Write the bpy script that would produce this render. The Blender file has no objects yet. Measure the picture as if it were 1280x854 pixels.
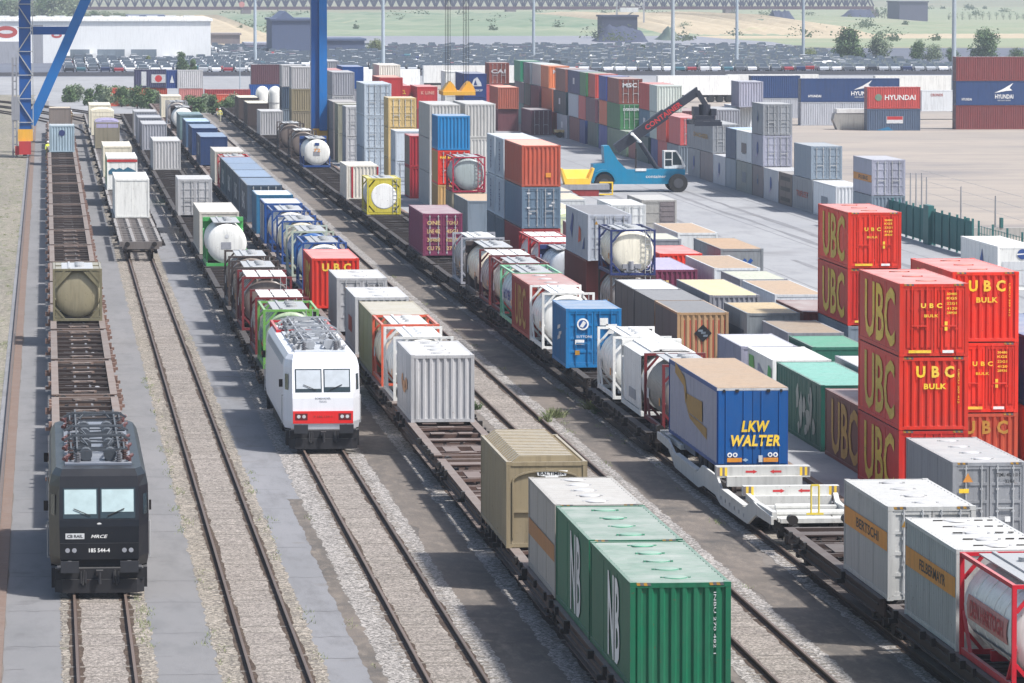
import bpy, math, random
from mathutils import Vector, Matrix
R = math.radians
SC = bpy.context.scene
COLL = SC.collection
# ------------------------------------------------------------------ camera
TH = math.atan(457/6400); PS = math.atan(583*math.cos(TH)/6400)
cam = bpy.data.cameras.new("camera"); cam.lens = 180; cam.sensor_width = 36
cam.clip_start = 1; cam.clip_end = 30000
co = bpy.data.objects.new("camera", cam); COLL.objects.link(co)
co.location = (0, 0, 18.45); co.rotation_euler = (math.pi/2-TH, 0, -PS)
SC.camera = co
# ------------------------------------------------------------------ daylight
EL, AZ = R(57), R(126)                     # azimuth clockwise from +Y
w = bpy.data.worlds.new("World"); SC.world = w; w.use_nodes = True
nt = w.node_tree; bg = nt.nodes['Background']
sky = nt.nodes.new('ShaderNodeTexSky'); sky.sky_type = 'NISHITA'; sky.sun_disc = False
sky.sun_elevation = EL; sky.sun_rotation = AZ; sky.dust_density = 3.0; sky.air_density = 1.2; sky.ozone_density = 1.0
nt.links.new(sky.outputs[0], bg.inputs[0]); bg.inputs[1].default_value = 0.115
sun = bpy.data.lights.new("sun", 'SUN'); sun.energy = 4.0; sun.angle = R(4); sun.color = (1, .97, .93)
so = bpy.data.objects.new("sun", sun); COLL.objects.link(so)
sd = Vector((math.sin(AZ)*math.cos(EL), math.cos(AZ)*math.cos(EL), math.sin(EL)))
so.rotation_euler = sd.to_track_quat('Z', 'Y').to_euler(); so.location = (200, -100, 300)
SC.view_settings.view_transform = 'Standard'; SC.view_settings.look = 'None'
SC.view_settings.exposure = 0.6; SC.view_settings.gamma = 1
SC.cycles.max_bounces = 5; SC.cycles.diffuse_bounces = 3; SC.cycles.glossy_bounces = 2; SC.cycles.volume_bounces = 0
rnd = random.Random(11)
# ------------------------------------------------------------------ materials
def lin(c):
    return tuple((x/255/12.92 if x/255 <= .04045 else ((x/255+.055)/1.055)**2.4) for x in c)
MATS = {}
def nodes(m):
    m.use_nodes = True
    return m.node_tree, m.node_tree.nodes['Principled BSDF']
def N(nt, t, **k):
    n = nt.nodes.new(t)
    for a, b in k.items():
        if a in n.inputs.keys(): n.inputs[a].default_value = b
        else: setattr(n, a, b)
    return n
def mixc(nt, fac, a, b, mode='MIX'):
    n = nt.nodes.new('ShaderNodeMix'); n.data_type = 'RGBA'; n.blend_type = mode
    for sock, v in ((n.inputs[0], fac), (n.inputs[6], a), (n.inputs[7], b)):
        if hasattr(v, 'links') or isinstance(v, bpy.types.NodeSocket): nt.links.new(v, sock)
        elif isinstance(v, tuple): sock.default_value = v+(1,) if len(v) == 3 else v
        else: sock.default_value = v
    return n.outputs[2]
def ramp(nt, src, p0, p1, c0=(0, 0, 0, 1), c1=(1, 1, 1, 1)):
    r = nt.nodes.new('ShaderNodeValToRGB'); e = r.color_ramp.elements
    e[0].position = p0; e[1].position = p1; e[0].color = c0; e[1].color = c1
    nt.links.new(src, r.inputs[0]); return r.outputs[0]
def paint(name, rgb, rough=.55, wear=.85, dust=.36, metal=0.0):
    """weathered paint: patchy fading, vertical grime and rust runs, dust settled on level faces"""
    if name in MATS: return MATS[name]
    m = bpy.data.materials.new(name); nt, b = nodes(m)
    c = lin(rgb) if max(rgb) > 1 else rgb
    tc = N(nt, 'ShaderNodeTexCoord'); oi = N(nt, 'ShaderNodeObjectInfo')
    off = N(nt, 'ShaderNodeVectorMath', operation='MULTIPLY_ADD'); 
    nt.links.new(oi.outputs['Random'], off.inputs[0]); off.inputs[1].default_value = (37, 91, 53)
    nt.links.new(tc.outputs['Object'], off.inputs[2])
    n1 = N(nt, 'ShaderNodeTexNoise', Scale=.9, Detail=5, Roughness=.62); nt.links.new(off.outputs[0], n1.inputs['Vector'])
    mp = N(nt, 'ShaderNodeMapping'); mp.inputs['Scale'].default_value = (5, 5, .45); nt.links.new(off.outputs[0], mp.inputs[0])
    n2 = N(nt, 'ShaderNodeTexNoise', Scale=1.0, Detail=6, Roughness=.7); nt.links.new(mp.outputs[0], n2.inputs['Vector'])
    n3 = N(nt, 'ShaderNodeTexNoise', Scale=7, Detail=4, Roughness=.7); nt.links.new(off.outputs[0], n3.inputs['Vector'])
    L = .2126*c[0]+.7152*c[1]+.0722*c[2]
    fade = tuple(min(.85, x*.85+L*.12+.006) for x in c)
    dark = tuple(x*.5+.006 for x in c)
    col = mixc(nt, ramp(nt, n1.outputs[0], .32, .72), c, fade)
    f = nt.nodes.new('ShaderNodeMath'); f.operation = 'MULTIPLY'; f.inputs[1].default_value = .75*wear
    nt.links.new(ramp(nt, n2.outputs[0], .47, .72), f.inputs[0])
    col = mixc(nt, f.outputs[0], col, dark)
    f2 = nt.nodes.new('ShaderNodeMath'); f2.operation = 'MULTIPLY'; f2.inputs[1].default_value = .8*wear
    nt.links.new(ramp(nt, n3.outputs[0], .64, .72), f2.inputs[0])
    col = mixc(nt, f2.outputs[0], col, (.115, .05, .026))
    hv = N(nt, 'ShaderNodeHueSaturation'); mr = N(nt, 'ShaderNodeMapRange'); 
    mr.inputs[3].default_value = .86; mr.inputs[4].default_value = 1.12
    nt.links.new(oi.outputs['Random'], mr.inputs[0]); nt.links.new(mr.outputs[0], hv.inputs['Value']); nt.links.new(col, hv.inputs['Color'])
    col = hv.outputs[0]
    ge = N(nt, 'ShaderNodeNewGeometry'); sx = N(nt, 'ShaderNodeSeparateXYZ'); nt.links.new(ge.outputs['Normal'], sx.inputs[0])
    d = N(nt, 'ShaderNodeMath', operation='MULTIPLY'); nt.links.new(ramp(nt, sx.outputs[2], .6, .95), d.inputs[0])
    d2 = N(nt, 'ShaderNodeMapRange'); d2.inputs[1].default_value = .3; d2.inputs[2].default_value = .75; d2.inputs[3].default_value = dust*.7; d2.inputs[4].default_value = dust*1.3
    nt.links.new(n1.outputs[0], d2.inputs[0]); nt.links.new(d2.outputs[0], d.inputs[1])
    col = mixc(nt, d.outputs[0], col, (.48, .475, .455))
    nt.links.new(col, b.inputs['Base Color'])
    b.inputs['Roughness'].default_value = rough; b.inputs['Metallic'].default_value = metal; b.inputs['Specular IOR Level'].default_value = .28
    bp = N(nt, 'ShaderNodeBump', Strength=.12, Distance=.06); nb = N(nt, 'ShaderNodeTexNoise', Scale=1.7, Detail=2); nt.links.new(off.outputs[0], nb.inputs['Vector']); nt.links.new(nb.outputs[0], bp.inputs['Height']); nt.links.new(bp.outputs[0], b.inputs['Normal'])
    MATS[name] = m; return m
def plain(name, rgb, rough=.6, metal=0.0, spec=.5):
    if name in MATS: return MATS[name]
    m = bpy.data.materials.new(name); nt, b = nodes(m); c = lin(rgb)
    tc = N(nt, 'ShaderNodeTexCoord'); n1 = N(nt, 'ShaderNodeTexNoise', Scale=4, Detail=4); nt.links.new(tc.outputs['Object'], n1.inputs['Vector'])
    nt.links.new(mixc(nt, ramp(nt, n1.outputs[0], .3, .75), c, tuple(x*.8+.01 for x in c)), b.inputs['Base Color'])
    b.inputs['Roughness'].default_value = rough; b.inputs['Metallic'].default_value = metal
    MATS[name] = m; return m
C = dict(olive=(118,112,88), olivetank=(140,132,108), paleblue=(150,170,182), taupe=(128,118,112), creamroof=(190,176,154), white=(226,226,222), leafgreen=(70,140,85),
 cream=(222,214,192), drab=(140,132,112), lilac=(165,158,190), red=(190,38,46), whitetank=(226,226,222), lime=(110,170,80), greentank=(170,190,160), darkred=(110,38,42), greytank=(170,165,162),
 dirtytank=(120,108,102), soot=(72,62,60), green=(70,165,85), creamgrey=(192,186,176), ltgrey=(176,176,178), grey2=(150,152,160), nbgreen=(10,100,70), warmgrey=(160,155,148),
 tan=(150,136,108), tan2=(150,140,112), orangefr=(205,88,60), creamtank=(222,212,190), ubc=(212,44,20), bluefr=(34,74,140), bluetank=(30,92,160), greenish=(176,186,170), royalblue=(10,74,146), palegrey=(198,200,203),
 tealblue=(38,110,150), slateblue=(66,82,100), bluegreyroof=(120,140,165), deepblue=(30,56,100), slateblue2=(70,98,130), paleblueroof=(165,190,210), tealgrey=(110,135,138),
 brightred=(196,22,44), ltgrey2=(178,178,176), ribtank=(150,146,140), brightblue=(0,112,172), fadered=(160,58,48), mint=(120,190,150), paletank=(196,206,216), purple=(122,48,82), yellowfr=(205,190,50), creamwhite=(214,208,196),
 grey3=(140,142,146), ubc2=(196,34,20), ubcfade=(178,74,48), orange=(200,80,45), brownred=(112,50,44), dkgreen=(14,84,72), aquaroof=(104,160,146), lilacgrey=(158,158,176), stripebrown=(176,142,104), greyroof=(124,124,126), darkgrey=(92,92,98),
 navyfr=(44,58,112), ivorytank=(228,222,204), ltgrey3=(168,174,184), stripedroof=(130,130,134), bluewhite=(215,220,226), rustorange=(178,84,62), palepink=(222,160,140), slatedoor=(100,122,142), darkred2=(150,52,52), slate2=(112,124,136), whiteblue=(190,200,210), whiteblue2=(172,184,196),
 tanroof=(176,150,122), crimson=(160,36,64), greytank2=(160,172,174), midblue=(20,116,172), vividred=(206,44,24), ochre=(178,142,88), crimson2=(176,38,50), sand=(206,178,120), olivegrey=(138,138,122), taupe2=(134,126,126), redbright=(190,48,50), navy2=(36,62,120), swapgrey=(140,142,150), swapgrey2=(128,134,138),
 whitegrey=(204,206,206), peachroof=(184,152,118), swapwhite=(206,210,214), greenishroof=(178,180,162), yellowroof=(206,186,140), yellowtan=(182,160,122), browntan=(142,124,104), dkgreen2=(30,92,76), seagreen=(74,140,114), purple2=(110,46,74), concretegrey=(156,154,150), mintgrey=(190,202,180), limepale=(214,222,180),
 greyE=(136,140,146), taupeE=(120,112,114), greyE2=(166,170,178), bluegreyE=(124,138,152), greenishE=(138,146,144), brownE=(104,92,88), whiteE=(204,208,212), navyE=(58,82,112), lilacE=(154,156,172), pinkred=(190,84,84), wine=(108,64,70), olivegreen=(104,128,110), cobalt=(40,72,136), tealdark=(56,88,88), cobalt2=(44,68,144), wine2=(132,74,74), greyD=(150,156,166), redD=(176,68,58), ltgreyD=(164,176,186), teal2=(60,120,120),
 palegreyD=(178,190,184), tealblue2=(44,98,124), brownD=(130,72,62), greenD=(62,120,78), orangeD=(196,96,58), wine3=(96,66,80), navygreen=(36,66,76), orangeD2=(178,98,66), tealgreen=(36,96,92), plumD=(96,70,86), redD2=(190,54,44), greenD2=(40,90,72), navyD=(46,64,104), brownD2=(122,78,70), orangeD3=(206,120,74), wine4=(100,56,62), greenD3=(28,122,90), wine5=(92,58,72), dustorange=(178,98,76),
 navy3=(42,66,110), brownred2=(122,62,62), slateblue3=(82,98,122), redfade=(186,72,66), plumnavy=(68,68,96), orangered=(196,82,56), fadepink=(188,122,116), plum3=(88,56,64),
 black=(26,28,34), amber=(170,112,52), yellow=(236,196,40), oldyellow=(172,128,40), sideyellow=(222,186,40), torn=(150,158,152), orange2=(214,138,36), whitepaint=(232,232,230))
def P(n, **k): return paint('paint_'+n+''.join('_%s%d' % (a, int(b*100)) for a, b in k.items()), C[n], **k)
STEEL = paint('dark_steel', (38, 34, 33), .7, .9, .08)
RUST = paint('rusty_steel', (128, 100, 88), .8, .9, .15)
WHEEL = paint('wheel_steel', (58, 48, 42), .6, .9, .1)
GALV = paint('galvanised', (168, 170, 172), .45, .4, .2)
GLASS = plain('window_glass', (40, 54, 60), .08)
RUBBER = plain('rubber', (34, 34, 36), .85)
# ------------------------------------------------------------------ mesh builder
class MB:
    def __init__(s): s.v = []; s.f = []; s.m = []; s.k = 0
    def q(s, vs, fs):
        o = len(s.v); s.v += [tuple(a) for a in vs]; s.f += [tuple(i+o for i in f) for f in fs]; s.m += [s.k]*len(fs); return s
    def box(s, x0, x1, y0, y1, z0, z1):
        return s.q([(x0,y0,z0),(x1,y0,z0),(x1,y1,z0),(x0,y1,z0),(x0,y0,z1),(x1,y0,z1),(x1,y1,z1),(x0,y1,z1)],
                   [(0,3,2,1),(4,5,6,7),(0,1,5,4),(1,2,6,5),(2,3,7,6),(3,0,4,7)])
    def bar(s, p, q, a, b=None):
        """square bar from p to q, sides a (level) and b"""
        b = b or a; p = Vector(p); q = Vector(q); d = (q-p).normalized()
        u = d.cross(Vector((0,0,1)))
        if u.length < 1e-3: u = Vector((1,0,0))
        u.normalize(); v = u.cross(d)
        c = [(-1,-1),(1,-1),(1,1),(-1,1)]
        return s.q([e+u*i*a/2+v*j*b/2 for e in (p,q) for i,j in c], [(3,2,1,0),(4,5,6,7),(0,1,5,4),(1,2,6,5),(2,3,7,6),(3,0,4,7)])
    def cyl(s, p, q, r, n=12, r2=None, caps=True):
        r2 = r if r2 is None else r2; p = Vector(p); q = Vector(q); d = (q-p).normalized()
        u = d.orthogonal().normalized(); v = d.cross(u)
        vs = [e+(u*math.cos(2*math.pi*i/n)+v*math.sin(2*math.pi*i/n))*rr for e, rr in ((p,r),(q,r2)) for i in range(n)]
        fs = [(i,(i+1)%n,n+(i+1)%n,n+i) for i in range(n)]
        if caps: fs += [tuple(range(n-1,-1,-1)), tuple(range(n,2*n))]
        return s.q(vs, fs)
    def lathe_y(s, prof, n=24, x=0, z=0):
        """revolve (y, r) about an axis along y through (x, z)"""
        vs = []; k = len(prof)
        for y, r in prof:
            vs += [(x+r*math.cos(2*math.pi*i/n), y, z+r*math.sin(2*math.pi*i/n)) for i in range(n)]
        fs = [(a*n+i, (a+1)*n+i, (a+1)*n+(i+1)%n, a*n+(i+1)%n) for a in range(k-1) for i in range(n)]
        fs += [tuple(range(n)), tuple(range(k*n-1, (k-1)*n-1, -1))]
        return s.q(vs, fs)
    def prism(s, poly, axis, a, b):
        """polygon of 2-D points extruded along axis ('x','y','z') from a to b"""
        def p3(p, t): return {'x': (t,p[0],p[1]), 'y': (p[0],t,p[1]), 'z': (p[0],p[1],t)}[axis]
        n = len(poly)
        return s.q([p3(p,a) for p in poly]+[p3(p,b) for p in poly],
                   [tuple(range(n-1,-1,-1)), tuple(range(n,2*n))]+[(i,(i+1)%n,n+(i+1)%n,n+i) for i in range(n)])
    def ribs(s, axis, pos, u0, u1, z0, z1, depth, period, out):
        """corrugated sheet: runs along u, stands from z0 to z1; axis 'x' means the sheet faces x"""
        n = max(1, round((u1-u0)/period)); p = (u1-u0)/n; pts = []
        for i in range(n):
            a = u0+i*p
            pts += [(a, 0), (a+p*.18, depth), (a+p*.5, depth), (a+p*.68, 0)]
        pts.append((u1, 0))
        vs = []
        for zz in (z0, z1):
            for u, d in pts:
                vs.append((pos+out*d, u, zz) if axis == 'x' else (u, pos+out*d, zz))
        k = len(pts); fl = (axis == 'x') == (out > 0)
        return s.q(vs, [((i,i+1,k+i+1,k+i) if fl else (k+i,k+i+1,i+1,i)) for i in range(k-1)])
    def mesh(s, name, smooth=False):
        m = bpy.data.meshes.new(name); m.from_pydata(s.v, [], s.f)
        if max(s.m, default=0) > 0:
            m.polygons.foreach_set('material_index', s.m)
        if smooth: m.shade_smooth(); m.set_sharp_from_angle(angle=R(35))
        m.update(); return m
CACHE = {}
def cached(key, fn, smooth=False):
    if key not in CACHE: CACHE[key] = fn().mesh(key[0], smooth)
    return CACHE[key]
def put(name, me, mat, parent=None, loc=(0,0,0), rot=(0,0,0), scale=None):
    o = bpy.data.objects.new(name, me); COLL.objects.link(o)
    mats = mat if isinstance(mat, (list, tuple)) else [mat]
    while len(me.materials) < len(mats): me.materials.append(None)
    for i, mt in enumerate(mats): o.material_slots[i].link = 'OBJECT'; o.material_slots[i].material = mt
    o.location = loc; o.rotation_euler = rot
    if scale: o.scale = scale
    if parent: o.parent = parent
    return o
def empty(name, loc, rz=0):
    o = bpy.data.objects.new(name, None); COLL.objects.link(o); o.location = loc; o.rotation_euler = (0,0,rz); return o
def tag(o, label=None, cat=None, group=None, kind=None):
    if label: o['label'] = label
    if cat: o['category'] = cat
    if group: o['group'] = group
    if kind: o['kind'] = kind
    return o
def copy_tree(o, parent=None):
    c = o.copy(); COLL.objects.link(c)
    if parent: c.parent = parent
    for ch in list(o.children): copy_tree(ch, c)
    return c
TXT = {}
def text_mesh(s, bold=True, shear=0):   # bold 2: heavy, wide set
    k = (s, bold, shear)
    if k not in TXT:
        cu = bpy.data.curves.new('lettering', 'FONT'); cu.body = s; cu.size = 1; cu.extrude = .0; cu.resolution_u = 2
        cu.offset = .04 if bold == 2 else .02 if bold else 0; cu.space_character = 1.12 if bold == 2 else 1; cu.shear = shear
        ob = bpy.data.objects.new('lettering', cu)
        me = bpy.data.meshes.new_from_object(ob)
        xs = [v.co.x for v in me.vertices]; ys = [v.co.y for v in me.vertices]
        x0, x1, y0, y1 = min(xs), max(xs), min(ys), max(ys)
        for v in me.vertices: v.co = ((v.co.x-(x0+x1)/2)/(x1-x0), (v.co.y-(y0+y1)/2)/(y1-y0), 0)
        bpy.data.objects.remove(ob); me.materials.clear(); TXT[k] = me
    return TXT[k]
FACE = {'front': (R(90),0,0), 'left': (R(90),0,R(-90)), 'back': (R(90),0,R(180)), 'right': (R(90),0,R(90)), 'top': (0,0,0)}
def letter(parent, s, face, loc, wd, ht, mat, bold=True, shear=0, name='lettering', turn=0):
    rot = FACE[face]
    o = put(name, text_mesh(s, bold, shear), mat, parent, loc, rot, (wd, ht, 1))
    if turn:
        o.rotation_euler = (Matrix.Rotation(rot[2],3,'Z') @ Matrix.Rotation(rot[0],3,'X') @ Matrix.Rotation(turn,3,'Z')).to_euler()
    return o
def flatshape(polys, name='emblem'):
    mb = MB()
    for p in polys:
        mb.q([(x,y,0) for x,y in p], [tuple(range(len(p)))])
    return mb
def circ(r, n=20, cx=0, cy=0, a0=0, a1=2*math.pi):
    return [(cx+r*math.cos(a0+(a1-a0)*i/(n if a1-a0 > 6.2 else n-1)), cy+r*math.sin(a0+(a1-a0)*i/(n if a1-a0 > 6.2 else n-1))) for i in range(n)]
def decal(parent, polys, face, loc, mat, name='emblem'):
    return put(name, flatshape(polys).mesh(name), mat, parent, loc, FACE[face])
HAZE = .00018
# ------------------------------------------------------------------ ground materials
def ground_mat(name, c1, c2, c3=None, scale=.25, stretch=(1,1,1), rough=.9, speck=None, bump=0.0, bscale=20, spots=None):
    m = bpy.data.materials.new(name); nt, b = nodes(m)
    tc = N(nt, 'ShaderNodeTexCoord'); mp = N(nt, 'ShaderNodeMapping'); mp.inputs['Scale'].default_value = stretch
    nt.links.new(tc.outputs['Object'], mp.inputs[0])
    n1 = N(nt, 'ShaderNodeTexNoise', Scale=scale, Detail=8, Roughness=.65); nt.links.new(mp.outputs[0], n1.inputs['Vector'])
    n2 = N(nt, 'ShaderNodeTexNoise', Scale=scale*7.3, Detail=6, Roughness=.7); nt.links.new(mp.outputs[0], n2.inputs['Vector'])
    col = mixc(nt, ramp(nt, n1.outputs[0], .36, .64), lin(c1), lin(c2))
    col = mixc(nt, ramp(nt, n2.outputs[0], .48, .72), col, lin(c3 or c1))
    if spots:
        n4 = N(nt, 'ShaderNodeTexNoise', Scale=spots[1], Detail=5, Roughness=.6); nt.links.new(tc.outputs['Object'], n4.inputs['Vector'])
        col = mixc(nt, ramp(nt, n4.outputs[0], spots[2], spots[2]+.16), col, lin(spots[0]))
    if speck:
        n6 = N(nt, 'ShaderNodeTexNoise', Scale=speck[0]*2.2, Detail=2); nt.links.new(tc.outputs['Object'], n6.inputs['Vector'])
        col = mixc(nt, ramp(nt, n6.outputs[0], .52, .66), col, tuple(x*.5 for x in lin(c2)))
        v = N(nt, 'ShaderNodeTexVoronoi', Scale=speck[0]); nt.links.new(tc.outputs['Object'], v.inputs['Vector'])
        sx = N(nt, 'ShaderNodeSeparateXYZ'); nt.links.new(v.outputs['Color'], sx.inputs[0])
        mr = N(nt, 'ShaderNodeMapRange'); mr.inputs[3].default_value = 1-speck[1]; mr.inputs[4].default_value = 1+speck[1]
        nt.links.new(sx.outputs[0], mr.inputs[0]); hv = N(nt, 'ShaderNodeHueSaturation'); nt.links.new(mr.outputs[0], hv.inputs['Value']); nt.links.new(col, hv.inputs['Color']); col = hv.outputs[0]
        bp = N(nt, 'ShaderNodeBump', Strength=speck[2], Distance=.05); nt.links.new(v.outputs['Distance'], bp.inputs['Height']); nt.links.new(bp.outputs[0], b.inputs['Normal'])
    elif bump:
        bp = N(nt, 'ShaderNodeBump', Strength=bump, Distance=.04); n5 = N(nt, 'ShaderNodeTexNoise', Scale=bscale, Detail=3); nt.links.new(tc.outputs['Object'], n5.inputs['Vector']); nt.links.new(n5.outputs[0], bp.inputs['Height']); nt.links.new(bp.outputs[0], b.inputs['Normal'])
    nt.links.new(col, b.inputs['Base Color']); b.inputs['Roughness'].default_value = rough; b.inputs['Specular IOR Level'].default_value = .25
    return m
M_LAND = ground_mat('meadow', (118,126,100), (154,146,124), (106,118,92), .012)
M_ASPH = ground_mat('worn_asphalt', (115,115,116), (126,125,126), (108,108,109), .12, (1,.25,1), bump=.25, bscale=40, spots=((98,97,98), .5, .62))
M_ASPH2 = ground_mat('patched_asphalt', (118,119,122), (129,129,132), (108,108,110), .15, (1,.2,1), bump=.25, bscale=40, spots=((104,98,93), .4, .6))
M_CONC = ground_mat('pale_concrete', (140,141,144), (151,152,154), (130,131,134), .05, (1,.35,1), bump=.15, bscale=30, spots=((122,121,122), .06, .60))
M_BROWN = ground_mat('brown_ballast', (142,135,128), (128,121,115), (152,145,138), .35, speck=(17,.6,.2))
M_GREY = ground_mat('grey_ballast', (146,142,138), (132,128,124), (156,151,147), .5, speck=(15,.75,.2))
M_MIX = ground_mat('mixed_ballast', (142,134,124), (126,120,110), (150,144,136), .35, speck=(15,.72,.2), spots=((96,112,72), .5, .66))
M_DIRT = ground_mat('trodden_dirt', (100,95,91), (122,115,108), (86,82,79), .22, (1,.35,1), bump=.5, bscale=14, spots=((138,130,121), .14, .6))
M_DIRT2 = ground_mat('brown_dirt', (112,104,97), (88,84,80), (126,117,108), .3, (1,.3,1), bump=.5, bscale=16, spots=((76,74,73), .25, .58))
M_SAND = ground_mat('sandy_yard', (146,139,132), (160,150,140), (134,128,124), .03, (.35,1,1), bump=.2, bscale=6, spots=((126,122,121), .03, .54))
M_VERGE = ground_mat('verge', (140,134,122), (126,121,111), (112,114,92), .18, (1,.12,1), speck=(7,.4,.3), spots=((104,112,78), .3, .62))
M_WATER = ground_mat('river_water', (138,136,142), (146,143,148), (130,130,138), .02, (.2,1,1), rough=.35)
M_FARASPH = ground_mat('dark_apron', (92,96,108), (104,108,118), (84,88,100), .02)
M_GRASS = ground_mat('dike_grass', (102,124,100), (146,150,128), (116,132,106), .02, (.5,1,1), spots=((196,184,150), .012, .60))
M_GREEN = ground_mat('river_meadow', (130,142,114), (150,150,126), (118,132,104), .015, (.4,1,1), spots=((188,180,140), .02, .64))
M_DUNE = ground_mat('pale_sand', (182,168,142), (166,152,128), (190,178,154), .03, (.5,1,1), spots=((160,160,120), .03, .66))
def sheet(name, x0, x1, y0, y1, z, mat, jit=0.0, step=1.0, kind='structure'):
    m = MB()
    if jit:
        n = max(2, int((y1-y0)/step)); r = random.Random(hash((x0, y0)) & 255); vs = []; a = b = 0
        for i in range(n+1):
            a = a*.6+r.uniform(-jit, jit); b = b*.6+r.uniform(-jit, jit); y = y0+(y1-y0)*i/n
            vs += [(x0+a, y, z), (x1+b, y, z)]
        m.q(vs, [(2*i, 2*i+1, 2*i+3, 2*i+2) for i in range(n)])
    else: m.q([(x0,y0,z),(x1,y0,z),(x1,y1,z),(x0,y1,z)], [(0,1,2,3)])
    return tag(put(name, m.mesh(name), mat), kind=kind)
sheet('ground', -9000, 9000, -400, 14000, 0, M_LAND)
sheet('yard_ground', -3, 33, 60, 780, .004, M_DIRT)
sheet('verge', -60, -1.75, 60, 800, .008, M_VERGE, .12, 2)
sheet('path', -1.28, .35, 60, 760, .009, M_ASPH, .05, 2)
sheet('path', 2.75, 4.6, 60, 640, .009, M_ASPH)
sheet('path', 7.2, 8.9, 60, 620, .009, M_ASPH2)
sheet('dirt_strip', 8.4, 8.93, 80, 180, .0115, M_DIRT2, .05, .5); sheet('dirt_strip', 12.05, 13.9, 80, 420, .0105, M_DIRT2, .2, 1.2); sheet('dirt_strip', 21.0, 22.6, 80, 420, .0105, M_DIRT2, .15, 1.2)
sheet('paved_yard', 27.6, 66, 60, 690, .008, M_CONC)
sheet('sandy_yard', 62.3, 400, 150, 870, .012, M_SAND, .5, 5)
sheet('apron', -40, 500, 690, 965, .006, M_CONC)
sheet('vehicle_yard', -60, 330, 944, 1300, .010, M_FARASPH)
m = MB(); r = random.Random(2)
for xa, xb in ((-1.2,.3),(2.85,4.5),(7.3,8.8)):
    y = 112.0
    while y < 330:
        y += r.uniform(4, 9); pts = [(xa+(xb-xa)*i/6, y+r.uniform(-.12,.12)) for i in range(7)]
        if r.random() < .45: pts = pts[:r.randint(3,5)]
        q = r.uniform(.012,.03)
        for a, b in zip(pts, pts[1:]): m.q([(a[0],a[1]-q,.0125),(b[0],b[1]-q,.0125),(b[0],b[1]+q,.0125),(a[0],a[1]+q,.0125)], [(0,1,2,3)])
tag(put('path_cracks', m.mesh('path_cracks'), ground_mat('crack_grime', (84,83,84), (92,91,92), (78,77,78), .6)), kind='structure')
# far side of the port: river, dikes, sand
def terrain(name, x0, x1, y0, y1, prof, mat, seed=0, z=.0):
    """a gentle rise: prof lists (share of depth, height)"""
    r = random.Random(seed); nx = 40; m = MB(); vs = []
    hs = [r.uniform(.75, 1.2) for _ in range(nx+1)]
    for s, h in prof:
        for i in range(nx+1):
            e = min(1, i/4, (nx-i)/4); vs.append((x0+(x1-x0)*i/nx, y0+(y1-y0)*s+r.uniform(-6,6), z+h*hs[i]*e))
    k = nx+1
    m.q(vs, [(a*k+i, a*k+i+1, (a+1)*k+i+1, (a+1)*k+i) for a in range(len(prof)-1) for i in range(nx)])
    return tag(put(name, m.mesh(name, True), mat), kind='structure')
for x in (38.5, 45.2, 51.9, 57.4): sheet('paving_joint', x, x+.1, 120, 690, .0125, M_ASPH2)
for x, y0, y1 in ((48.1,210,330),(49.9,210,330),(52.6,300,440),(54.3,300,440),(47.2,360,470),(55.6,240,300)): sheet('tyre_track', x, x+.45, y0, y1, .0135, M_ASPH2, .12, 4)
sheet('river', 55, 200, 1345, 1575, .02, M_WATER, 6, 60)
sheet('sand_flat', -100, 66, 1330, 2200, .016, M_DUNE, 5, 40)
sheet('sand_flat', 190, 420, 1500, 1690, .018, M_DUNE, 6, 25)
sheet('meadow', 185, 700, 1690, 3000, .014, M_GREEN, 6, 40)
sheet('meadow', 150, 700, 1320, 1500, .015, M_GREEN, 6, 25)
terrain('dike', 62, 245, 1570, 2250, [(0,0),(.12,1.2),(.3,2.5),(.6,3.0),(1,2.4)], M_GRASS, 3)
terrain('sand_bank', 190, 262, 1580, 2150, [(0,.03),(.1,2.4),(.35,4.2),(.7,4.0),(1,2)], M_DUNE, 5)
terrain('sand_bank', 12, 70, 1400, 2100, [(0,.03),(.2,1.5),(.45,2.6),(.75,3.4),(1,2)], M_DUNE, 8)
terrain('meadow', 235, 330, 1620, 2200, [(0,.02),(.2,1.2),(.6,2.0),(1,1.5)], M_GREEN, 9)
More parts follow.
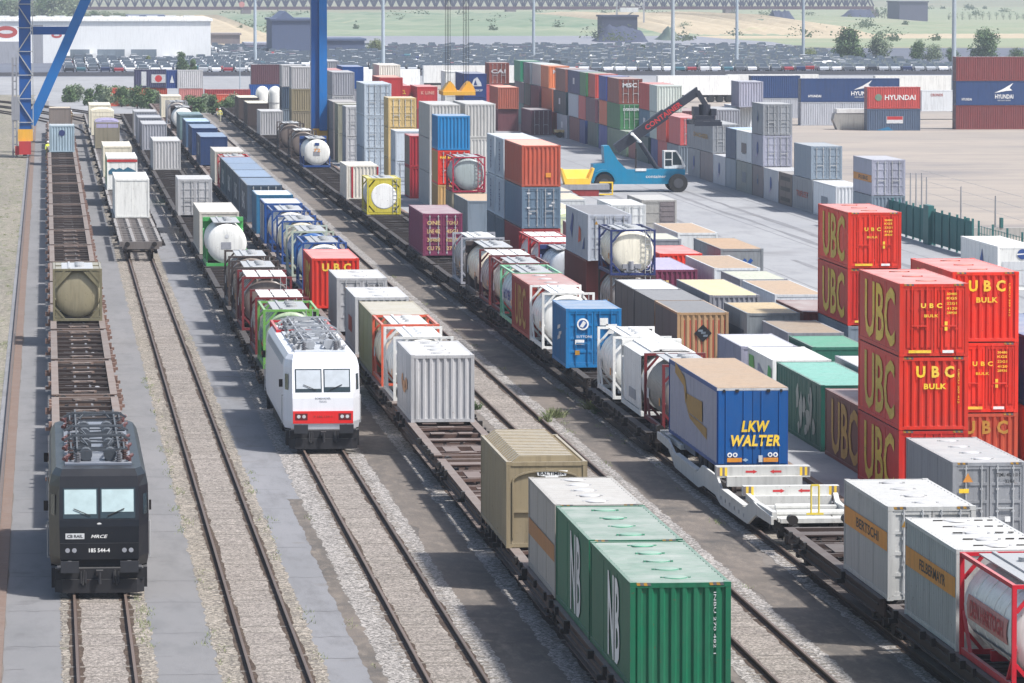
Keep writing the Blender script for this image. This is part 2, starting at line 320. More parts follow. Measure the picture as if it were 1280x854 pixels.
# ------------------------------------------------------------------ railway tracks
M_RAILTOP = paint('worn_rail', (112, 96, 86), .5, .5, 0, .2)
M_RAIL = paint('rusty_rail', (70, 52, 44), .8, .6, .05)
M_SLEEP = ground_mat('concrete_sleepers', (132,126,118), (118,112,106), (142,136,128), 1.2, speck=(14,.4,.4))
M_RAILSHADE = ground_mat('rail_shade', (72,60,52), (92,80,70), (60,50,44), .5, speck=(16,.4,.4))  # brake-dust brown, dark enough to carry the painted shadow of the rails
def rail_mb(y0, y1):
    m = MB(); m.box(-.036, .036, y0, y1, .125, .168); m.k = 1
    m.box(-.009, .009, y0, y1, .03, .125); m.box(-.07, .07, y0, y1, .012, .03); m.k = 0
    return m
def track(X, y0, y1, lb, rb, centre=M_BROWN, left=M_MIX, right=M_MIX, sl=1):
    t = empty('railway_track', (X, 0, 0)); tag(t, kind='structure')
    for nm, a, b, mt, z in (('ballast', -lb, -.70, left, .014), ('ballast', .70, rb, right, .014), ('ballast', -.70, .70, centre, .017)):
        s = sheet(nm, a, b, y0, y1, z, mt, .05 if abs(a) > .8 or abs(b) > .8 else 0.0, .2); s.parent = t; del s['kind']
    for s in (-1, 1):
        st = sheet('rail_shade_strip', s*.7535-.19, s*.7535+.17, y0, y1, .0205, M_RAILSHADE, .035, .3); st.parent = t; del st['kind']  # rail shadow painted on the ballast as a ragged dark strip
    for s in (-1, 1): put('rail', cached(('rail', y0, y1), lambda: rail_mb(y0, y1)), [M_RAILTOP, M_RAIL], t, (s*.7535, 0, 0))
    m = MB(); n = int((min(y1, 330)-y0)/.62); r = random.Random(int(X*10))
    for i in range(n):
        y = y0+i*.62; m.box(-1.18, 1.18, y-.11, y+.11, -.05, .015+r.uniform(-.006, .008))
    put('sleeper_row', m.mesh('sleeper_row'), M_SLEEP, t)
    return t
track(1.48, 80, 700, 1.15, 1.35)
track(6.02, 80, 660, 1.55, 1.3, M_BROWN, M_MIX, M_MIX)
track(10.58, 80, 660, 1.75, 1.5, M_BROWN, M_GREY, M_GREY)
track(15.1, 80, 700, 1.55, 1.3, M_MIX, M_GREY, M_BROWN)
track(19.6, 80, 720, 1.45, 1.45, M_BROWN, M_GREY, M_GREY)
track(24.15, 80, 700, 1.35, 1.4, M_MIX, M_GREY, M_DIRT)
# curved leads beyond the yard on the left
m = MB()
for k, (r0, off) in enumerate(((0, 0), (0, 1.5), (6, 5), (6, 6.5), (14, 11), (14, 12.5))):
    pts = [(3+off-((y-600)/13.0)**1.7*.32, y) for y in range(600, 840, 12)]
    for p, q in zip(pts, pts[1:]): m.bar((p[0],p[1],.1),(q[0],q[1],.1),.1,.16)
tag(put('railway_leads', m.mesh('railway_leads'), M_RAIL), kind='structure')
m = MB(); vs = []
# crane rails on concrete beams
for X in (-1.72, 27.55):
    t = empty('crane_track', (X, 0, 0)); tag(t, kind='structure')
    m = MB(); m.box(.08, .44, 60, 760, .0, .06); put('runway_beam', m.mesh('runway_beam'), paint('rust_stained_beam', (116,92,78), .9, .9, .1), t)
    m = MB(); m.box(-.3, .075, 60, 760, .0, .03); put('runway_kerb', m.mesh('runway_kerb'), M_ASPH2, t)
    m = MB(); m.box(-.045, .045, 60, 760, .03, .19); put('rail', m.mesh('rail'), M_RAILTOP, t)
# ------------------------------------------------------------------ gantry crane
BLUE = paint('crane_blue', (0, 104, 176), .4, .25, .08); BLUE2 = paint('crane_blue_deep', (4, 76, 146), .4, .25, .08)
CY = 524.0
t = empty('gantry_crane', (12.7, CY, 0)); tag(t, 'tall blue gantry crane with slanting brace straddling all the tracks', 'crane')
ox = -12.7
m = MB(); m.box(-2.75+ox, -1.55+ox, -.9, .9, 2.9, 26); put('leg', m.mesh('leg'), BLUE2, t)
m = MB(); m.bar((-1.6+ox, 0, 3.4), (4.75+ox, 0, 17.6), 1.3, 1.0); m.bar((4.75+ox, 0, 17.6), (7.6+ox, 0, 24), 1.3, 1.0); put('brace', m.mesh('brace'), BLUE, t)
m = MB(); m.box(-1.5+ox, 2.6+ox, -.6, .6, 12.5, 13.3); put('crossbeam', m.mesh('crossbeam'), BLUE2, t)
m = MB(); m.box(26.95+ox, 27.75+ox, -.9, .9, 2.7, 26); put('leg', m.mesh('leg'), BLUE2, t)
m = MB(); m.box(27.754+ox, 28.55+ox, -1.2, .2, 2.7, 26); put('leg', m.mesh('leg'), BLUE, t)
for x in (-2.9, 27.1):
    m = MB(); m.box(x+ox, x+1.5+ox, -1.1, 1.1, 1.7, 2.895); put('bogie_beam', m.mesh('bogie_beam'), paint('crane_yellow', (214,160,40), .5, .5, .1), t)
    m = MB(); m.box(x+.1+ox, x+1.3+ox, -1.6, -.2, .35, 1.695); m.box(x+.1+ox, x+1.3+ox, .2, 1.6, .35, 1.695); m.box(x-.3+ox, x+.1+ox, -1.3, -.5, .3, 1.2); put('bogie', m.mesh('bogie'), P('redbright'), t)
    for y in (-.9, .9):
        m = MB(); m.cyl((x+.5+ox, y, .55), (x+.9+ox, y, .55), .36, 14); put('wheel', m.mesh('wheel', True), STEEL, t)
m = MB()
for k in range(9):
    z = 3.6+k*2.4; s = 1 if k % 2 else -1
    m.bar((-2.1-s*.75+ox, -1.0, z), (-2.1+s*.75+ox, -1.0, z+2.3), .16, .1); m.bar((-2.9+ox,-1.0,z),(-1.35+ox,-1.0,z),.08)
m.bar((-1.35+ox,-1.0,2.6),(-1.35+ox,-1.0,25),.08)
put('stairway', m.mesh('stairway'), GALV, t)
m = MB(); m.box(-3.5+ox, -3.3+ox, -1, -.8, .0, 10.2); m.box(-3.1+ox, -2.95+ox, -1, -.8, .0, 10.2)
for k in range(12): m.box(-3.3+ox, -3.1+ox, -.96, -.9, .5+k*.8, .62+k*.8)
m.box(-3.55+ox, -2.7+ox, -1.05, -.6, 3.8, 6.2); put('cable_reel_frame', m.mesh('cable_reel_frame'), P('grey2'), t)
m = MB()
for y in (-6, 6): m.box(-16+ox, 52+ox, y-.8, y+.8, 26.2, 29)
m.box(-2.7+ox, -1.6+ox, -5.2, 5.2, 26.0, 26.19); m.box(27+ox, 28.5+ox, -5.2, 5.2, 26.0, 26.19)
put('main_girder', m.mesh('main_girder'), BLUE, t)
m = MB(); m.box(39+ox, 45+ox, -7.5, 7.5, 29.01, 31.5); put('trolley', m.mesh('trolley'), BLUE2, t)
for x in (40.85, 41.15, 42.7, 43.05): 
    for y in (-1.2, 1.2): m = MB(); m.cyl((x+ox, y, 7.2), (x+ox, y, 29.0), .024, 6); put('hoist_rope', m.mesh('hoist_rope'), STEEL, t)
m = MB(); m.box(40.3+ox, 43.6+ox, -3, 3, 6.3, 6.7)
for x in (41.1, 43.0): m.prism([(x-.75+ox,6.7),(x+.75+ox,6.7),(x+.45+ox,7.3),(x+.1+ox,7.7),(x-.25+ox,7.4)], 'y', -1.5, 1.5)
put('spreader', m.mesh('spreader'), paint('spreader_yellow', (226,170,40), .45, .4, .1), t)
# ------------------------------------------------------------------ light masts
def at(px, py, z=0):
    k = (py-427)/6400; T = math.tan(TH); dz = z-18.45; D = dz*(k*T-1)/(k+T)
    lat = (px-640)/6400*math.cos(TH)*(D-dz*T)
    return (D*math.sin(PS)+lat*math.cos(PS), D*math.cos(PS)-lat*math.sin(PS))
for px, py, hgt, lb in ((319,84,34,'slim grey light mast left of the dark slate hall'), (479,96,36,'pale light mast right of the blue crane leg'), (667,78,36,'pale light mast behind the lettered brown containers'),
        (841,112,34,'pale light mast rising behind the lifter boom'), (921,84,34,'pale light mast over the far vehicle yard right of the boom'), (1004,78,34,'thin grey light mast left of the tallest round tree'), (1192,140,34,'stout light mast beside the broadside stack'), (300,118,7,'short lamp post among the bushes')):
    x, y = at(px, py); t = empty('light_mast', (x, y, 0)); tag(t, lb, 'light mast')
    r = .36 if hgt > 10 else .1
    m = MB(); m.cyl((0,0,0),(0,0,hgt), r, 10, r*.5); put('pole', m.mesh('pole', True), P('ltgreyD'), t)
    m = MB(); m.cyl((0,0,hgt),(0,0,hgt+.4), r*4, 12)
    for a in range(6): m.box(r*4*math.cos(a)-.2, r*4*math.cos(a)+.2, r*4*math.sin(a)-.2, r*4*math.sin(a)+.2, hgt-.3, hgt)
    put('lamp_head', m.mesh('lamp_head'), P('grey2'), t)
# ------------------------------------------------------------------ river bridge
t = empty('river_bridge', (150, 2320, 0)); tag(t, 'long reddish lilac truss railway bridge along the top of the view', 'bridge')
BR = paint('bridge_paint', (58, 58, 84), .7, .5, .05); BRR = paint('bridge_rust', (92, 66, 78), .7, .6, .05)
m = MB(); m.box(-230, 226, -5, 5, 3.2, 4.6); put('deck', m.mesh('deck'), BRR, t)
for s in (-1, 1):
    m = MB(); n = 114
    m.box(-230, 226, s*4.6-.35, s*4.6+.35, 13.0, 13.9)
    for i in range(n):
        x = -230+i*4.0; m.box(x-.25, x+.25, s*4.6-.25, s*4.6+.25, 4.6, 13); m.bar((x,s*4.6,4.7),(x+4,s*4.6,13.1),.6,.6); m.bar((x+4,s*4.6,4.7),(x,s*4.6,13.1),.6,.6)
    put('truss', m.mesh('truss'), BR, t)
for x in (-150, -60, 60, 160, 226): m = MB(); m.box(x-2.2, x+2.2, -5, 5, 0, 3.19); put('pier', m.mesh('pier'), P('taupeE'), t)
m = MB(); m.cyl((-62,-5.6,5.6),(-62,-5.3,5.6),1.3,16); put('round_sign', m.mesh('round_sign'), P('fadepink'), t)
# ------------------------------------------------------------------ buildings and heaps beyond
def block(name, px0, px1, pyb, pyt, depth, mat, label, cat, roof=None, zx=0):
    Y = at((px0+px1)/2, pyb)[1]; x0 = at(px0, pyb)[0]; x1 = at(px1, pyb)[0]
    h = (pyb-pyt)*Y/6400; t = empty(name, ((x0+x1)/2, Y, 0)); tag(t, label, cat); a = (x1-x0)/2
    m = MB(); m.box(-a, a, 0, depth, 0, h)
    put('wall', m.mesh('wall'), mat, t)
    m = MB(); m.box(-a-.4, a+.4, -.4, depth+.4, h+.003, h+.5); put('roof', m.mesh('roof'), roof or mat, t)
    return t, a, h
WHT = paint('white_cladding', (232, 234, 236), .6, .35, .05)
t, a, h = block('warehouse', -90, 264, 79, 27, 60, WHT, 'long white warehouse behind the parked vehicles at left', 'warehouse', P('whitepaint'))
s = 6400/t.location.y
def wx(px): return at(px, 79)[0]-t.location.x
for px, w_, z0, z1 in ((14,9,0,7.2),):
    m = MB(); m.box(wx(-20), wx(28), -2.5, -.01, 0, 4.6); put('annex', m.mesh('annex'), P('grey2'), t)
for px in (8, 71): 
    decal(t, [[(a*1.5,b*.8) for a,b in circ(1.6 if px < 20 else .75, 20)]], 'front', (wx(px), -.03, 6.6 if px < 20 else 5.9), P('redfade'), 'red_emblem'); decal(t, [[(a*1.8,b*.5) for a,b in circ(.8 if px < 20 else .35, 16)]], 'front', (wx(px), -.05, 6.6 if px < 20 else 5.9), P('palegrey'), 'red_emblem')
m = MB(); m.box(wx(42), wx(54), -.04, -.005, 0, h-.8); put('side_door', m.mesh('side_door'), P('grey2'), t)
for px0, px1 in ((88,112),(122,156),(164,196),(246,257)): m = MB(); m.box(wx(px0), wx(px1), -.05, -.01, 0, 2.9 if px0 < 200 else 1.8); put('dock_door', m.mesh('dock_door'), P('slate2') if px0 < 200 else P('olivegreen'), t)
m = MB()
for k in range(14): x = -a+4+k*(2*a-8)/13; m.box(x-1.2, x+1.2, 20, 24, h+.5, h+1.0)
put('skylight', m.mesh('skylight'), P('palegrey'), t)
SLATE = paint('slate_cladding', (82, 94, 122), .7, .3, .05)
t, a, h = block('storage_hall', 340, 392, 70, 26, 30, SLATE, 'dark slate storage hall with small ridge left of the crane leg', 'hall')
m = MB(); m.prism([(-a+1,h+.5),(a*.1,h+.5),(-a*.35,h+2.2)], 'y', 0, 29); put('ridge', m.mesh('ridge'), SLATE, t)
block('shed', 392, 456, 69, 51, 25, SLATE, 'low dark shed right of the slate storage hall', 'shed')
block('shed', 308, 340, 66, 56, 18, P('lilacE'), 'low lilac shed left of the slate storage hall', 'shed')
block('shed', 160, 206, 34, 21, 40, SLATE, 'dark slate roofed shed beyond the white warehouse', 'shed')
block('shed', 264, 300, 55, 44, 15, P('taupeE'), 'small brown shed by the sandy slope', 'shed')
block('shed', 1124, 1160, 27, 3, 30, paint('dusk_slate', (84,86,104), .8, .4, .05), 'dark square building at the end of the bridge', 'building')
block('shed', 940, 965, 38, 26, 12, P('olivegreen'), 'small pale green hut on the river meadow', 'hut')
block('quay_wall', 470, 1004, 66, 60, 2, paint('quay_dark', (98,96,112), .9, .5, .05), 'long low dark quay wall behind the vehicle yard', 'wall')
def heap(name, px0, px1, pyb, pyt, label, mat, prof):
    Y = at((px0+px1)/2, pyb)[1]; x0 = at(px0, pyb)[0]; x1 = at(px1, pyb)[0]; h = (pyb-pyt)*Y/6400; cx = (x0+x1)/2
    m = MB(); n = 20; vs = []; r = random.Random(px0)
    for s, k in ((-1.6,0),(-1.1,.42),(-.6,.78),(-.1,1),(.5,.8),(1.6,0)):
        for i in range(n+1): u = i/n; hh = prof(u)*h*k; vs.append(((x0-cx)+(x1-x0)*u, s*9, max(0, hh*r.uniform(.86,1.05))))
    m.q(vs, [(a*(n+1)+i, a*(n+1)+i+1, (a+1)*(n+1)+i+1, (a+1)*(n+1)+i) for a in range(5) for i in range(n)])
    return tag(put(name, m.mesh(name, True), mat, None, (cx, Y, 0)), label, 'heap')
COAL = ground_mat('coal', (58,64,84), (70,76,94), (52,56,74), .2)
block('shed', 752, 797, 48, 21, 12, paint('dark_hall', (58,64,84), .8, .6, .05), 'tall dark block rising from the coal heap', 'hall')
heap('coal_heap', 742, 806, 52, 30, 'dark coal heap at the foot of the tall dark block', COAL, lambda u: min(1, (u/.28)**.9) if u < .3 else (1-.25*(u-.3)/.6 if u < .92 else .8*(1-u)/.08))
heap('coal_heap', 957, 996, 31, 12, 'small dark heap under the bridge at right', COAL, lambda u: min(1, u/.2, (1-u)/.25))
heap('coal_heap', 1044, 1092, 25, 11, 'slanting dark heap beside the bridge end', COAL, lambda u: min(1, u/.4, (1-u)/.08))
heap('scrub_mound', 822, 850, 50, 33, 'greenish dark mound behind the boom light mast', ground_mat('scrub', (84,104,96), (112,116,104), (70,90,86), .3), lambda u: min(1, u/.4, (1-u)/.4))
x, y = at(786, 40); t = empty('loading_crane', (x, y, 0)); tag(t, 'spindly loading crane above the coal heap', 'crane')
m = MB(); m.bar((-4,0,0),(-4,0,12),.5); m.bar((5,0,0),(5,0,14),.5); m.bar((-4,0,12),(5,0,8),.4); m.bar((-4,0,3),(5,0,9),.4); put('tower', m.mesh('tower'), P('grey2'), t)
m = MB(); m.box(-3,3,-1,1,6.5,8); put('machine_house', m.mesh('machine_house'), P('palegrey'), t)
LOADS=[
('box',30.62,164.5,0.0,9.1,{'col': 'grey3','front': 'doors','sides': 'flat','hatch': 4,'warn': 1,'haz': 1,'h': 2.6},'grey door ended container on the ground before the tall red stack'),
('tank',36.4,158.0,0.0,6.06,{'frame': 'red','vessel': 'whitetank','beam': 1,'w': 2.44,'h': 2.6},'red framed tank container cut by the right edge of the view'),
('box',30.87,176.6,5.16,9.1,{'col': 'ubc','front': 'doors2','sides': 'flat','hatch': 3,'haz': 1,'side_text': ('UBC',6.6,2.1,4.3,'sideyellow'),'front_text': ('UBC',0.75,0.17,0.7,'yellow'),'h': 2.56},'topmost orange red container of the left front three high stack'),
('box',30.87,176.6,2.58,9.1,{'col': 'ubc','front': 'ribs','sides': 'flat','hatch': 0,'haz': 1,'side_text': ('UBC',6.6,2.1,4.3,'sideyellow'),'front_text': ('UBC',1.35,0.42,0.8,'yellow'),'bulk': 1,'h': 2.56},'middle orange red container of the left front three high stack'),
('box',30.87,176.6,0,9.1,{'col': 'ubc2','front': 'doors2','sides': 'flat','hatch': 0,'haz': 1,'side_text': ('UBC',6.6,2.1,4.3,'sideyellow'),'h': 2.56},'lowest orange red container of the left front three high stack'),
('box',33.97,183.5,5.16,9.1,{'col': 'ubc','front': 'ribs','sides': 'flat','hatch': 3,'haz': 1,'side_text': ('UBC',6.6,2.1,4.3,'sideyellow'),'front_text': ('UBC',1.35,0.42,0.8,'yellow'),'bulk': 1,'h': 2.56},'topmost orange red container of the right front three high stack'),
('box',33.97,183.5,2.58,9.1,{'col': 'ubc','front': 'doors2','sides': 'flat','hatch': 0,'haz': 1,'side_text': ('UBC',6.6,2.1,4.3,'sideyellow'),'front_text': ('UBC',0.75,0.17,0.7,'yellow'),'h': 2.56},'middle orange red container of the right front three high stack'),
('box',33.97,183.5,0,9.1,{'col': 'ubcfade','front': 'ribs','sides': 'flat','hatch': 0,'haz': 1,'side_text': ('UBC',6.6,2.1,4.3,'sideyellow'),'front_text': ('UBC',1.6,0.5,0.8,'oldyellow'),'h': 2.56},'lowest faded orange container of the right front three high stack'),
('box',37.12,186,2.62,12.2,{'col': 'royalblue','front': 'plain','h': 2.6},'blue container in the stack at the right edge'),
('box',37.12,185,0,12.2,{'col': 'orange','front': 'ribs','h': 2.6},'orange container beneath the blue one at the right edge'),
('box',31.12,186.2,0,9.1,{'col': 'brownred','front': 'ribs','sides': 'flat','hatch': 0,'haz': 1,'side_text': ('UBC',6.4,2.1,4.3,'oldyellow'),'h': 2.56},'brown container with faded yellow letters beside the dark green one'),
('box',31.09,196.2,0.0,12.2,{'col': 'dkgreen','front': 'plain','sides': 'curtain','roof': 'aquaroof','side_text': ('EMW',4.6,1.3,4.6,'torn'),'h': 2.6},'dark green curtain sided container with torn white lettering'),
('box',31.07,209.3,0.0,7.6,{'col': 'white','front': 'plain','sides': 'flat','sidecol': 'white','mark_side': 'limeprint','roof': 'white','h': 2.6},'white and lime green printed container behind the dark green one'),
('box',30.82,217.2,0.0,7.8,{'col': 'lilacgrey','front': 'plain','sides': 'flat','roof': 'palegrey','h': 2.6},'lilac grey container behind the lime green printed one'),
('box',30.82,239.5,0.0,9.1,{'col': 'stripebrown','front': 'stripes','sides': 'flat','roof': 'greyroof','sidecol': 'darkgrey','mark': 'diamond','h': 2.6},'brown striped front container with dark diamond sign'),
('box',30.82,248.8,0.0,8.6,{'col': 'darkgrey','front': 'plain','sides': 'flat','roof': 'greyroof','h': 2.6},'dark grey container with smooth grey roof behind the striped one'),
('box',30.82,257.6,0.0,8.6,{'col': 'darkgrey','front': 'plain','sides': 'flat','roof': 'palegrey','h': 2.6},'dark grey container with pale roof in the same ground row'),
('tank',31.22,272,2.46,6.06,{'frame': 'navyfr','vessel': 'ivorytank','beam': 1,'gear': 1,'h': 2.45},'blue framed white tank container stacked on another tank'),
('tank',31.22,272,0,6.06,{'frame': 'soot','vessel': 'greytank','beam': 0,'h': 2.44},'grey tank container under the blue framed tank'),
('box',31.22,283.4,2.6,12.2,{'col': 'ltgrey3','front': 'doors','sides': 'flat','mark_side': 'hapag','roof': 'stripedroof','h': 2.6},'grey container with blue and orange side emblem on a dark red one'),
('box',31.22,284.2,0,12.2,{'col': 'brownred','front': 'plain','sides': 'ribs','h': 2.6},'dark red container under the grey one with emblem'),
('tank',30.42,297.2,0,6.06,{'frame': 'navyfr','vessel': 'bluewhite','swap': 1,'h': 2.5},'white and blue domed tank behind the dark red container'),
('tank',30.42,303.8,0,6.06,{'frame': 'red','vessel': 'whitetank','beam': 1,'plates': 2,'h': 2.6},'front red framed tank container with pale roof plate'),
('tank',30.42,310.6,0,6.06,{'frame': 'red','vessel': 'whitetank','beam': 1,'plates': 2,'h': 2.6},'rear red framed tank container with pale roof plate'),
('box',30.92,320.0,5.24,12.2,{'col': 'rustorange','front': 'ribs','roof': 'palepink','mark': 'ysmall','h': 2.6},'rust orange ribbed container topmost by the paved yard'),
('box',30.92,320.0,2.62,12.2,{'col': 'slatedoor','front': 'doors','door_marks': 1,'h': 2.6},'slate blue door ended container under the rust orange one'),
('box',30.92,320.0,0,12.2,{'col': 'darkred2','front': 'ribs','h': 2.6},'dark red container at the foot of the rust orange stack'),
('box',30.92,333,0.0,6.06,{'col': 'slate2','front': 'ribs','h': 2.6},'bottom tier of the nearer white stack with upright lettering'),
('box',30.92,333,2.62,6.06,{'col': 'whiteblue','front': 'ribs','vtext': 'CHINA','h': 2.6},'middle tier of the nearer white stack with upright lettering'),
('box',30.92,333,5.24,6.06,{'col': 'whiteblue','front': 'ribs','vtext': 'CHINA','h': 2.6},'top tier of the nearer white stack with upright lettering'),
('box',30.92,339.6,0.0,6.06,{'col': 'slate2','front': 'ribs','h': 2.6},'bottom tier of the farther white stack with upright lettering'),
('box',30.92,339.6,2.62,6.06,{'col': 'whiteblue','front': 'ribs','vtext': 'CHINA','h': 2.6},'middle tier of the farther white stack with upright lettering'),
('box',30.92,339.6,5.24,6.06,{'col': 'whiteblue','front': 'ribs','vtext': 'CHINA','h': 2.6},'top tier of the farther white stack with upright lettering'),
('box',30.82,360.4,0.0,12.2,{'col': 'slate2','front': 'plain','sides': 'flat','roof': 'tanroof','h': 2.6},'grey container with tan roof under the red framed tank'),
('tank',30.82,374,2.62,6.06,{'frame': 'crimson','vessel': 'greytank2','beam': 1,'h': 2.6},'crimson framed grey tank container on a second tier'),
('box',30.82,374.5,0,6.06,{'col': 'drab','front': 'plain','roof': 'creamroof','h': 2.6},'olive beige container beneath the crimson framed tank'),
('box',30.82,388,5.24,6.06,{'col': 'midblue','front': 'ribs','h': 2.6},'bright blue ribbed container on top of a red one'),
('box',30.82,388,2.62,6.06,{'col': 'vividred','front': 'doors','sidecol': 'ochre','front_text': ('HAMBURG SUD',1.9,0.2,0.8,'yellow'),'h': 2.6},'vivid red container with yellow letters under the blue one'),
('box',30.82,388,0,6.06,{'col': 'ochre','front': 'ribs','h': 2.6},'patchy red and ochre container beneath the vivid red one'),
('box',31.62,407,0.0,12.2,{'col': 'ltgrey2','front': 'ribs','sides': 'flat','h': 2.73},'bottom tier ribbed light grey container left of a matching stack'),
('box',34.62,409,0.0,12.2,{'col': 'ltgrey2','front': 'ribs','sides': 'flat','h': 2.73},'bottom tier ribbed light grey container right of a matching stack'),
('box',31.62,407,2.75,12.2,{'col': 'ltgrey2','front': 'ribs','sides': 'flat','h': 2.73},'middle tier ribbed light grey container left of a matching stack'),
('box',34.62,409,2.75,12.2,{'col': 'ltgrey2','front': 'ribs','sides': 'flat','h': 2.73},'middle tier ribbed light grey container right of a matching stack'),
('box',31.62,407,5.5,12.2,{'col': 'ltgrey2','front': 'ribs','sides': 'flat','h': 2.73},'top tier ribbed light grey container left of a matching stack'),
('box',34.62,409,5.5,12.2,{'col': 'ltgrey2','front': 'ribs','sides': 'flat','h': 2.73},'top tier ribbed light grey container right of a matching stack'),
('box',31.22,424,0,6.06,{'col': 'crimson2','front': 'ribs','sidecol': 'drab','h': 2.6},'crimson container with grey side on the lower tier'),
('box',31.22,424,2.62,6.06,{'col': 'crimson2','front': 'ribs','sidecol': 'taupe','h': 2.6},'crimson container with brown side on the upper tier'),
('box',30.92,437,2.62,6.06,{'col': 'whiteblue','front': 'plain','h': 2.6},'white grey container above a matching one by the tan stack'),
('box',30.92,437,0,6.06,{'col': 'whiteblue','front': 'doors','h': 2.6},'white grey container below a matching one by the tan stack'),
('box',30.92,446,0.0,6.06,{'col': 'sand','front': 'doors','h': 2.6},'lowest sand yellow door ended container in its stack'),
('box',29.82,462,0.0,12.2,{'col': 'whiteblue2','front': 'doors','h': 2.9},'lowest pale blue grey high container of the door ended stack'),
('box',30.92,446,2.62,6.06,{'col': 'sand','front': 'doors','h': 2.6},'middle sand yellow door ended container in its stack'),
('box',29.82,462,2.92,12.2,{'col': 'whiteblue2','front': 'doors','h': 2.9},'middle pale blue grey high container of the door ended stack'),
('box',30.92,446,5.24,6.06,{'col': 'sand','front': 'doors','h': 2.6},'topmost sand yellow door ended container in its stack'),
('box',29.82,462,5.84,12.2,{'col': 'whiteblue2','front': 'doors','h': 2.9},'topmost pale blue grey high container of the door ended stack'),
('box',30.12,496,0.0,6.06,{'col': 'ltgrey','front': 'doors','h': 2.9},'lower white fronted grey container near the crane leg'),
('box',29.92,506,0.0,6.06,{'col': 'olivegrey','front': 'plain','h': 2.9},'lower olive grey container near the crane leg'),
('box',29.92,514,0.0,12.2,{'col': 'taupe2','front': 'plain','h': 2.9},'lower brownish grey container beside the crane leg'),
('box',30.12,496,2.92,6.06,{'col': 'ltgrey','front': 'doors','h': 2.9},'upper white fronted grey container near the crane leg'),
('box',29.92,506,2.92,6.06,{'col': 'olivegrey','front': 'plain','h': 2.9},'upper olive grey container near the crane leg'),
('box',29.92,514,2.92,12.2,{'col': 'taupe2','front': 'plain','h': 2.9},'upper brownish grey container beside the crane leg'),
('box',32.72,566,0.0,12.2,{'col': 'taupe','front': 'ribs','h': 2.6},'lowest ribbed grey container right of the crane leg'),
('box',32.72,566,2.62,12.2,{'col': 'ltgrey','front': 'ribs','h': 2.6},'middle ribbed grey container right of the crane leg'),
('box',32.72,566,5.24,12.2,{'col': 'grey2','front': 'ribs','h': 2.6},'topmost ribbed grey container right of the crane leg'),
('box',32.12,580,5.24,12.2,{'col': 'redbright','front': 'plain','h': 2.6},'red container tucked behind the blue crane leg'),
('box',32.12,580,2.62,12.2,{'col': 'redbright','front': 'plain','h': 2.6},'red container one tier lower behind the blue crane leg'),
('box',29.82,600,0.0,6.06,{'col': 'drab','front': 'ribs','h': 2.6},'bottom tier olive container left of the crane leg'),
('box',29.22,612,0.0,6.06,{'col': 'slate2','front': 'ribs','h': 2.6},'bottom tier dark container behind the olive and tan stack'),
('box',34.42,625,0.0,12.2,{'col': 'grey2','front': 'ribs','h': 2.6},'bottom tier pale container far beyond the crane leg'),
('box',29.82,600,2.62,6.06,{'col': 'tan2','front': 'ribs','h': 2.6},'middle tier tan container left of the crane leg'),
('box',29.22,612,2.62,6.06,{'col': 'slateblue','front': 'ribs','h': 2.6},'middle tier blue container behind the olive and tan stack'),
('box',34.42,625,2.75,12.2,{'col': 'drab','front': 'ribs','h': 2.6},'middle tier pale container far beyond the crane leg'),
('box',29.82,600,5.24,6.06,{'col': 'ltgrey','front': 'ribs','h': 2.6},'top tier pale container left of the crane leg'),
('box',29.22,612,5.24,6.06,{'col': 'ltgrey','front': 'ribs','h': 2.6},'top tier whitish container behind the olive and tan stack'),
('box',34.42,625,5.5,12.2,{'col': 'grey2','front': 'ribs','h': 2.6},'top tier pale container far beyond the crane leg'),
('box',35.92,535,5.24,12.2,{'col': 'redbright','front': 'plain','roof': 'palepink','h': 2.6},'long red container with pink roof in the middle distance'),
('box',35.92,535,2.62,12.2,{'col': 'grey2','front': 'plain','h': 2.6},'grey container second tier under the long red one'),
('box',35.92,535,0,12.2,{'col': 'grey2','front': 'plain','h': 2.6},'grey container ground tier under the long red one'),
('box',42.62,618,2.62,12.2,{'col': 'redbright','front': 'plain','front_text': ('OOCL',1.2,0.5,0.7,'yellow'),'h': 2.6},'red container with small yellow letters in the middle distance'),
('box',42.62,618,0,12.2,{'col': 'darkred2','front': 'plain','h': 2.6},'dark red container at the foot of the lettered red one'),
('box',45.42,612,2.62,12.2,{'col': 'redbright','front': 'plain','front_text': ('K LINE',1.6,0.4,0.72,'palepink'),'h': 2.6},'bright red container with pale lettering next to the red pair'),
('box',45.42,612,0,12.2,{'col': 'darkred2','front': 'plain','h': 2.6},'brick red container beneath the pale lettered red one'),
('box',39.12,585,5.7,12.2,{'col': 'creamwhite','front': 'ribs','h': 2.6},'cream ribbed container above the long red one'),
('box',39.12,585,2.85,12.2,{'col': 'brownred','front': 'ribs','h': 2.83},'brown container under the cream ribbed one'),
('box',39.12,585,0,12.2,{'col': 'brownred','front': 'ribs','h': 2.83},'brown container at the foot of the cream ribbed stack'),
('box',35.82,600,5.24,12.2,{'col': 'royalblue','front': 'plain','h': 2.6},'small blue container end behind the blue grey stack'),
('box',35.82,600,2.62,12.2,{'col': 'grey2','front': 'plain','h': 2.6},'grey container second tier under the small blue end'),
('box',35.82,600,0,12.2,{'col': 'grey2','front': 'plain','h': 2.6},'grey container ground tier under the small blue end'),
('box',46.52,556,5.24,12.2,{'col': 'navy2','front': 'plain','mark': 'sail','h': 2.6},'navy container with white sail emblem'),
('box',46.52,556,2.62,12.2,{'col': 'navy2','front': 'plain','h': 2.6},'navy container below the one with the sail emblem'),
('box',46.52,556,0,12.2,{'col': 'grey2','front': 'plain','h': 2.6},'grey container at the foot of the navy stack'),
('box',45.52,570,0.0,6.06,{'col': 'white','front': 'plain','h': 2.6},'ground tier narrow white container end left of the navy stack'),
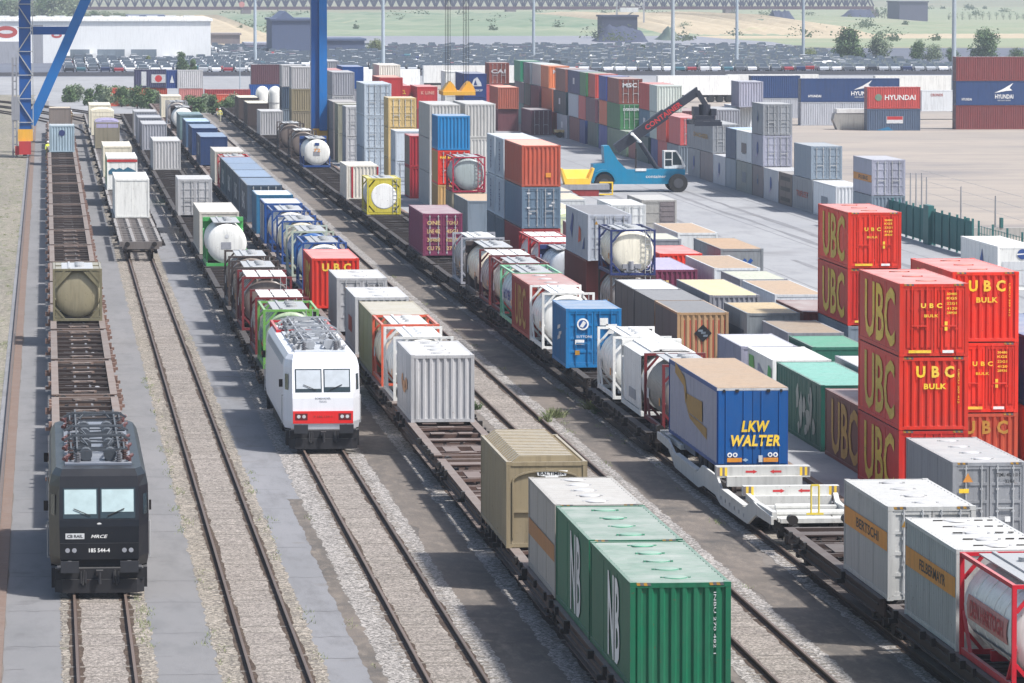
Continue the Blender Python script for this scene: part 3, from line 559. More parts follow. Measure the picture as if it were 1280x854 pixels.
('box',45.52,570,2.62,6.06,{'col': 'white','front': 'plain','h': 2.6},'second tier narrow white container end left of the navy stack'),
('box',45.52,570,5.24,6.06,{'col': 'white','front': 'plain','h': 2.6},'top tier narrow white container end left of the navy stack'),
('box',39.85,312.2,0.0,12.6,{'w': 2.5,'roof': 'tanroof','front': 'plain','col': 'whitegrey','sides': 'flat','h': 2.7},'grey swap body with pale tan roof nearest the paved lane'),
('box',40.05,293.6,0.0,12.4,{'w': 2.5,'roof': 'peachroof','mark': 'chevrons','col': 'swapgrey2','front': 'plain','sides': 'flat','h': 2.7},'grey swap body with peach roof and blue chevrons'),
('box',37.15,274.2,0.0,12.6,{'w': 2.5,'roof': 'tanroof','col': 'swapwhite','front': 'plain','sides': 'flat','h': 2.7},'grey swap body with tan roof and white front'),
('box',37.15,263.9,0.0,7.6,{'w': 2.5,'roof': 'greenishroof','col': 'swapgrey','front': 'plain','sides': 'flat','h': 2.7},'swap body with greenish grey roof between tan ones'),
('box',37.15,251.1,0.0,12,{'w': 2.5,'roof': 'tanroof','col': 'swapwhite','mark': 'blueslash','front': 'plain','sides': 'flat','h': 2.7},'swap body with tan roof beside the orange red pair'),
('box',33.85,250.8,0.0,13.4,{'w': 2.5,'roof': 'yellowroof','front': 'ribs','mark': 'bluecorner','col': 'swapgrey','sides': 'flat','h': 2.7},'swap body with bright cream yellow roof'),
('box',33.85,237.2,0.0,8.2,{'w': 2.5,'roof': 'yellowtan','mark_side': 'darkprint','col': 'swapgrey2','front': 'plain','sides': 'flat','h': 2.7},'swap body with yellow tan roof and dark patterned side'),
('box',33.85,223.9,0.0,8.2,{'w': 2.5,'roof': 'browntan','col': 'swapgrey','front': 'plain','sides': 'flat','h': 2.7},'swap body with dusty brown roof above the green roofed one'),
('box',33.82,216.6,0.0,7.0,{'col': 'dkgreen2','front': 'plain','roof': 'seagreen','h': 2.6},'dark green container with green roof in the second row'),
('box',33.85,202.1,0.0,8.2,{'w': 2.5,'roof': 'palegrey','col': 'swapgrey','front': 'plain','sides': 'flat','h': 2.7},'pale roofed grey container behind the green torn lettered one'),
('box',37.37,229.5,5.2,9.1,{'col': 'ubc','front': 'doors2','sides': 'flat','hatch': 3,'haz': 1,'side_text': ('UBC',6.6,2.1,4.3,'sideyellow'),'front_text': ('UBC',0.75,0.17,0.7,'yellow'),'h': 2.56},'upper orange red container of the pair standing apart'),
('box',37.37,229.5,2.62,9.1,{'col': 'ubc2','front': 'doors2','sides': 'flat','hatch': 0,'haz': 1,'side_text': ('UBC',6.6,2.1,4.3,'sideyellow'),'h': 2.56},'lower orange red container of the pair standing apart'),
('box',37.37,229.3,0,9.1,{'col': 'slate2','front': 'plain','roof': 'slate2','h': 2.6},'slate grey container under the orange red pair'),
('box',36.82,239.5,0,9.1,{'col': 'brownred','front': 'ribs','h': 2.6},'faded red container with pink roof low behind the pair'),
('box',33.82,274.7,0.0,12.2,{'col': 'purple2','front': 'ribs','mark': 'yellowlabel','roof': 'lilac','h': 2.6},'purple container with yellow label and lilac roof'),
('box',36.12,290.6,0.0,9.1,{'col': 'vividred','front': 'ribs','front_text': ('UBC',1.3,0.5,0.55,'yellow'),'h': 2.6},'vivid red container with yellow letters low among tan roofs'),
('box',36.65,304.8,0.0,7.2,{'w': 2.5,'roof': 'greenishroof','col': 'swapgrey','front': 'plain','sides': 'flat','h': 2.7},'small container with greenish white roof by the tan roofs'),
('box',43.25,360.6,0.0,9.1,{'col': 'concretegrey','front': 'halfdoor','w': 2.5,'h': 2.6},'grey half panelled container with single door at right'),
('box',40.22,353.2,0.0,9.1,{'col': 'whitegrey','front': 'doors','h': 2.6},'white container with narrow panelled front beside the grey one'),
('box',36.75,360.2,0.0,10.6,{'w': 2.5,'roof': 'creamroof','col': 'whitegrey','front': 'plain','sides': 'flat','h': 2.7},'cream roofed swap body left of the white container'),
('box',37.15,373.7,0.0,9,{'w': 2.5,'roof': 'creamroof','col': 'swapgrey','front': 'plain','sides': 'flat','h': 2.7},'cream roofed swap body near the yellow hopper'),
('box',34.62,325,0,6.06,{'col': 'ltgrey','front': 'doors','h': 2.6},'pale grey container half hidden by the rust orange stack'),
('box',34.62,336,0,6.06,{'col': 'mintgrey','front': 'plain','tarp': 1,'roof': 'limepale','h': 2.6},'pale green sheeted container behind the half hidden grey one'),
('box',34.45,346,0.0,9,{'w': 2.5,'roof': 'creamroof','col': 'whitegrey','front': 'plain','sides': 'flat','h': 2.7},'grey swap body with white front in the second row'),
('box',56.82,296.6,0.0,12.2,{'col': 'white','front': 'reefer','sides': 'flat','mark_side': 'bluesail','h': 2.6},'white refrigerated container with blue emblems by the green fence'),
('box',60.52,463.4,0.0,8.53,{'col': 'greyE','mark_side': 'bluelogo','front': 'doors','sides': 'flat','h': 2.6},'grey container with blue emblem at the left end of the low row'),
('box',60.52,454.3,0.0,8.76,{'col': 'taupeE','front': 'doors','sides': 'flat','h': 2.6},'brown grey container second in the low row by the wheeled lifter'),
('box',60.52,445.7,0.0,8.42,{'col': 'greyE2','mark_side': 'bluelogo','front': 'doors','sides': 'flat','h': 2.6},'pale grey container with blue emblem third in the low row'),
('box',60.52,438.9,0.0,6.56,{'col': 'bluegreyE','front': 'doors','sides': 'flat','h': 2.6},'bluish grey container fourth in the low row'),
('box',60.52,428.8,0.0,9.84,{'col': 'greenishE','mark_side': 'square','front': 'doors','sides': 'flat','h': 2.6},'greenish grey container with faint square mark in the low row'),
('box',60.52,422.0,0.0,6.54,{'col': 'taupeE','mark_side': 'darklogo','front': 'doors','sides': 'flat','h': 2.6},'brown grey container with dark emblem in the low row'),
('box',60.52,413.1,0.0,8.64,{'col': 'greyE2','mark_side': 'bluelogo','front': 'doors','sides': 'flat','h': 2.6},'light grey container with large blue emblem in the low row'),
('box',60.52,405.4,0.0,7.4,{'col': 'brownE','front': 'plain','mark_side': 'slots','sides': 'flat','h': 2.6},'brown open sided rack container in the low row'),
('box',60.52,394.3,0.0,10.92,{'col': 'greyE','mark_side': 'redtext','front': 'doors','sides': 'flat','h': 2.6},'grey container with red lettering at the low row end'),
('box',60.52,382.5,0.0,11.51,{'col': 'whiteE','front': 'ribs','mark_side': 'greyprint','sides': 'flat','h': 2.6},'white container with grey square print in the low row'),
('box',60.52,454.3,2.62,18.74,{'col': 'greyE','mark_side': 'yellowtext','front': 'doors','sides': 'flat','h': 2.6},'grey container with yellow brown side lettering under the lifter'),
('box',60.52,438.9,2.62,6.56,{'col': 'navyE','roof': 'paleblueroof','front': 'doors','sides': 'flat','h': 2.6},'dark blue grey container second tier between grey and white ones'),
('box',60.52,429.0,2.62,9.59,{'col': 'whiteE','mark_side': 'brownprint','front': 'doors','sides': 'flat','h': 2.6},'white container with brown square print on the second tier'),
('box',60.52,422.0,2.62,6.79,{'col': 'lilacE','mark_side': 'bluelogo','front': 'doors','sides': 'flat','h': 2.6},'lilac grey container with blue emblem on the second tier'),
('box',60.52,422.0,5.24,6.79,{'col': 'greyE','mark_side': 'darklogo','front': 'doors','sides': 'flat','h': 2.6},'topmost grey container with dark emblem and door end'),
('box',60.52,395.1,2.62,9.2,{'col': 'bluegreyE','front': 'doors','sides': 'flat','h': 2.6},'blue grey container with white marked doors on the second tier'),
('box',60.52,365.6,2.62,8.6,{'col': 'lilacE','stripe': ('orange2',0.36,0.56),'stripe_text': 'RIBE','front': 'doors','sides': 'flat','h': 2.6},'lilac grey container with orange side stripe by the green fence'),
('box',60.52,365.6,0.0,8.6,{'col': 'bluegreyE','front': 'ribs','sides': 'flat','h': 2.6},'blue grey ribbed container under the orange striped one'),
('box',60.12,475.8,0.0,9.05,{'col': 'slate2','front': 'ribs','sides': 'flat','h': 2.6},'slate grey container,first from the lifter on the ground tier of the far coloured row'),
('box',60.22,485.7,0.0,7.47,{'col': 'pinkred','front': 'doors','sides': 'flat','h': 2.6},'pinkish red container,second from the lifter on the ground tier of the far coloured row'),
('box',60.32,494.1,0.0,5.72,{'col': 'cobalt','front': 'ribs','sides': 'flat','h': 2.6},'cobalt blue container,third from the lifter on the ground tier of the far coloured row'),
('box',60.17,500.7,0.0,10.75,{'col': 'tealdark','front': 'doors','sides': 'flat','h': 2.6},'dark teal container,fourth from the lifter on the ground tier of the far coloured row'),
('box',60.27,512.4,0.0,6.16,{'col': 'wine2','front': 'ribs','sides': 'flat','h': 2.6},'brick brown container,fifth from the lifter on the ground tier of the far coloured row'),
('box',60.12,519.5,0.0,17.71,{'col': 'olivegreen','front': 'doors','sides': 'flat','h': 2.6},'olive green container,sixth from the lifter on the ground tier of the far coloured row'),
('box',60.22,538.3,0.0,8.42,{'col': 'cobalt2','front': 'ribs','sides': 'flat','h': 2.6},'strong blue container,seventh from the lifter on the ground tier of the far coloured row'),
('box',60.32,548.5,0.0,10.42,{'col': 'tealdark','front': 'doors','sides': 'flat','h': 2.6},'dark teal container,eighth from the lifter on the ground tier of the far coloured row'),
('box',60.17,560.1,0.0,5.69,{'col': 'cobalt','front': 'ribs','sides': 'flat','h': 2.6},'cobalt blue container,ninth from the lifter on the ground tier of the far coloured row'),
('box',60.27,566.8,0.0,11.15,{'col': 'wine','front': 'doors','sides': 'flat','h': 2.6},'wine brown container,tenth from the lifter on the ground tier of the far coloured row'),
('box',60.12,579.1,0.0,11.65,{'col': 'greyD','front': 'ribs','mark_side': 'whitesq','sides': 'flat','h': 2.6},'mid grey container,eleventh from the lifter on the ground tier of the far coloured row'),
('box',60.22,592.0,0.0,8.3,{'col': 'redD','front': 'doors','sides': 'flat','h': 2.6},'red container,twelfth from the lifter on the ground tier of the far coloured row'),
('box',60.32,601.5,0.0,9.57,{'col': 'ltgreyD','front': 'ribs','sides': 'flat','h': 2.6},'light grey container,thirteenth from the lifter on the ground tier of the far coloured row'),
('box',60.17,612.3,0.0,20.44,{'col': 'wine','front': 'doors','sides': 'flat','h': 2.6},'wine brown container,fourteenth from the lifter on the ground tier of the far coloured row'),
('box',60.27,634.1,0.0,12.89,{'col': 'teal2','front': 'ribs','sides': 'flat','h': 2.6},'dull teal container,fifteenth from the lifter on the ground tier of the far coloured row'),
('box',60.27,475.8,2.62,9.05,{'col': 'pinkred','front': 'doors','sides': 'flat','h': 2.6},'pinkish red container,first from the lifter on the second tier of the far coloured row'),
('box',60.12,485.7,2.62,7.47,{'col': 'redD','front': 'ribs','sides': 'flat','h': 2.6},'red container,second from the lifter on the second tier of the far coloured row'),
('box',60.22,494.1,2.62,5.72,{'col': 'palegreyD','front': 'doors','sides': 'flat','h': 2.6},'greenish white container,third from the lifter on the second tier of the far coloured row'),
('box',60.32,500.7,2.62,9.35,{'col': 'tealblue2','front': 'ribs','mark_side': 'whitesq','sides': 'flat','h': 2.6},'teal blue container,fourth from the lifter on the second tier of the far coloured row'),
('box',60.17,525.4,2.62,12.63,{'col': 'greenD','front': 'doors','front_text': ('EVERGREEN',1.6,0.3,0.8,'palegrey'),'sides': 'flat','h': 2.6},'grass green container,fifth from the lifter on the second tier of the far coloured row'),
('box',60.27,539.0,2.62,7.64,{'col': 'orangeD','front': 'ribs','sides': 'flat','h': 2.6},'orange container,sixth from the lifter on the second tier of the far coloured row'),
('box',60.12,549.3,2.62,9.62,{'col': 'wine3','front': 'doors','sides': 'flat','h': 2.6},'purplish brown container,seventh from the lifter on the second tier of the far coloured row'),
('box',60.22,560.1,2.62,7.41,{'col': 'pinkred','front': 'ribs','sides': 'flat','h': 2.6},'pinkish red container,eighth from the lifter on the second tier of the far coloured row'),
('box',60.32,568.6,2.62,11.22,{'col': 'ltgreyD','front': 'doors','sides': 'flat','h': 2.6},'light grey container,ninth from the lifter on the second tier of the far coloured row'),
('box',60.17,580.9,2.62,14.55,{'col': 'navygreen','front': 'ribs','mark_side': 'whitesq','sides': 'flat','h': 2.6},'blackish green container,tenth from the lifter on the second tier of the far coloured row'),
('box',60.27,597.6,2.62,13.41,{'col': 'orangeD2','front': 'doors','sides': 'flat','h': 2.6},'brownish orange container,eleventh from the lifter on the second tier of the far coloured row'),
('box',60.12,612.3,2.62,10.96,{'col': 'wine3','front': 'ribs','sides': 'flat','h': 2.6},'purplish brown container,twelfth from the lifter on the second tier of the far coloured row'),
('box',60.22,624.6,2.62,8.19,{'col': 'tealgreen','front': 'doors','sides': 'flat','h': 2.6},'teal green container,thirteenth from the lifter on the second tier of the far coloured row'),
('box',60.32,634.1,2.62,12.89,{'col': 'plumD','front': 'ribs','sides': 'flat','h': 2.6},'plum container,fourteenth from the lifter on the second tier of the far coloured row'),
('box',60.17,493.4,5.24,6.37,{'col': 'palegreyD','front': 'ribs','sides': 'flat','h': 2.6},'greenish white container,first from the lifter on the top tier of the far coloured row'),
('box',60.27,500.7,5.24,8.65,{'col': 'redD2','front': 'doors','sides': 'flat','h': 2.6},'bright red container,second from the lifter on the top tier of the far coloured row'),
('box',60.12,526.1,5.24,11.11,{'col': 'brownD','front': 'doors','front_text': ('MSC',1.5,0.45,0.75,'palegrey'),'sides': 'flat','h': 2.6},'red brown container,third from the lifter on the top tier of the far coloured row'),
('box',60.22,539.0,5.24,7.64,{'col': 'cobalt2','front': 'doors','sides': 'flat','h': 2.6},'strong blue container,fourth from the lifter on the top tier of the far coloured row'),
('box',60.32,551.0,5.24,7.16,{'col': 'redD','front': 'ribs','sides': 'flat','h': 2.6},'red container,fifth from the lifter on the top tier of the far coloured row'),
('box',60.17,559.2,5.24,6.52,{'col': 'greenD','front': 'doors','sides': 'flat','h': 2.6},'grass green container,sixth from the lifter on the top tier of the far coloured row'),
('box',60.27,566.8,5.24,12.94,{'col': 'navyD','front': 'ribs','mark_side': 'whitesq','sides': 'flat','h': 2.6},'navy blue container,seventh from the lifter on the top tier of the far coloured row'),
('box',60.12,580.9,5.24,11.72,{'col': 'brownD2','front': 'doors','sides': 'flat','h': 2.6},'dusty brown container,eighth from the lifter on the top tier of the far coloured row'),
('box',60.22,601.5,5.24,9.57,{'col': 'orangeD3','front': 'ribs','front_text': ('MSC',1.5,0.45,0.75,'palegrey'),'sides': 'flat','h': 2.6},'pale orange container,ninth from the lifter on the top tier of the far coloured row'),
('box',60.32,612.3,5.24,10.96,{'col': 'palegreyD','front': 'doors','sides': 'flat','h': 2.6},'greenish white container,tenth from the lifter on the top tier of the far coloured row'),
('box',60.17,624.6,5.24,8.19,{'col': 'slate2','front': 'ribs','sides': 'flat','h': 2.6},'slate grey container,eleventh from the lifter on the top tier of the far coloured row'),
('box',60.27,638.4,5.24,8.57,{'col': 'greenD3','front': 'doors','sides': 'flat','h': 2.6},'vivid green container,twelfth from the lifter on the top tier of the far coloured row'),
('box',62.97,500.0,0.0,12.2,{'col': 'brownD','front': 'ribs','sides': 'flat','h': 2.6},'red brown container ground tier second line behind the coloured row first along'),
('box',62.97,500.0,2.62,12.2,{'col': 'wine','front': 'ribs','sides': 'flat','h': 2.6},'wine brown container second tier second line behind the coloured row first along'),
('box',62.97,512.6,0.0,12.2,{'col': 'cobalt','front': 'doors','sides': 'flat','h': 2.6},'cobalt blue container ground tier second line behind the coloured row second along'),
('box',62.97,512.6,2.62,12.2,{'col': 'greenD','front': 'doors','sides': 'flat','h': 2.6},'grass green container second tier second line behind the coloured row second along'),
('box',62.97,525.2,0.0,12.2,{'col': 'cobalt','front': 'ribs','sides': 'flat','h': 2.6},'cobalt blue container ground tier second line behind the coloured row third along'),
('box',62.97,525.2,2.62,12.2,{'col': 'navyD','front': 'ribs','sides': 'flat','h': 2.6},'navy blue container second tier second line behind the coloured row third along'),
('box',62.97,537.8,0.0,12.2,{'col': 'orangeD','front': 'doors','sides': 'flat','h': 2.6},'orange container ground tier second line behind the coloured row fourth along'),
('box',62.97,537.8,2.62,12.2,{'col': 'redD','front': 'doors','sides': 'flat','h': 2.6},'red container second tier second line behind the coloured row fourth along'),
('box',62.97,550.4,0.0,6.06,{'col': 'orangeD','front': 'ribs','sides': 'flat','h': 2.6},'orange container ground tier second line behind the coloured row fifth along'),
('box',62.97,550.4,2.62,6.06,{'col': 'redD2','front': 'doors','sides': 'flat','h': 2.6},'bright red container second tier second line behind the coloured row fifth along'),
('box',62.97,556.9,0.0,6.06,{'col': 'navyD','front': 'doors','sides': 'flat','h': 2.6},'navy blue container ground tier second line behind the coloured row sixth along'),
('box',62.97,556.9,2.62,6.06,{'col': 'brownD','front': 'ribs','sides': 'flat','h': 2.6},'red brown container second tier second line behind the coloured row sixth along'),
('box',62.97,563.3,0.0,12.2,{'col': 'orangeD','front': 'ribs','sides': 'flat','h': 2.6},'orange container ground tier second line behind the coloured row seventh along'),
('box',62.97,563.3,2.62,12.2,{'col': 'redD2','front': 'ribs','sides': 'flat','h': 2.6},'bright red container second tier second line behind the coloured row seventh along'),
('box',62.97,575.9,0.0,6.06,{'col': 'cobalt','front': 'ribs','sides': 'flat','h': 2.6},'cobalt blue container ground tier second line behind the coloured row eighth along'),
('box',62.97,575.9,2.62,6.06,{'col': 'greenD','front': 'ribs','sides': 'flat','h': 2.6},'grass green container second tier second line behind the coloured row eighth along'),
('box',62.97,582.4,0.0,6.06,{'col': 'greenD','front': 'ribs','sides': 'flat','h': 2.6},'grass green container ground tier second line behind the coloured row ninth along'),
('box',62.97,582.4,2.62,6.06,{'col': 'cobalt','front': 'ribs','sides': 'flat','h': 2.6},'cobalt blue container second tier second line behind the coloured row ninth along'),
('box',62.97,588.8,0.0,12.2,{'col': 'ltgreyD','front': 'ribs','sides': 'flat','h': 2.6},'light grey container ground tier second line behind the coloured row tenth along'),
('box',62.97,588.8,2.62,12.2,{'col': 'redD2','front': 'ribs','sides': 'flat','h': 2.6},'bright red container second tier second line behind the coloured row tenth along'),
('box',62.97,601.4,0.0,6.06,{'col': 'brownD','front': 'ribs','sides': 'flat','h': 2.6},'red brown container ground tier second line behind the coloured row eleventh along'),
('box',62.97,601.4,2.62,6.06,{'col': 'redD','front': 'doors','sides': 'flat','h': 2.6},'red container second tier second line behind the coloured row eleventh along'),
('box',62.97,607.9,0.0,12.2,{'col': 'greyD','front': 'doors','sides': 'flat','h': 2.6},'mid grey container ground tier second line behind the coloured row twelfth along'),
('box',62.97,607.9,2.62,12.2,{'col': 'ltgreyD','front': 'ribs','sides': 'flat','h': 2.6},'light grey container second tier second line behind the coloured row twelfth along'),
('box',62.97,620.5,0.0,6.06,{'col': 'brownD','front': 'doors','sides': 'flat','h': 2.6},'red brown container ground tier second line behind the coloured row thirteenth along'),
('box',62.97,620.5,2.62,6.06,{'col': 'wine','front': 'doors','sides': 'flat','h': 2.6},'wine brown container second tier second line behind the coloured row thirteenth along'),
('box',62.97,627.0,0.0,12.2,{'col': 'redD2','front': 'ribs','sides': 'flat','h': 2.6},'bright red container ground tier second line behind the coloured row fourteenth along'),
('box',62.97,627.0,2.62,12.2,{'col': 'navyD','front': 'doors','sides': 'flat','h': 2.6},'navy blue container second tier second line behind the coloured row fourteenth along'),
('box',57.22,592,0,12.2,{'col': 'wine5','front': 'doors','h': 2.9},'wine purple container with door marks before the coloured row'),
('box',54.82,608,2.62,12.2,{'col': 'dustorange','front': 'ribs','roof': 'palepink','h': 2.6},'dusty orange ribbed container on a wine brown one'),
('box',54.82,608.2,0,12.2,{'col': 'wine','front': 'plain','h': 2.6},'wine brown container carrying the dusty orange one'),
('box',54.42,624,2.62,12.2,{'col': 'pinkred','front': 'plain','h': 2.6},'pinkish red container left of the dusty orange one'),
('box',54.42,624,0,12.2,{'col': 'plumD','front': 'plain','h': 2.6},'plum container under the pinkish red one'),
('box',55.22,625,5.24,6.06,{'col': 'brownD','front': 'doors','front_text': ('CAI',1.8,0.5,0.6,'palegrey'),'h': 2.6},'brown container with white door letters highest on the left block'),
('box',70.72,512,5.24,6.06,{'col': 'lilacE','front': 'ribs','h': 2.6},'light grey container upper tier behind the lifter boom'),
('box',67.42,505,2.62,12.2,{'col': 'greyD','front': 'ribs','h': 2.6},'grey container middle tier behind the lifter boom'),
('box',71.22,515,2.62,12.2,{'col': 'whiteE','front': 'ribs','h': 2.6},'whitish ribbed container right of the lifter head'),
('box',67.42,505,0,12.2,{'col': 'slate2','front': 'ribs','h': 2.6},'slate container ground tier behind the lifter boom'),
('box',71.22,515,0,12.2,{'col': 'slate2','front': 'ribs','h': 2.6},'slate container ground tier right of the lifter head'),
('box',108.97,609.0,0,9.27,{'col': 'brownred2','front': 'ribs','h': 2.9,'rot': 1},'lowest brown red container of the broadside stack'),
('box',108.97,609.0,2.92,9.27,{'col': 'navy3','front': 'flatwing','h': 2.9,'rot': 1},'navy broadside container with white wing emblem in a brown red stack'),
('box',108.97,609.0,5.84,9.27,{'col': 'brownred2','front': 'ribs','h': 2.9,'rot': 1},'topmost brown red container of the broadside stack'),
('box',97.59,605.3,0,6.38,{'col': 'slateblue3','front': 'ribs','bmark': 'redbox','h': 2.6,'rot': 1},'slate blue broadside container under the red lettered one'),
('box',97.59,605.3,2.62,6.38,{'col': 'redfade','front': 'ribs','bmark': 'HYUNDAI','h': 2.6,'rot': 1},'red broadside container with white lettering'),
('box',92.78,626.9,0,12.29,{'col': 'greyE2','front': 'ribs','h': 2.9,'rot': 1},'pale grey long broadside container under the navy one'),
('box',92.78,626.9,2.92,12.29,{'col': 'navy3','front': 'flatwing','h': 2.9,'rot': 1},'navy long broadside container with white wing emblem'),
('box',91.11,659.6,2.62,6.39,{'col': 'navy3','front': 'ribs','h': 2.9,'rot': 1},'plain navy broadside container behind the grey door ended stack'),
('box',91.11,659.6,0,6.39,{'col': 'greyE2','front': 'ribs','h': 2.6,'rot': 1},'grey broadside container under the plain navy one'),
('box',12.43,728.5,2.62,4.53,{'col': 'plumnavy','front': 'ribs','bmark': 'whitesign','h': 2.6,'rot': 1},'purple navy broadside container with white stripe and sign'),
('box',16.85,723.7,2.62,1.58,{'col': 'navy2','front': 'ribs','bmark': 'whitesq','h': 2.6,'rot': 1},'small navy container with white anchor mark'),
('box',18.41,723.5,2.62,3.6,{'col': 'ltgrey','front': 'ribs','h': 2.6,'rot': 1},'pale grey ribbed container beside the navy anchor one'),
('box',8.58,728.6,0,8.49,{'col': 'orangered','front': 'ribs','h': 2.6,'rot': 1},'long orange red broadside container behind the bushes'),
('box',18.64,723.5,0,3.38,{'col': 'fadepink','front': 'ribs','h': 2.6,'rot': 1},'faded pink container under the pale grey ribbed one'),
('box',22.09,718.6,0,6.38,{'col': 'darkred2','front': 'ribs','h': 2.6,'rot': 1},'long dull red broadside container behind the bushes'),
('box',23.1,701.6,0,2.84,{'col': 'orangered','front': 'ribs','h': 2.3,'rot': 1},'orange container with dark end before the dull red one'),
('box',29.84,750.0,2.62,5.5,{'col': 'plum3','front': 'ribs','h': 2.9,'rot': 1},'dark plum broadside container on a royal blue one'),
('box',29.61,750.0,0,5.5,{'col': 'royalblue','front': 'ribs','h': 2.6,'rot': 1},'royal blue broadside container under the dark plum one'),
('box',111.88,650.2,1.1,6.55,{'col': 'whiteE','front': 'flat','bmark': 'redword','h': 2.7,'rot': 1},'pale grey trailer box with small red lettering behind the red one'),
('tank',1.48,255.2,1.32,6.06,{'frame': 'olive','vessel': 'olivetank','beam': 1,'h': 2.6},'olive drab tank container alone on the empty wagon train'),
('box',1.48,500.7,1.32,6.06,{'col': 'paleblue','front': 'ribs','mark': 'roundel_navy','h': 2.6},'pale blue container with dark roundel behind the empty wagons'),
('box',1.48,567.6,1.32,6.06,{'col': 'taupe','roof': 'creamroof','front': 'plain','sides': 'flat','h': 2.6},'taupe container with cream roof behind the pale blue one'),
('box',6.02,364.1,1.32,13.6,{'col': 'white','front': 'plain','sides': 'flat','h': 2.75},'plain white box container nearest the end of its train'),
('box',6.02,411.9,1.32,12.2,{'col': 'white','front': 'plain','sides': 'flat','mark': 'mountain','sidecol': 'leafgreen','h': 2.6},'white container with red band and blue mountain picture'),
('box',6.02,439.0,1.32,13.6,{'col': 'cream','front': 'plain','sides': 'flat','h': 2.6},'cream box container behind the one with the mountain picture'),
('box',6.02,511.3,1.32,9.1,{'col': 'drab','front': 'plain','tarp': 1,'roof': 'lilac','h': 2.6},'drab open container under a purple grey tarpaulin'),
('box',6.02,553.7,1.32,9.1,{'col': 'cream','front': 'plain','tarp': 1,'roof': 'cream','sides': 'flat','h': 2.6},'cream tarpaulin container behind the purple tarpaulin one'),
('box',6.02,581.3,1.32,12.2,{'col': 'cream','front': 'plain','sides': 'flat','h': 2.6},'farthest cream container of the left hand loaded train'),
('tank',10.58,210.3,1.32,6.06,{'frame': 'red','vessel': 'whitetank','beam': 1,'h': 2.6},'white tank container with red frame right behind the white locomotive'),
('tank',10.58,223.1,1.32,6.06,{'frame': 'lime','vessel': 'greentank','beam': 1,'label_side': 1,'h': 2.6},'lime green framed tank container behind the red framed one'),
('tank',10.58,231.7,1.32,6.06,{'frame': 'darkred','vessel': 'greytank','beam': 0,'plates': 3,'h': 2.6},'tank container with three white walkway plates and red frame'),
('tank',10.58,247.6,1.32,6.06,{'frame': 'darkred','vessel': 'dirtytank','beam': 0,'plates': 2,'h': 2.6},'grimy tank container with white plates and red ladder'),
('tank',10.58,255.8,1.32,6.06,{'frame': 'soot','vessel': 'dirtytank','beam': 0,'h': 2.6},'sooty brown framed tank container in the middle train'),
('tank',10.58,266.1,1.32,6.06,{'frame': 'soot','vessel': 'dirtytank','beam': 0,'h': 2.6},'sooty tank container nearest the green and white tank'),
('tank',10.58,302.7,1.32,7.15,{'frame': 'green','vessel': 'whitetank','swap': 1,'h': 2.6},'white domed tank container with bright green frame behind it'),
('box',10.58,316.1,1.32,13.6,{'col': 'creamgrey','front': 'plain','sides': 'flat','h': 2.6},'cream grey container directly behind the green framed tank'),
('box',10.58,367.5,1.32,7.8,{'col': 'ltgrey','front': 'doors','h': 2.6},'pale grey door ended container left of the long blue train'),
('box',10.58,453.6,1.32,12.2,{'col': 'ltgrey','front': 'ribs','sides': 'flat','h': 2.6},'ribbed pale grey container standing alone on its wagon'),
('box',10.58,505.3,1.32,12.2,{'col': 'grey2','front': 'ribs','sides': 'flat','h': 2.6},'ribbed grey container second from the ribbed grey one'),
('box',10.58,528.2,1.32,12.2,{'col': 'grey2','front': 'ribs','sides': 'flat','h': 2.6},'grey container between two other ribbed grey containers'),
('box',10.58,551.7,1.32,9.1,{'col': 'grey2','front': 'ribs','sides': 'flat','h': 2.6},'last grey container of the middle train in the distance'),
('box',15.1,121.4,1.32,9.1,{'col': 'nbgreen','front': 'ribs','sides': 'flat','hatch': 5,'side_text': ('NB',2.6,2.1,3.6,'white'),'haz': 1,'front_code': 1,'h': 2.6},'front green container with large white side lettering'),
('box',15.1,130.8,1.32,8.6,{'col': 'nbgreen','front': 'ribs','sides': 'flat','hatch': 4,'side_text': ('NB',2.6,2.1,3.4,'white'),'haz': 1,'h': 2.6},'second green container with large white side lettering'),
('box',15.1,139.7,1.32,7.8,{'col': 'warmgrey','front': 'ribs','sides': 'flat','hatch': 5,'stripe': ('amber',0.38,0.56),'haz': 1,'h': 2.6},'warm grey hatch roofed container with orange side stripe behind the green pair'),
('box',14.88,152.2,1.32,9.1,{'col': 'tan','front': 'plain','bevel': 1,'sides': 'ribs','mark': 'plate_text','h': 2.6},'tan bulk container with sloping roof shoulders and white plate'),
('box',15.1,195.6,1.32,7.8,{'col': 'ltgrey','front': 'ribs','sides': 'flat','hatch': 4,'mark_side': 'amberpatch','h': 2.6},'pale grey deeply ribbed container with orange side panel'),
('tank',15.1,205.7,1.32,6.06,{'frame': 'white','vessel': 'whitetank','beam': 0,'plates': 1,'h': 2.6},'white tank container squeezed behind the ribbed pale grey box'),
('tank',15.1,213.1,1.32,6.06,{'frame': 'orangefr','vessel': 'creamtank','beam': 1,'plates': 1,'h': 2.6},'tank container with orange frame and cream cladding'),
('box',15.1,219.4,1.32,9.1,{'col': 'tan2','front': 'ribs','sides': 'flat','h': 2.6},'tan container with dusty roof behind the orange framed tank'),
('box',15.1,231.3,1.32,7.8,{'col': 'ltgrey','front': 'ribs','sides': 'flat','hatch': 3,'mark_side': 'redbox','h': 2.6},'light grey container with hatches and a rust patch on its side'),
('box',15.1,246.1,1.32,7.4,{'col': 'ltgrey','front': 'doors','sides': 'flat','hatch': 2,'h': 2.6},'grey door ended container next to the orange red one'),
('box',14.8,263.5,1.32,9.1,{'col': 'ubc','front': 'ribs','front_text': ('UBC',1.5,0.42,0.82,'yellow'),'side_text': ('UBC',5,1.9,4.5,'yellow'),'h': 2.6},'orange red container with yellow letters in the left trains'),
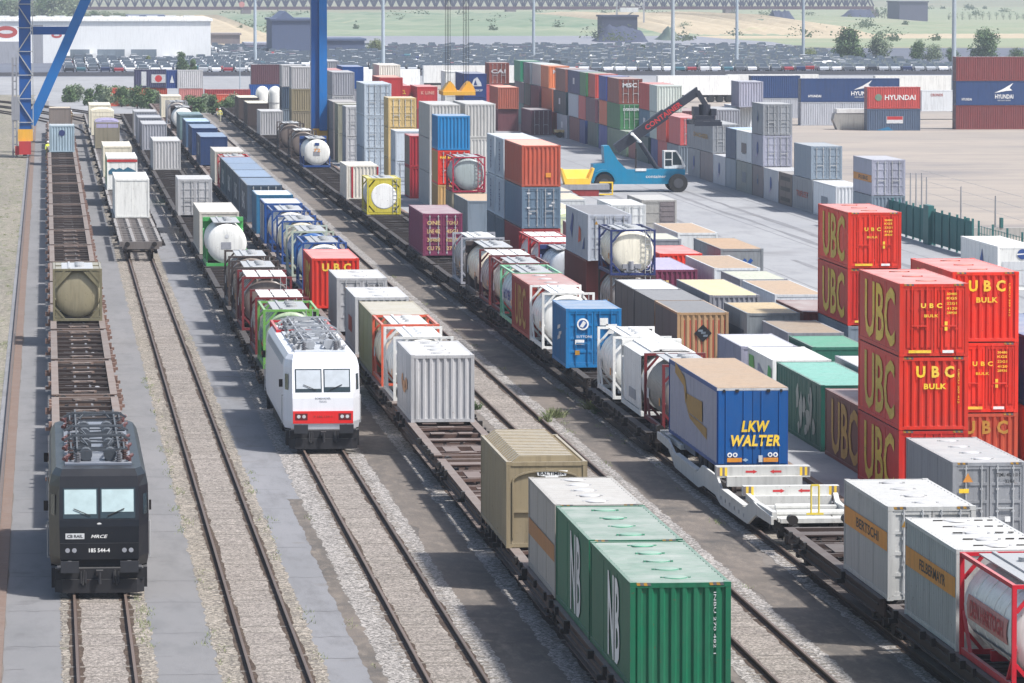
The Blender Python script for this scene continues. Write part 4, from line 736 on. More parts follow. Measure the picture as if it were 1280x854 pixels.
('tank',15.1,279.4,1.32,7.15,{'frame': 'bluefr','vessel': 'whitetank','beam': 1,'h': 2.6},'white and blue tank container just behind the orange red box'),
('tank',15.1,291.8,1.32,7.15,{'frame': 'greenish','vessel': 'bluetank','beam': 0,'diamond': 1,'h': 2.6},'blue domed tank container with a yellow diamond'),
('tank',15.1,304.3,1.32,7.15,{'frame': 'bluefr','vessel': 'creamtank','beam': 0,'h': 2.6},'pale tank container with blue front frame'),
('tank',15.1,317.9,1.32,7.15,{'frame': 'bluefr','vessel': 'whitetank','beam': 1,'h': 2.6},'blue and white tank container under a blue top frame'),
('box',15.1,328.0,1.32,7.45,{'col': 'royalblue','front': 'plain','sides': 'curtain','roof': 'palegrey','sidemix': 1,'h': 2.6},'blue and white curtain swap body with grey roof'),
('box',15.1,340.7,1.32,7.45,{'col': 'tealblue','front': 'plain','sides': 'curtain','roof': 'palegrey','h': 2.6},'teal sided swap body with white roof strip'),
('box',15.1,356.6,1.32,13.4,{'col': 'slateblue','front': 'doors','sides': 'curtain','roof': 'bluegreyroof','side_text': ('BAS',4.2,1.2,6.6,'palegrey'),'h': 2.6},'nearest of the four long slate blue swap bodies'),
('box',15.1,371.5,1.32,13.4,{'col': 'slateblue','front': 'doors','sides': 'curtain','roof': 'bluegreyroof','side_text': ('BAS',4.2,1.2,6.6,'palegrey'),'h': 2.6},'second of the four long slate blue swap bodies'),
('box',15.1,385.4,1.32,13.4,{'col': 'slateblue','front': 'doors','sides': 'curtain','roof': 'bluegreyroof','side_text': ('BAS',4.2,1.2,6.6,'palegrey'),'h': 2.6},'third of the four long slate blue swap bodies'),
('box',15.1,399.0,1.32,13.4,{'col': 'slateblue','front': 'doors','sides': 'curtain','roof': 'bluegreyroof','side_text': ('BAS',4.2,1.2,6.6,'palegrey'),'h': 2.6},'farthest of the four long slate blue swap bodies'),
('tank',15.1,412.9,1.32,6.06,{'frame': 'red','vessel': 'creamtank','beam': 1,'h': 2.6},'red framed tank container behind the slate blue swap bodies'),
('box',15.1,425.0,1.32,12.2,{'col': 'creamgrey','front': 'ribs','sides': 'flat','h': 2.6},'dusty beige grey container behind the red framed tank'),
('box',15.1,464.5,1.32,13.4,{'col': 'deepblue','front': 'plain','sides': 'flat','roof': 'bluegreyroof','side_text': ('DSV',4,1.2,6.6,'palegrey'),'h': 2.6},'deep blue container first of the far blue group'),
('box',15.1,491.5,1.32,13.4,{'col': 'deepblue','front': 'plain','sides': 'flat','roof': 'bluegreyroof','h': 2.6},'deep blue container second of the far blue group'),
('box',15.1,513.3,1.32,13.4,{'col': 'slateblue2','front': 'plain','sides': 'flat','roof': 'paleblueroof','h': 2.6},'mid blue container with pale roof of the far group'),
('box',15.1,537.0,1.32,13.4,{'col': 'tealgrey','front': 'plain','sides': 'flat','roof': 'tealgrey','h': 2.6},'teal grey container behind the far blue group'),
('tank',15.1,569.8,1.32,7.15,{'frame': 'soot','vessel': 'whitetank','swap': 1,'h': 2.6},'round white tank far along the blue train'),
('tank',15.1,595.4,1.32,6.06,{'frame': 'grey2','vessel': 'greytank','beam': 0,'h': 2.6},'grey framed tank near the bushes on the blue train'),
('box',15.1,623.3,1.32,9.1,{'col': 'cream','front': 'plain','sides': 'flat','h': 2.6},'cream container at the far end of the blue train'),
('tank',24.15,120.1,1.32,7.15,{'frame': 'brightred','vessel': 'whitetank','beam': 1,'band': 1,'side_text2': 1,'h': 2.6},'white tank container with bright red frame at the corner of the yard'),
('box',24.15,127.7,1.32,7.8,{'col': 'ltgrey2','front': 'plain','sides': 'ribs','hatch': 5,'stripe': ('orange2',0.52,0.72),'stripe_text': 'FELBERMAYR','slots': 1,'h': 2.6},'ribbed light grey container with orange stripe behind the red framed tank'),
('box',24.15,138.3,1.32,7.8,{'col': 'ltgrey2','front': 'doors','sides': 'flat','hatch': 4,'stripe': ('orange2',0.52,0.72),'stripe_text': 'BERTSCHI','haz': 1,'h': 2.6},'smooth light grey container with orange stripe and black letters'),
('tank',24.65,194.2,1.0,6.06,{'frame': 'darkred','vessel': 'ribtank','beam': 0,'h': 2.6},'grey corrugated tank container with dark red frame'),
('tank',24.65,201.2,1.0,7.15,{'frame': 'white','vessel': 'whitetank','beam': 0,'plates': 1,'swap': 1,'clad': 1,'h': 2.6},'white clad tank container with sheeted sides'),
('tank',24.45,209.6,1.0,6.06,{'frame': 'white','vessel': 'whitetank','beam': 0,'plates': 1,'h': 2.6},'white tank container with white posts beside the blue box'),
('box',23.8,222.4,1.32,6.06,{'col': 'brightblue','front': 'doors','mark': 'emblem','mark_side': 'scribble','h': 2.6},'bright blue door ended container with white round emblem'),
('tank',23.85,233.8,1.32,6.06,{'frame': 'white','vessel': 'whitetank','beam': 0,'plates': 1,'h': 2.6},'white tank container with white frame behind the bright blue box'),
('box',23.85,240.1,1.32,9.1,{'col': 'fadered','front': 'doors','hatch': 3,'side_text': ('UBC',5.4,2.0,4.5,'oldyellow'),'h': 2.6},'faded red container with worn yellow side letters'),
('tank',23.95,249.7,1.32,7.15,{'frame': 'mint','vessel': 'paletank','beam': 1,'label_side': 1,'h': 2.6},'tank container with light green frame and blue lettering'),
('tank',24.15,258.2,1.32,6.06,{'frame': 'darkred','vessel': 'creamtank','beam': 1,'h': 2.6},'white tank in a wine red frame behind the light green one'),
('tank',24.15,265.7,1.32,6.06,{'frame': 'darkred','vessel': 'greytank','beam': 0,'plates': 2,'h': 2.6},'grey tank with wine red frame and pink walkway'),
('tank',24.15,273.6,1.32,7.15,{'frame': 'soot','vessel': 'creamtank','swap': 1,'h': 2.6},'large cream domed tank container with dark letters'),
('tank',24.15,283.8,1.32,6.06,{'frame': 'grey2','vessel': 'greytank','beam': 0,'plates': 1,'h': 2.6},'grey tank container nearest the purple box'),
('box',24.15,312.8,1.32,12.2,{'col': 'purple','front': 'doors','door_text': 1,'h': 2.6},'purple magenta container with yellowish door markings'),
('tank',24.15,367.7,1.32,6.06,{'frame': 'yellowfr','vessel': 'whitetank','beam': 1,'solid': 1,'h': 2.6},'yellow framed tank container with white round end'),
('box',24.15,392.8,1.32,9.1,{'col': 'creamwhite','front': 'ribs','sides': 'flat','mark': 'redstripes','h': 2.6},'cream ribbed swap body with red vertical stripe'),
('tank',24.15,459.1,1.32,7.15,{'frame': 'bluefr','vessel': 'whitetank','swap': 1,'beam': 0,'mark': 'tanklogo','boxback': 1,'h': 2.6},'white domed tank container with blue frame and small emblem'),
('tank',24.15,483.0,1.32,6.06,{'frame': 'soot','vessel': 'dirtytank','beam': 0,'plates': 1,'h': 2.6},'dark sooty tank container with pale roof plate'),
('tank',24.15,506.8,1.32,6.06,{'frame': 'soot','vessel': 'dirtytank','beam': 0,'h': 2.6},'black framed tank container beneath the blue crane leg'),
('box',24.15,552.1,1.32,9.1,{'col': 'ltgrey','front': 'ribs','sides': 'flat','h': 2.6},'pale grey container far along the right hand train'),
('box',24.15,587.0,1.32,12.2,{'col': 'soot','front': 'plain','sides': 'ribs','roof': 'cream','h': 2.6},'dark brown hopper like container with cream roof'),
('box',24.15,614.2,1.32,12.2,{'col': 'soot','front': 'plain','sides': 'ribs','roof': 'cream','h': 2.6},'farthest dark brown container with cream roof'),
('trailer',24.6,177.5,0.55,13.9,{'h': 3.4},'blue semitrailer with yellow lettering in the white pocket wagon'),
]
WAGONS=[
('skeletal',1.48,170.2,19.7,[]),
('skeletal',1.48,189.92,19.7,[]),
('skeletal',1.48,209.64,19.7,[]),
('skeletal',1.48,229.36,19.7,[]),
('skeletal',1.48,249.08,19.7,['olive drab tank container alone on the empty wagon train']),
('skeletal',1.48,268.8,19.7,[]),
('skeletal',1.48,288.52,19.7,[]),
('skeletal',1.48,308.24,19.7,[]),
('skeletal',1.48,327.96,19.7,[]),
('skeletal',1.48,347.68,19.7,[]),
('skeletal',1.48,367.4,19.7,[]),
('skeletal',1.48,387.12,19.7,[]),
('skeletal',1.48,406.84,19.7,[]),
('skeletal',1.48,426.56,19.7,[]),
('skeletal',1.48,446.28,19.7,[]),
('skeletal',1.48,466.0,19.7,[]),
('skeletal',1.48,485.72,21.54,['pale blue container with dark roundel behind the empty wagons']),
('skeletal',1.48,507.28,19.7,[]),
('skeletal',1.48,527.0,19.7,[]),
('skeletal',1.48,546.72,19.7,[]),
('skeletal',1.48,566.44,19.7,['taupe container with cream roof behind the pale blue one']),
('skeletal',1.48,586.16,19.7,[]),
('frame',6.02,331,19.7,[]),
('frame',6.02,350.72,13.26,[]),
('frame',6.02,364.0,19.7,['plain white box container nearest the end of its train']),
('frame',6.02,383.72,19.7,[]),
('frame',6.02,403.44,21.16,['white container with red band and blue mountain picture']),
('frame',6.02,424.62,14.26,[]),
('frame',6.02,438.9,19.7,['cream box container behind the one with the mountain picture']),
('frame',6.02,458.62,19.7,[]),
('frame',6.02,478.34,19.7,[]),
('frame',6.02,498.06,22.84,['drab open container under a purple grey tarpaulin']),
('frame',6.02,520.92,19.7,[]),
('frame',6.02,540.64,22.66,['cream tarpaulin container behind the purple tarpaulin one']),
('frame',6.02,563.32,17.86,[]),
('frame',6.02,581.2,19.7,['farthest cream container of the left hand loaded train']),
('frame',6.02,600.92,19.7,[]),
('frame',6.02,620.64,19.7,[]),
('dark',10.58,216.5,21.76,['white tank container with red frame right behind the white locomotive','lime green framed tank container behind the red framed one','tank container with three white walkway plates and red frame']),
('dark',10.58,238.28,24.08,['grimy tank container with white plates and red ladder','sooty brown framed tank container in the middle train']),
('dark',10.58,262.38,19.7,['sooty tank container nearest the green and white tank']),
('dark',10.58,282.1,19.7,[]),
('dark',10.58,301.82,14.16,['white domed tank container with bright green frame behind it']),
('dark',10.58,316.0,19.7,['cream grey container directly behind the green framed tank']),
('dark',10.58,335.72,19.7,[]),
('dark',10.58,355.44,20.36,['pale grey door ended container left of the long blue train']),
('dark',10.58,375.82,19.7,[]),
('dark',10.58,395.54,19.7,[]),
('dark',10.58,415.26,19.7,[]),
('dark',10.58,434.98,18.5,[]),
('dark',10.58,453.5,19.7,['ribbed pale grey container standing alone on its wagon']),
('dark',10.58,473.22,19.7,[]),
('dark',10.58,492.94,25.06,['ribbed grey container second from the ribbed grey one']),
('dark',10.58,518.02,22.88,['grey container between two other ribbed grey containers']),
('dark',10.58,540.92,20.38,['last grey container of the middle train in the distance']),
('dark',10.58,561.32,19.7,[]),
('dark',10.58,581.04,19.7,[]),
('dark',10.58,600.76,19.7,[]),
('dark',10.58,620.48,19.7,[]),
('deck',15.1,118.5,21.4,['front green container with large white side lettering','second green container with large white side lettering']),
('deck',15.1,139.92,21.88,['warm grey hatch roofed container with orange side stripe behind the green pair','tan bulk container with sloping roof shoulders and white plate']),
('deck',15.1,161.82,19.7,[]),
('deck',15.1,181.54,22.36,['pale grey deeply ribbed container with orange side panel']),
('deck',15.1,203.92,25.08,['white tank container squeezed behind the ribbed pale grey box','tank container with orange frame and cream cladding','tan container with dusty roof behind the orange framed tank']),
('deck',15.1,229.02,24.98,['light grey container with hatches and a rust patch on its side','grey door ended container next to the orange red one']),
('deck',15.1,254.02,19.7,['orange red container with yellow letters in the left trains']),
('deck',15.1,273.74,17.94,['white and blue tank container just behind the orange red box']),
('deck',15.1,291.7,20.25,['blue domed tank container with a yellow diamond','pale tank container with blue front frame']),
('deck',15.1,311.97,23.98,['blue and white tank container under a blue top frame','blue and white curtain swap body with grey roof']),
('deck',15.1,335.97,19.7,['teal sided swap body with white roof strip']),
('deck',15.1,355.69,15.69,['nearest of the four long slate blue swap bodies']),
('deck',15.1,371.4,13.88,['second of the four long slate blue swap bodies']),
('deck',15.1,385.3,13.58,['third of the four long slate blue swap bodies']),
('deck',15.1,398.9,20.56,['farthest of the four long slate blue swap bodies','red framed tank container behind the slate blue swap bodies']),
('deck',15.1,419.48,19.7,['dusty beige grey container behind the red framed tank']),
('deck',15.1,439.2,19.7,[]),
('deck',15.1,458.92,19.7,['deep blue container first of the far blue group']),
('deck',15.1,478.64,12.74,[]),
('deck',15.1,491.4,19.7,['deep blue container second of the far blue group']),
('deck',15.1,511.12,19.7,['mid blue container with pale roof of the far group']),
('deck',15.1,530.84,20.06,['teal grey container behind the far blue group']),
('deck',15.1,550.92,18.76,[]),
('deck',15.1,569.7,19.7,['round white tank far along the blue train']),
('deck',15.1,589.42,19.7,['grey framed tank near the bushes on the blue train']),
('deck',15.1,609.14,23.76,['cream container at the far end of the blue train']),
('deck',15.1,632.92,19.7,[]),
('deck',15.1,652.64,19.7,[]),
('deck',15.1,672.36,19.7,[]),
('darkdeck',24.15,119,19.18,['white tank container with bright red frame at the corner of the yard','ribbed light grey container with orange stripe behind the red framed tank']),
('darkdeck',24.15,138.2,19.7,['smooth light grey container with orange stripe and black letters']),
('dark',24.15,193.6,22.56,['grey corrugated tank container with dark red frame','white clad tank container with sheeted sides','white tank container with white posts beside the blue box']),
('dark',24.15,216.18,24.18,['bright blue door ended container with white round emblem','white tank container with white frame behind the bright blue box']),
('dark',24.15,240.38,24.38,['faded red container with worn yellow side letters','tank container with light green frame and blue lettering','white tank in a wine red frame behind the light green one']),
('dark',24.15,264.78,18.9,['grey tank with wine red frame and pink walkway','large cream domed tank container with dark letters']),
('dark',24.15,283.7,19.7,['grey tank container nearest the purple box']),
('dark',24.15,303.42,22.08,['purple magenta container with yellowish door markings']),
('dark',24.15,325.52,19.7,[]),
('dark',24.15,345.24,19.7,[]),
('dark',24.15,364.96,19.7,['yellow framed tank container with white round end']),
('dark',24.15,384.68,19.7,['cream ribbed swap body with red vertical stripe']),
('dark',24.15,404.4,19.7,[]),
('dark',24.15,424.12,19.7,[]),
('dark',24.15,443.84,22.91,['white domed tank container with blue frame and small emblem']),
('dark',24.15,466.77,22.79,['dark sooty tank container with pale roof plate']),
('dark',24.15,489.58,23.78,['black framed tank container beneath the blue crane leg']),
('dark',24.15,513.38,19.7,[]),
('dark',24.15,533.1,18.88,[]),
('dark',24.15,552.0,19.7,['pale grey container far along the right hand train']),
('dark',24.15,571.72,15.16,[]),
('dark',24.15,586.9,19.7,['dark brown hopper like container with cream roof']),
('dark',24.15,606.62,20.28,['farthest dark brown container with cream roof']),
('dark',24.15,626.92,19.7,[]),
('dark',24.15,646.64,19.7,[]),
('dark',24.15,666.36,19.7,[]),
('pocket',24.45,160.6,32.8,['blue semitrailer with yellow lettering in the white pocket wagon']),
]
# ------------------------------------------------------------------ freight containers
def frame_mb(w, h, L, bevel=False):
    m = MB(); a = w/2; e = .004
    for sx in (-1, 1):
        for y0, y1 in ((0,.11),(L-.11,L)):
            x0, x1 = sorted((sx*a, sx*(a-.13))); m.box(x0, x1, y0, y1, .12, h-.12)
        x0, x1 = sorted((sx*(a-.004), sx*(a-.09)))
        m.box(x0, x1, .11, L-.11, 0.02, .15); m.box(x0, x1, .11, L-.11, h-.11, h-.012)
        for y0, y1 in ((-e,.178),(L-.178,L+e)):
            x0, x1 = sorted((sx*(a+e), sx*(a-.162)))
            m.box(x0, x1, y0, y1, 0, .118); m.box(x0, x1, y0, y1, h-.118, h+.003)
    for y0, y1 in ((.004,.10),(L-.10,L-.004)):
        m.box(-a+.162, a-.162, y0, y1, 0.02, .14); m.box(-a+.162, a-.162, y0, y1, h-.13, h-.012)
    return m
def wall_mb(w, h, L, side, style):
    m = MB(); a = w/2
    if style == 'ribs': m.ribs('x', side*(a-.045), .11, L-.11, .15, h-.11, .036, .278, side)
    elif style == 'curtain':
        m.ribs('x', side*(a-.03), .11, L-.11, .15, h-.11, .014, .72, side)
        k = int(L/1.3)
        for i in range(1, k): 
            x0, x1 = sorted((side*(a-.03), side*(a-.008))); m.box(x0, x1, i*L/k-.03, i*L/k+.03, .16, h-.12)
    else:
        x0, x1 = sorted((side*(a-.05), side*(a-.022))); m.box(x0, x1, .11, L-.11, .15, h-.11)
        k = max(1, int(L/2.6))
        for i in range(1, k): 
            x0, x1 = sorted((side*(a-.022), side*(a-.014))); m.box(x0, x1, i*L/k-.03, i*L/k+.03, .151, h-.111)
    return m
def end_mb(w, h, style, y, out):
    m = MB(); a = w/2
    if style in ('ribs', 'stripes'): m.ribs('y', y-out*.062, -a+.13, a-.13, .14, h-.13, .052, .262, out)
    else:
        y0, y1 = sorted((y-out*.06, y-out*.03)); m.box(-a+.13, a-.13, y0, y1, .14, h-.13)
        if style == 'plain':
            y0, y1 = sorted((y-out*.03, y-out*.018)); m.box(-.03, .03, y0, y1, .141, h-.131)
    return m
def door_mb(w, h, s, ribbed=False):
    m = MB(); a = w/2-.13; x0, x1 = sorted((s*.012, s*a))
    m.box(x0, x1, .045, .085, .14, h-.13)
    if ribbed:
        for k in range(4): xa = x0+.13+k*.24; m.box(xa, xa+.12, .012, .045, .32, h-.24)
    for k in ((0,4) if ribbed else range(5)):
        z = .14+(h-.27)*k/4.0
        z0, z1 = (z, z+.1) if k == 0 else ((z-.1, z) if k == 4 else (z-.05, z+.05)); m.box(x0+.003, x1-.003, .018, .045, z0, z1)
    for xa, xb in ((x0, x0+.08), (x1-.08, x1)): m.box(xa, xb, .02, .045, .141, h-.131)
    return m
def rods_mb(w, h, s):
    m = MB(); a = w/2-.13
    for u in (.24, .72):
        x = s*a*u; m.cyl((x,-.004,.10), (x,-.004,h-.09), .024, 6)
        for z in (.2, h*.38, h*.66, h-.2): m.box(x-.05, x+.05, -.016, .018, z-.03, z+.03)
        m.bar((x, -.02, h*.42), (x+s*-.26*(1 if u > .5 else -1), -.02, h*.42), .03, .05)
    return m
def roof_mb(w, h, L, kind):
    m = MB(); a = w/2
    if kind == 'bevel':
        n = int(L/.5)
        m.prism([(-a+.09,h-.11),(-a+.09,h-.42),(a-.09,h-.42),(a-.09,h-.11),(a-.42,h+.16),(-a+.42,h+.16)], 'y', .12, L-.12)
        for i in range(n):
            y = .2+(L-.4)*i/(n-1)
            m.bar((-a+.085,y,h-.10),(-a+.42,y,h+.165),.06,.04); m.bar((a-.085,y,h-.10),(a-.42,y,h+.165),.06,.04); m.box(-a+.42,a-.42,y-.03,y+.03,h+.161,h+.185)
    elif kind == 'tarp':
        pts = [(-a+.01,h-.55)]+[(-a*math.cos(math.pi*i/8)*.995, h-.1+.34*math.sin(math.pi*i/8)) for i in range(9)]+[(a-.01,h-.55)]
        m.prism(pts, 'y', .02, L-.02)
        for i in range(1, int(L/1.5)):
            y = i*1.5
            for k in range(1, len(pts)-2): m.bar((pts[k][0],y,pts[k][1]+.01),(pts[k+1][0],y,pts[k+1][1]+.01),.05,.03)
    else:
        n = max(2, int(L/.55)); p = (L-.2)/n; prof = []
        for i in range(n): prof += [(.1+i*p, h-.03), (.1+i*p+p*.3, h-.008), (.1+i*p+p*.6, h-.008), (.1+i*p+p*.9, h-.03)]
        prof.append((L-.1, h-.03)); k = len(prof)
        m.q([(-a+.09,y,z) for y, z in prof]+[(a-.09,y,z) for y, z in prof], [(i,k+i,k+i+1,i+1) for i in range(k-1)])
    return m
def hatch_mb():
    m = MB(); m.cyl((0,0,0),(0,0,.026),.30,24,.285); m.cyl((0,0,.026),(0,0,.045),.27,24,.2)
    for s in (-1,1): m.box(s*.34-.03, s*.34+.03, -.04, .04, -.02, .03)
    return m
def haz_mb(w):
    m = MB()
    for i in range(4):
        x = (i-1.5)*.085; m.k = i % 2; m.q([(x-.043,-.0065,-.075),(x+.043,-.0065,-.075),(x+.02,-.0065,-.01),(x-.066,-.0065,-.01)], [(0,1,2,3)])
        m.q([(x-.043,.0,.004),(x+.043,.0,.004),(x+.043,.05,.004),(x-.043,.05,.004)], [(0,1,2,3)])
    return m
def marks(t, o, w, h, L):
    """painted writing and emblems"""
    fy = -.010; lx = -w/2-.006
    ft = o.get('front_text')
    if ft:
        s, wd, ht, zf, c = ft
        if s == 'UBC' and o.get('front') != 'x': s = 'U B C'
        letter(t, s, 'front', bold=2, wd=wd, ht=ht, mat=P(c), loc=(-.1 if o.get('front','').startswith('doors') else .05, -.03 if o.get('front','').startswith('doors') else fy, h*zf))
    if o.get('bulk'): letter(t, 'BULK', 'front', (.05, fy, h*.60), .8, .2, P('yellow'), bold=2); letter(t, 'UBCU 309 412', 'front', (w*.36, fy, h*.60), 1.2, .06, P('yellow'), turn=R(-90), bold=False)
    if o.get('front') == 'doors2':
        letter(t, 'BULK', 'front', (-.1,-.03,h*.56), .5, .1, P('yellow'))
        for k, (s, z) in enumerate((('30480', .86), ('KGS', .80), ('22G1', .73), ('4120', .66), ('28930', .6))): letter(t, s, 'front', (.62,-.03,h*z), .36, .09, P('yellow'), name='code_lettering')
        decal(t, [[(-.05,-.16),(.05,-.16),(.05,.16),(-.05,.16)]], 'front', (.42,-.03,h*.42), P('yellow'), 'label')
        decal(t, [[(-.4,-.05),(.4,-.05),(.4,.05),(-.4,.05)]], 'front', (-.5,-.03,h*.07), P('yellow'), 'label'); decal(t, [[(-.2,-.05),(.2,-.05),(.2,.05),(-.2,.05)]], 'front', (.5,-.03,h*.07), P('whitepaint'), 'label')
    st = o.get('side_text')
    if st:
        s, wd, ht, yc, c = st
        if c == 'torn':
            r = random.Random(9)
            for cx, cz, a, b in ((-2.1,.35,.5,.7),(-1.2,-.1,.6,.8),(-.3,.1,.45,.6),(.7,-.25,.75,.55),(1.5,.35,.45,.9),(2.2,-.5,.5,.45),(-1.7,-.8,.4,.3),(.2,-.75,.5,.3),(1.0,.5,.3,.4)):
                decal(t, [[(cx+a*math.cos(q/9*6.283)*r.uniform(.5,1.1), cz+b*math.sin(q/9*6.283)*r.uniform(.5,1.1)) for q in range(9)]], 'left', (lx, L*.34, h*.5), P(c), 'torn_print')
        else: letter(t, s, 'left', (lx, min(yc, L/2+.3), h*.5), wd, ht, P(c, wear=1.0))
    stp = o.get('stripe')
    if stp:
        c, z0, z1 = stp; m = MB(); m.box(-w/2-.006, -w/2-.001, .13, L-.13, h*z0, h*z1); put('stripe', m.mesh('stripe'), P(c, wear=.8), t)
        if o.get('stripe_text'): letter(t, o['stripe_text'], 'left', (lx-.006, L*.45, h*(z0+z1)/2), L*.5, h*(z1-z0)*.55, P('black'))
    if o.get('front_code'): letter(t, 'INBU 270 482 1', 'front', (w*.34, fy, h*.62), 1.5, .06, P('palegrey'), turn=R(-90), bold=False)
    if o.get('vtext'): letter(t, o['vtext'], 'left', (lx, L*.5, h*.5), 2.0, .8, P('navyfr'), turn=R(-90))
    if o.get('door_text'):
        for i in range(4):
            letter(t, ['ONE', 'LINE 482', '30480', 'CU 76'][i], 'front', (-.55,-.03,h*(.78-.2*i)), .8, .26, P('sand')); letter(t, ['TGHU', '45G1', 'KGS LB', '2700'][i], 'front', (.58,-.03,h*(.78-.2*i)), .7, .24, P('sand'))
    if o.get('door_marks'):
        for x, z in ((-.8,.85),(-.8,.5),(-.7,.36),(.5,.84),(.75,.62),(.6,.55)): decal(t, [[(-.1,-.05),(.1,-.05),(.1,.05),(-.1,.05)]], 'front', (x,-.03,h*z), P('palegrey'), 'label')
    if o.get('front') == 'doors' and t.location.y < 320 and not (o.get('warn') or o.get('door_text') or o.get('mark')):
        r = random.Random(int(t.location.y*10)); letter(t, '%s %d %d' % (r.choice(('TGHU','SEGU','BMLU','FCIU','TRLU')), r.randint(200,999), r.randint(100,999)), 'front', (.62,-.03,h*.86), .8, .1, P('black' if sum(C[o['col']]) > 330 else 'palegrey'))
        for k, s in enumerate(('MAX 30480', 'TARE 2310', 'NET 28170', 'CU 33.2')): letter(t, s, 'front', (.62,-.03,h*(.74-.055*k)), .5, .07, P('black' if sum(C[o['col']]) > 330 else 'palegrey'), name='code_lettering')
        decal(t, [[(-.12,-.08),(.12,-.08),(.12,.08),(-.12,.08)]], 'front', (-.45,-.03,h*.42), P('palegrey'), 'label'); decal(t, [[(-.1,-.1),(.1,-.1),(0,.1)]], 'front', (-.75,-.03,h*.82), P('oldyellow'), 'label')
    if o.get('warn'):
        decal(t, [[(-.17,-.13),(.17,-.13),(0,.17)]], 'front', (-.72,-.03,h*.8), P('orange2'), 'warning_sign'); decal(t, [[(-.16,-.07),(.16,-.07),(.16,.07),(-.16,.07)]], 'front', (-.85,-.03,h*.64), P('yellow'), 'label')
        letter(t, 'TEMU 482 110 7', 'front', (.62,-.03,h*.84), .8, .12, P('black')); letter(t, '22G1', 'front', (.66,-.03,h*.76), .3, .1, P('black'))
        decal(t, [[(-.09,-.09),(.09,-.09),(.09,.09),(-.09,.09)]], 'front', (.6,-.03,h*.28), P('whitepaint'), 'label')
    mk = o.get('mark')
    if mk == 'roundel_navy': decal(t, [circ(.3)], 'front', (0, fy, h*.72), P('navyfr'))
    elif mk == 'mountain':
        z = h*.97; m = MB(); m.box(-w/2+.01, w/2-.01, -.012, -.008, h*.86, h*.94); put('red_band', m.mesh('red_band'), P('redbright'), t)
        decal(t, [[(-1.1,-.35),(1.1,-.35),(1.1,-.1),(.8,.05),(.45,.22),(.1,0),(-.2,.16),(-.5,.02),(-.8,.16),(-1.1,-.1)]], 'front', (0, fy, h*.62), P('tealblue2'), 'mountain_picture')
    elif mk == 'plate_text':
        decal(t, [[(-.48,.1),(.48,.1),(.42,-.06),(.2,-.08),(.14,-.22),(-.14,-.22),(-.2,-.08),(-.42,-.06)]], 'front', (.15, fy-.01, h*.86), P('whitepaint'), 'plate'); letter(t, 'BALTIMER', 'front', (.15, fy-.016, h*.862), .78, .1, P('black')); letter(t, '42', 'front', (.15, fy-.016, h*.80), .2, .1, P('black'))
        m = MB(); a = w/2-.2
        arch = [(-a,.3),(-a,h*.78)]+[(-a*math.cos(math.pi*i/12), h*.78+.3*math.sin(math.pi*i/12)) for i in range(1,12)]+[(a,h*.78),(a,.3)]
        for p, q in zip(arch, arch[1:]): m.bar((p[0],-.012,p[1]),(q[0],-.012,q[1]),.05,.05)
        m.bar((-a,-.012,h*.42),(a,-.012,h*.42),.04,.05); put('arched_rim', m.mesh('arched_rim'), P('tan'), t)
    elif mk == 'diamond':
        decal(t, [[(-.42,0),(0,-.42),(.42,0),(0,.42)]], 'front', (.0, fy-.004, h*.62), P('black'), 'diamond_sign')
        for dx, dz in ((-.12,.12),(.12,-.12),(.02,.02)): decal(t, [[(-.12,-.05),(.1,-.05),(.12,.05),(-.1,.05)]], 'front', (dx, fy-.009, h*.62+dz), P('slate2'))
    elif mk == 'chevrons':
        for dx in (-.25, .1): decal(t, [[(-.3,-.25),(-.12,-.25),(.2,.05),(.05,.2)]], 'front', (.35+dx, fy, h*.72), P('royalblue'))
    elif mk == 'blueslash': decal(t, [[(-.3,-.2),(-.1,-.32),(.3,.1),(.12,.24)]], 'front', (.45, fy, h*.72), P('royalblue'))
    elif mk == 'bluecorner': decal(t, [[(-.3,-.3),(.3,-.5),(.3,.4),(.1,.1)]], 'front', (.85, fy, h*.72), P('royalblue'))
    elif mk == 'emblem':
        decal(t, [circ(.26)], 'front', (-.48,-.03,h*.74), P('whitepaint'), 'round_emblem'); decal(t, [circ(.19)], 'front', (-.48,-.034,h*.74), P('royalblue'), 'round_emblem'); decal(t, [[(-.14,-.1),(0,-.15),(.15,.06),(.02,.16)]], 'front', (-.48,-.038,h*.74), P('whitepaint'), 'round_emblem')
        for x, z, a, b in ((.45,.78,.18,.16),(.78,.7,.24,.1),(.78,.62,.12,.12),(-.62,.44,.2,.1)): decal(t, [[(-a,-b),(a,-b),(a,b),(-a,b)]], 'front', (x,-.03,h*z), P('whitepaint'), 'label')
        letter(t, 'SUTTONS', 'front', (-.42,-.03,h*.53), .7, .11, P('palegrey')); decal(t, [[(-.1,-.1),(.1,-.1),(.1,.1),(-.1,.1)]], 'front', (-.72,-.03,h*.26), P('oldyellow'), 'label')
    elif mk == 'redstripes':
        for x in (-w*.32, w*.48): m = MB(); m.box(x-.07, x+.07, -.016, -.008, .12, h-.1); put('red_stripe', m.mesh('red_stripe'), P('crimson2'), t)
    elif mk == 'yellowlabel':
        for x in (-.62,-.42): decal(t, [[(-.08,-.25),(.08,-.25),(.08,.25),(-.08,.25)]], 'front', (x, fy, h*.68), P('sand'), 'label')
    elif mk == 'ysmall': decal(t, [[(-.16,-.14),(.16,-.14),(.16,.14),(-.16,.14)]], 'front', (.45, fy, h*.28), P('orange2'), 'label')
    elif mk == 'sail':
        decal(t, [[(-.55,-.2),(-.3,.55),(.1,.8),(.5,.2),(.6,-.2)]], 'front', (.1, fy, h*.55), P('palegrey')); decal(t, [[(-.3,-.1),(-.1,.5),(.1,-.1)]], 'front', (.1, fy-.004, h*.55), P('navy2'))
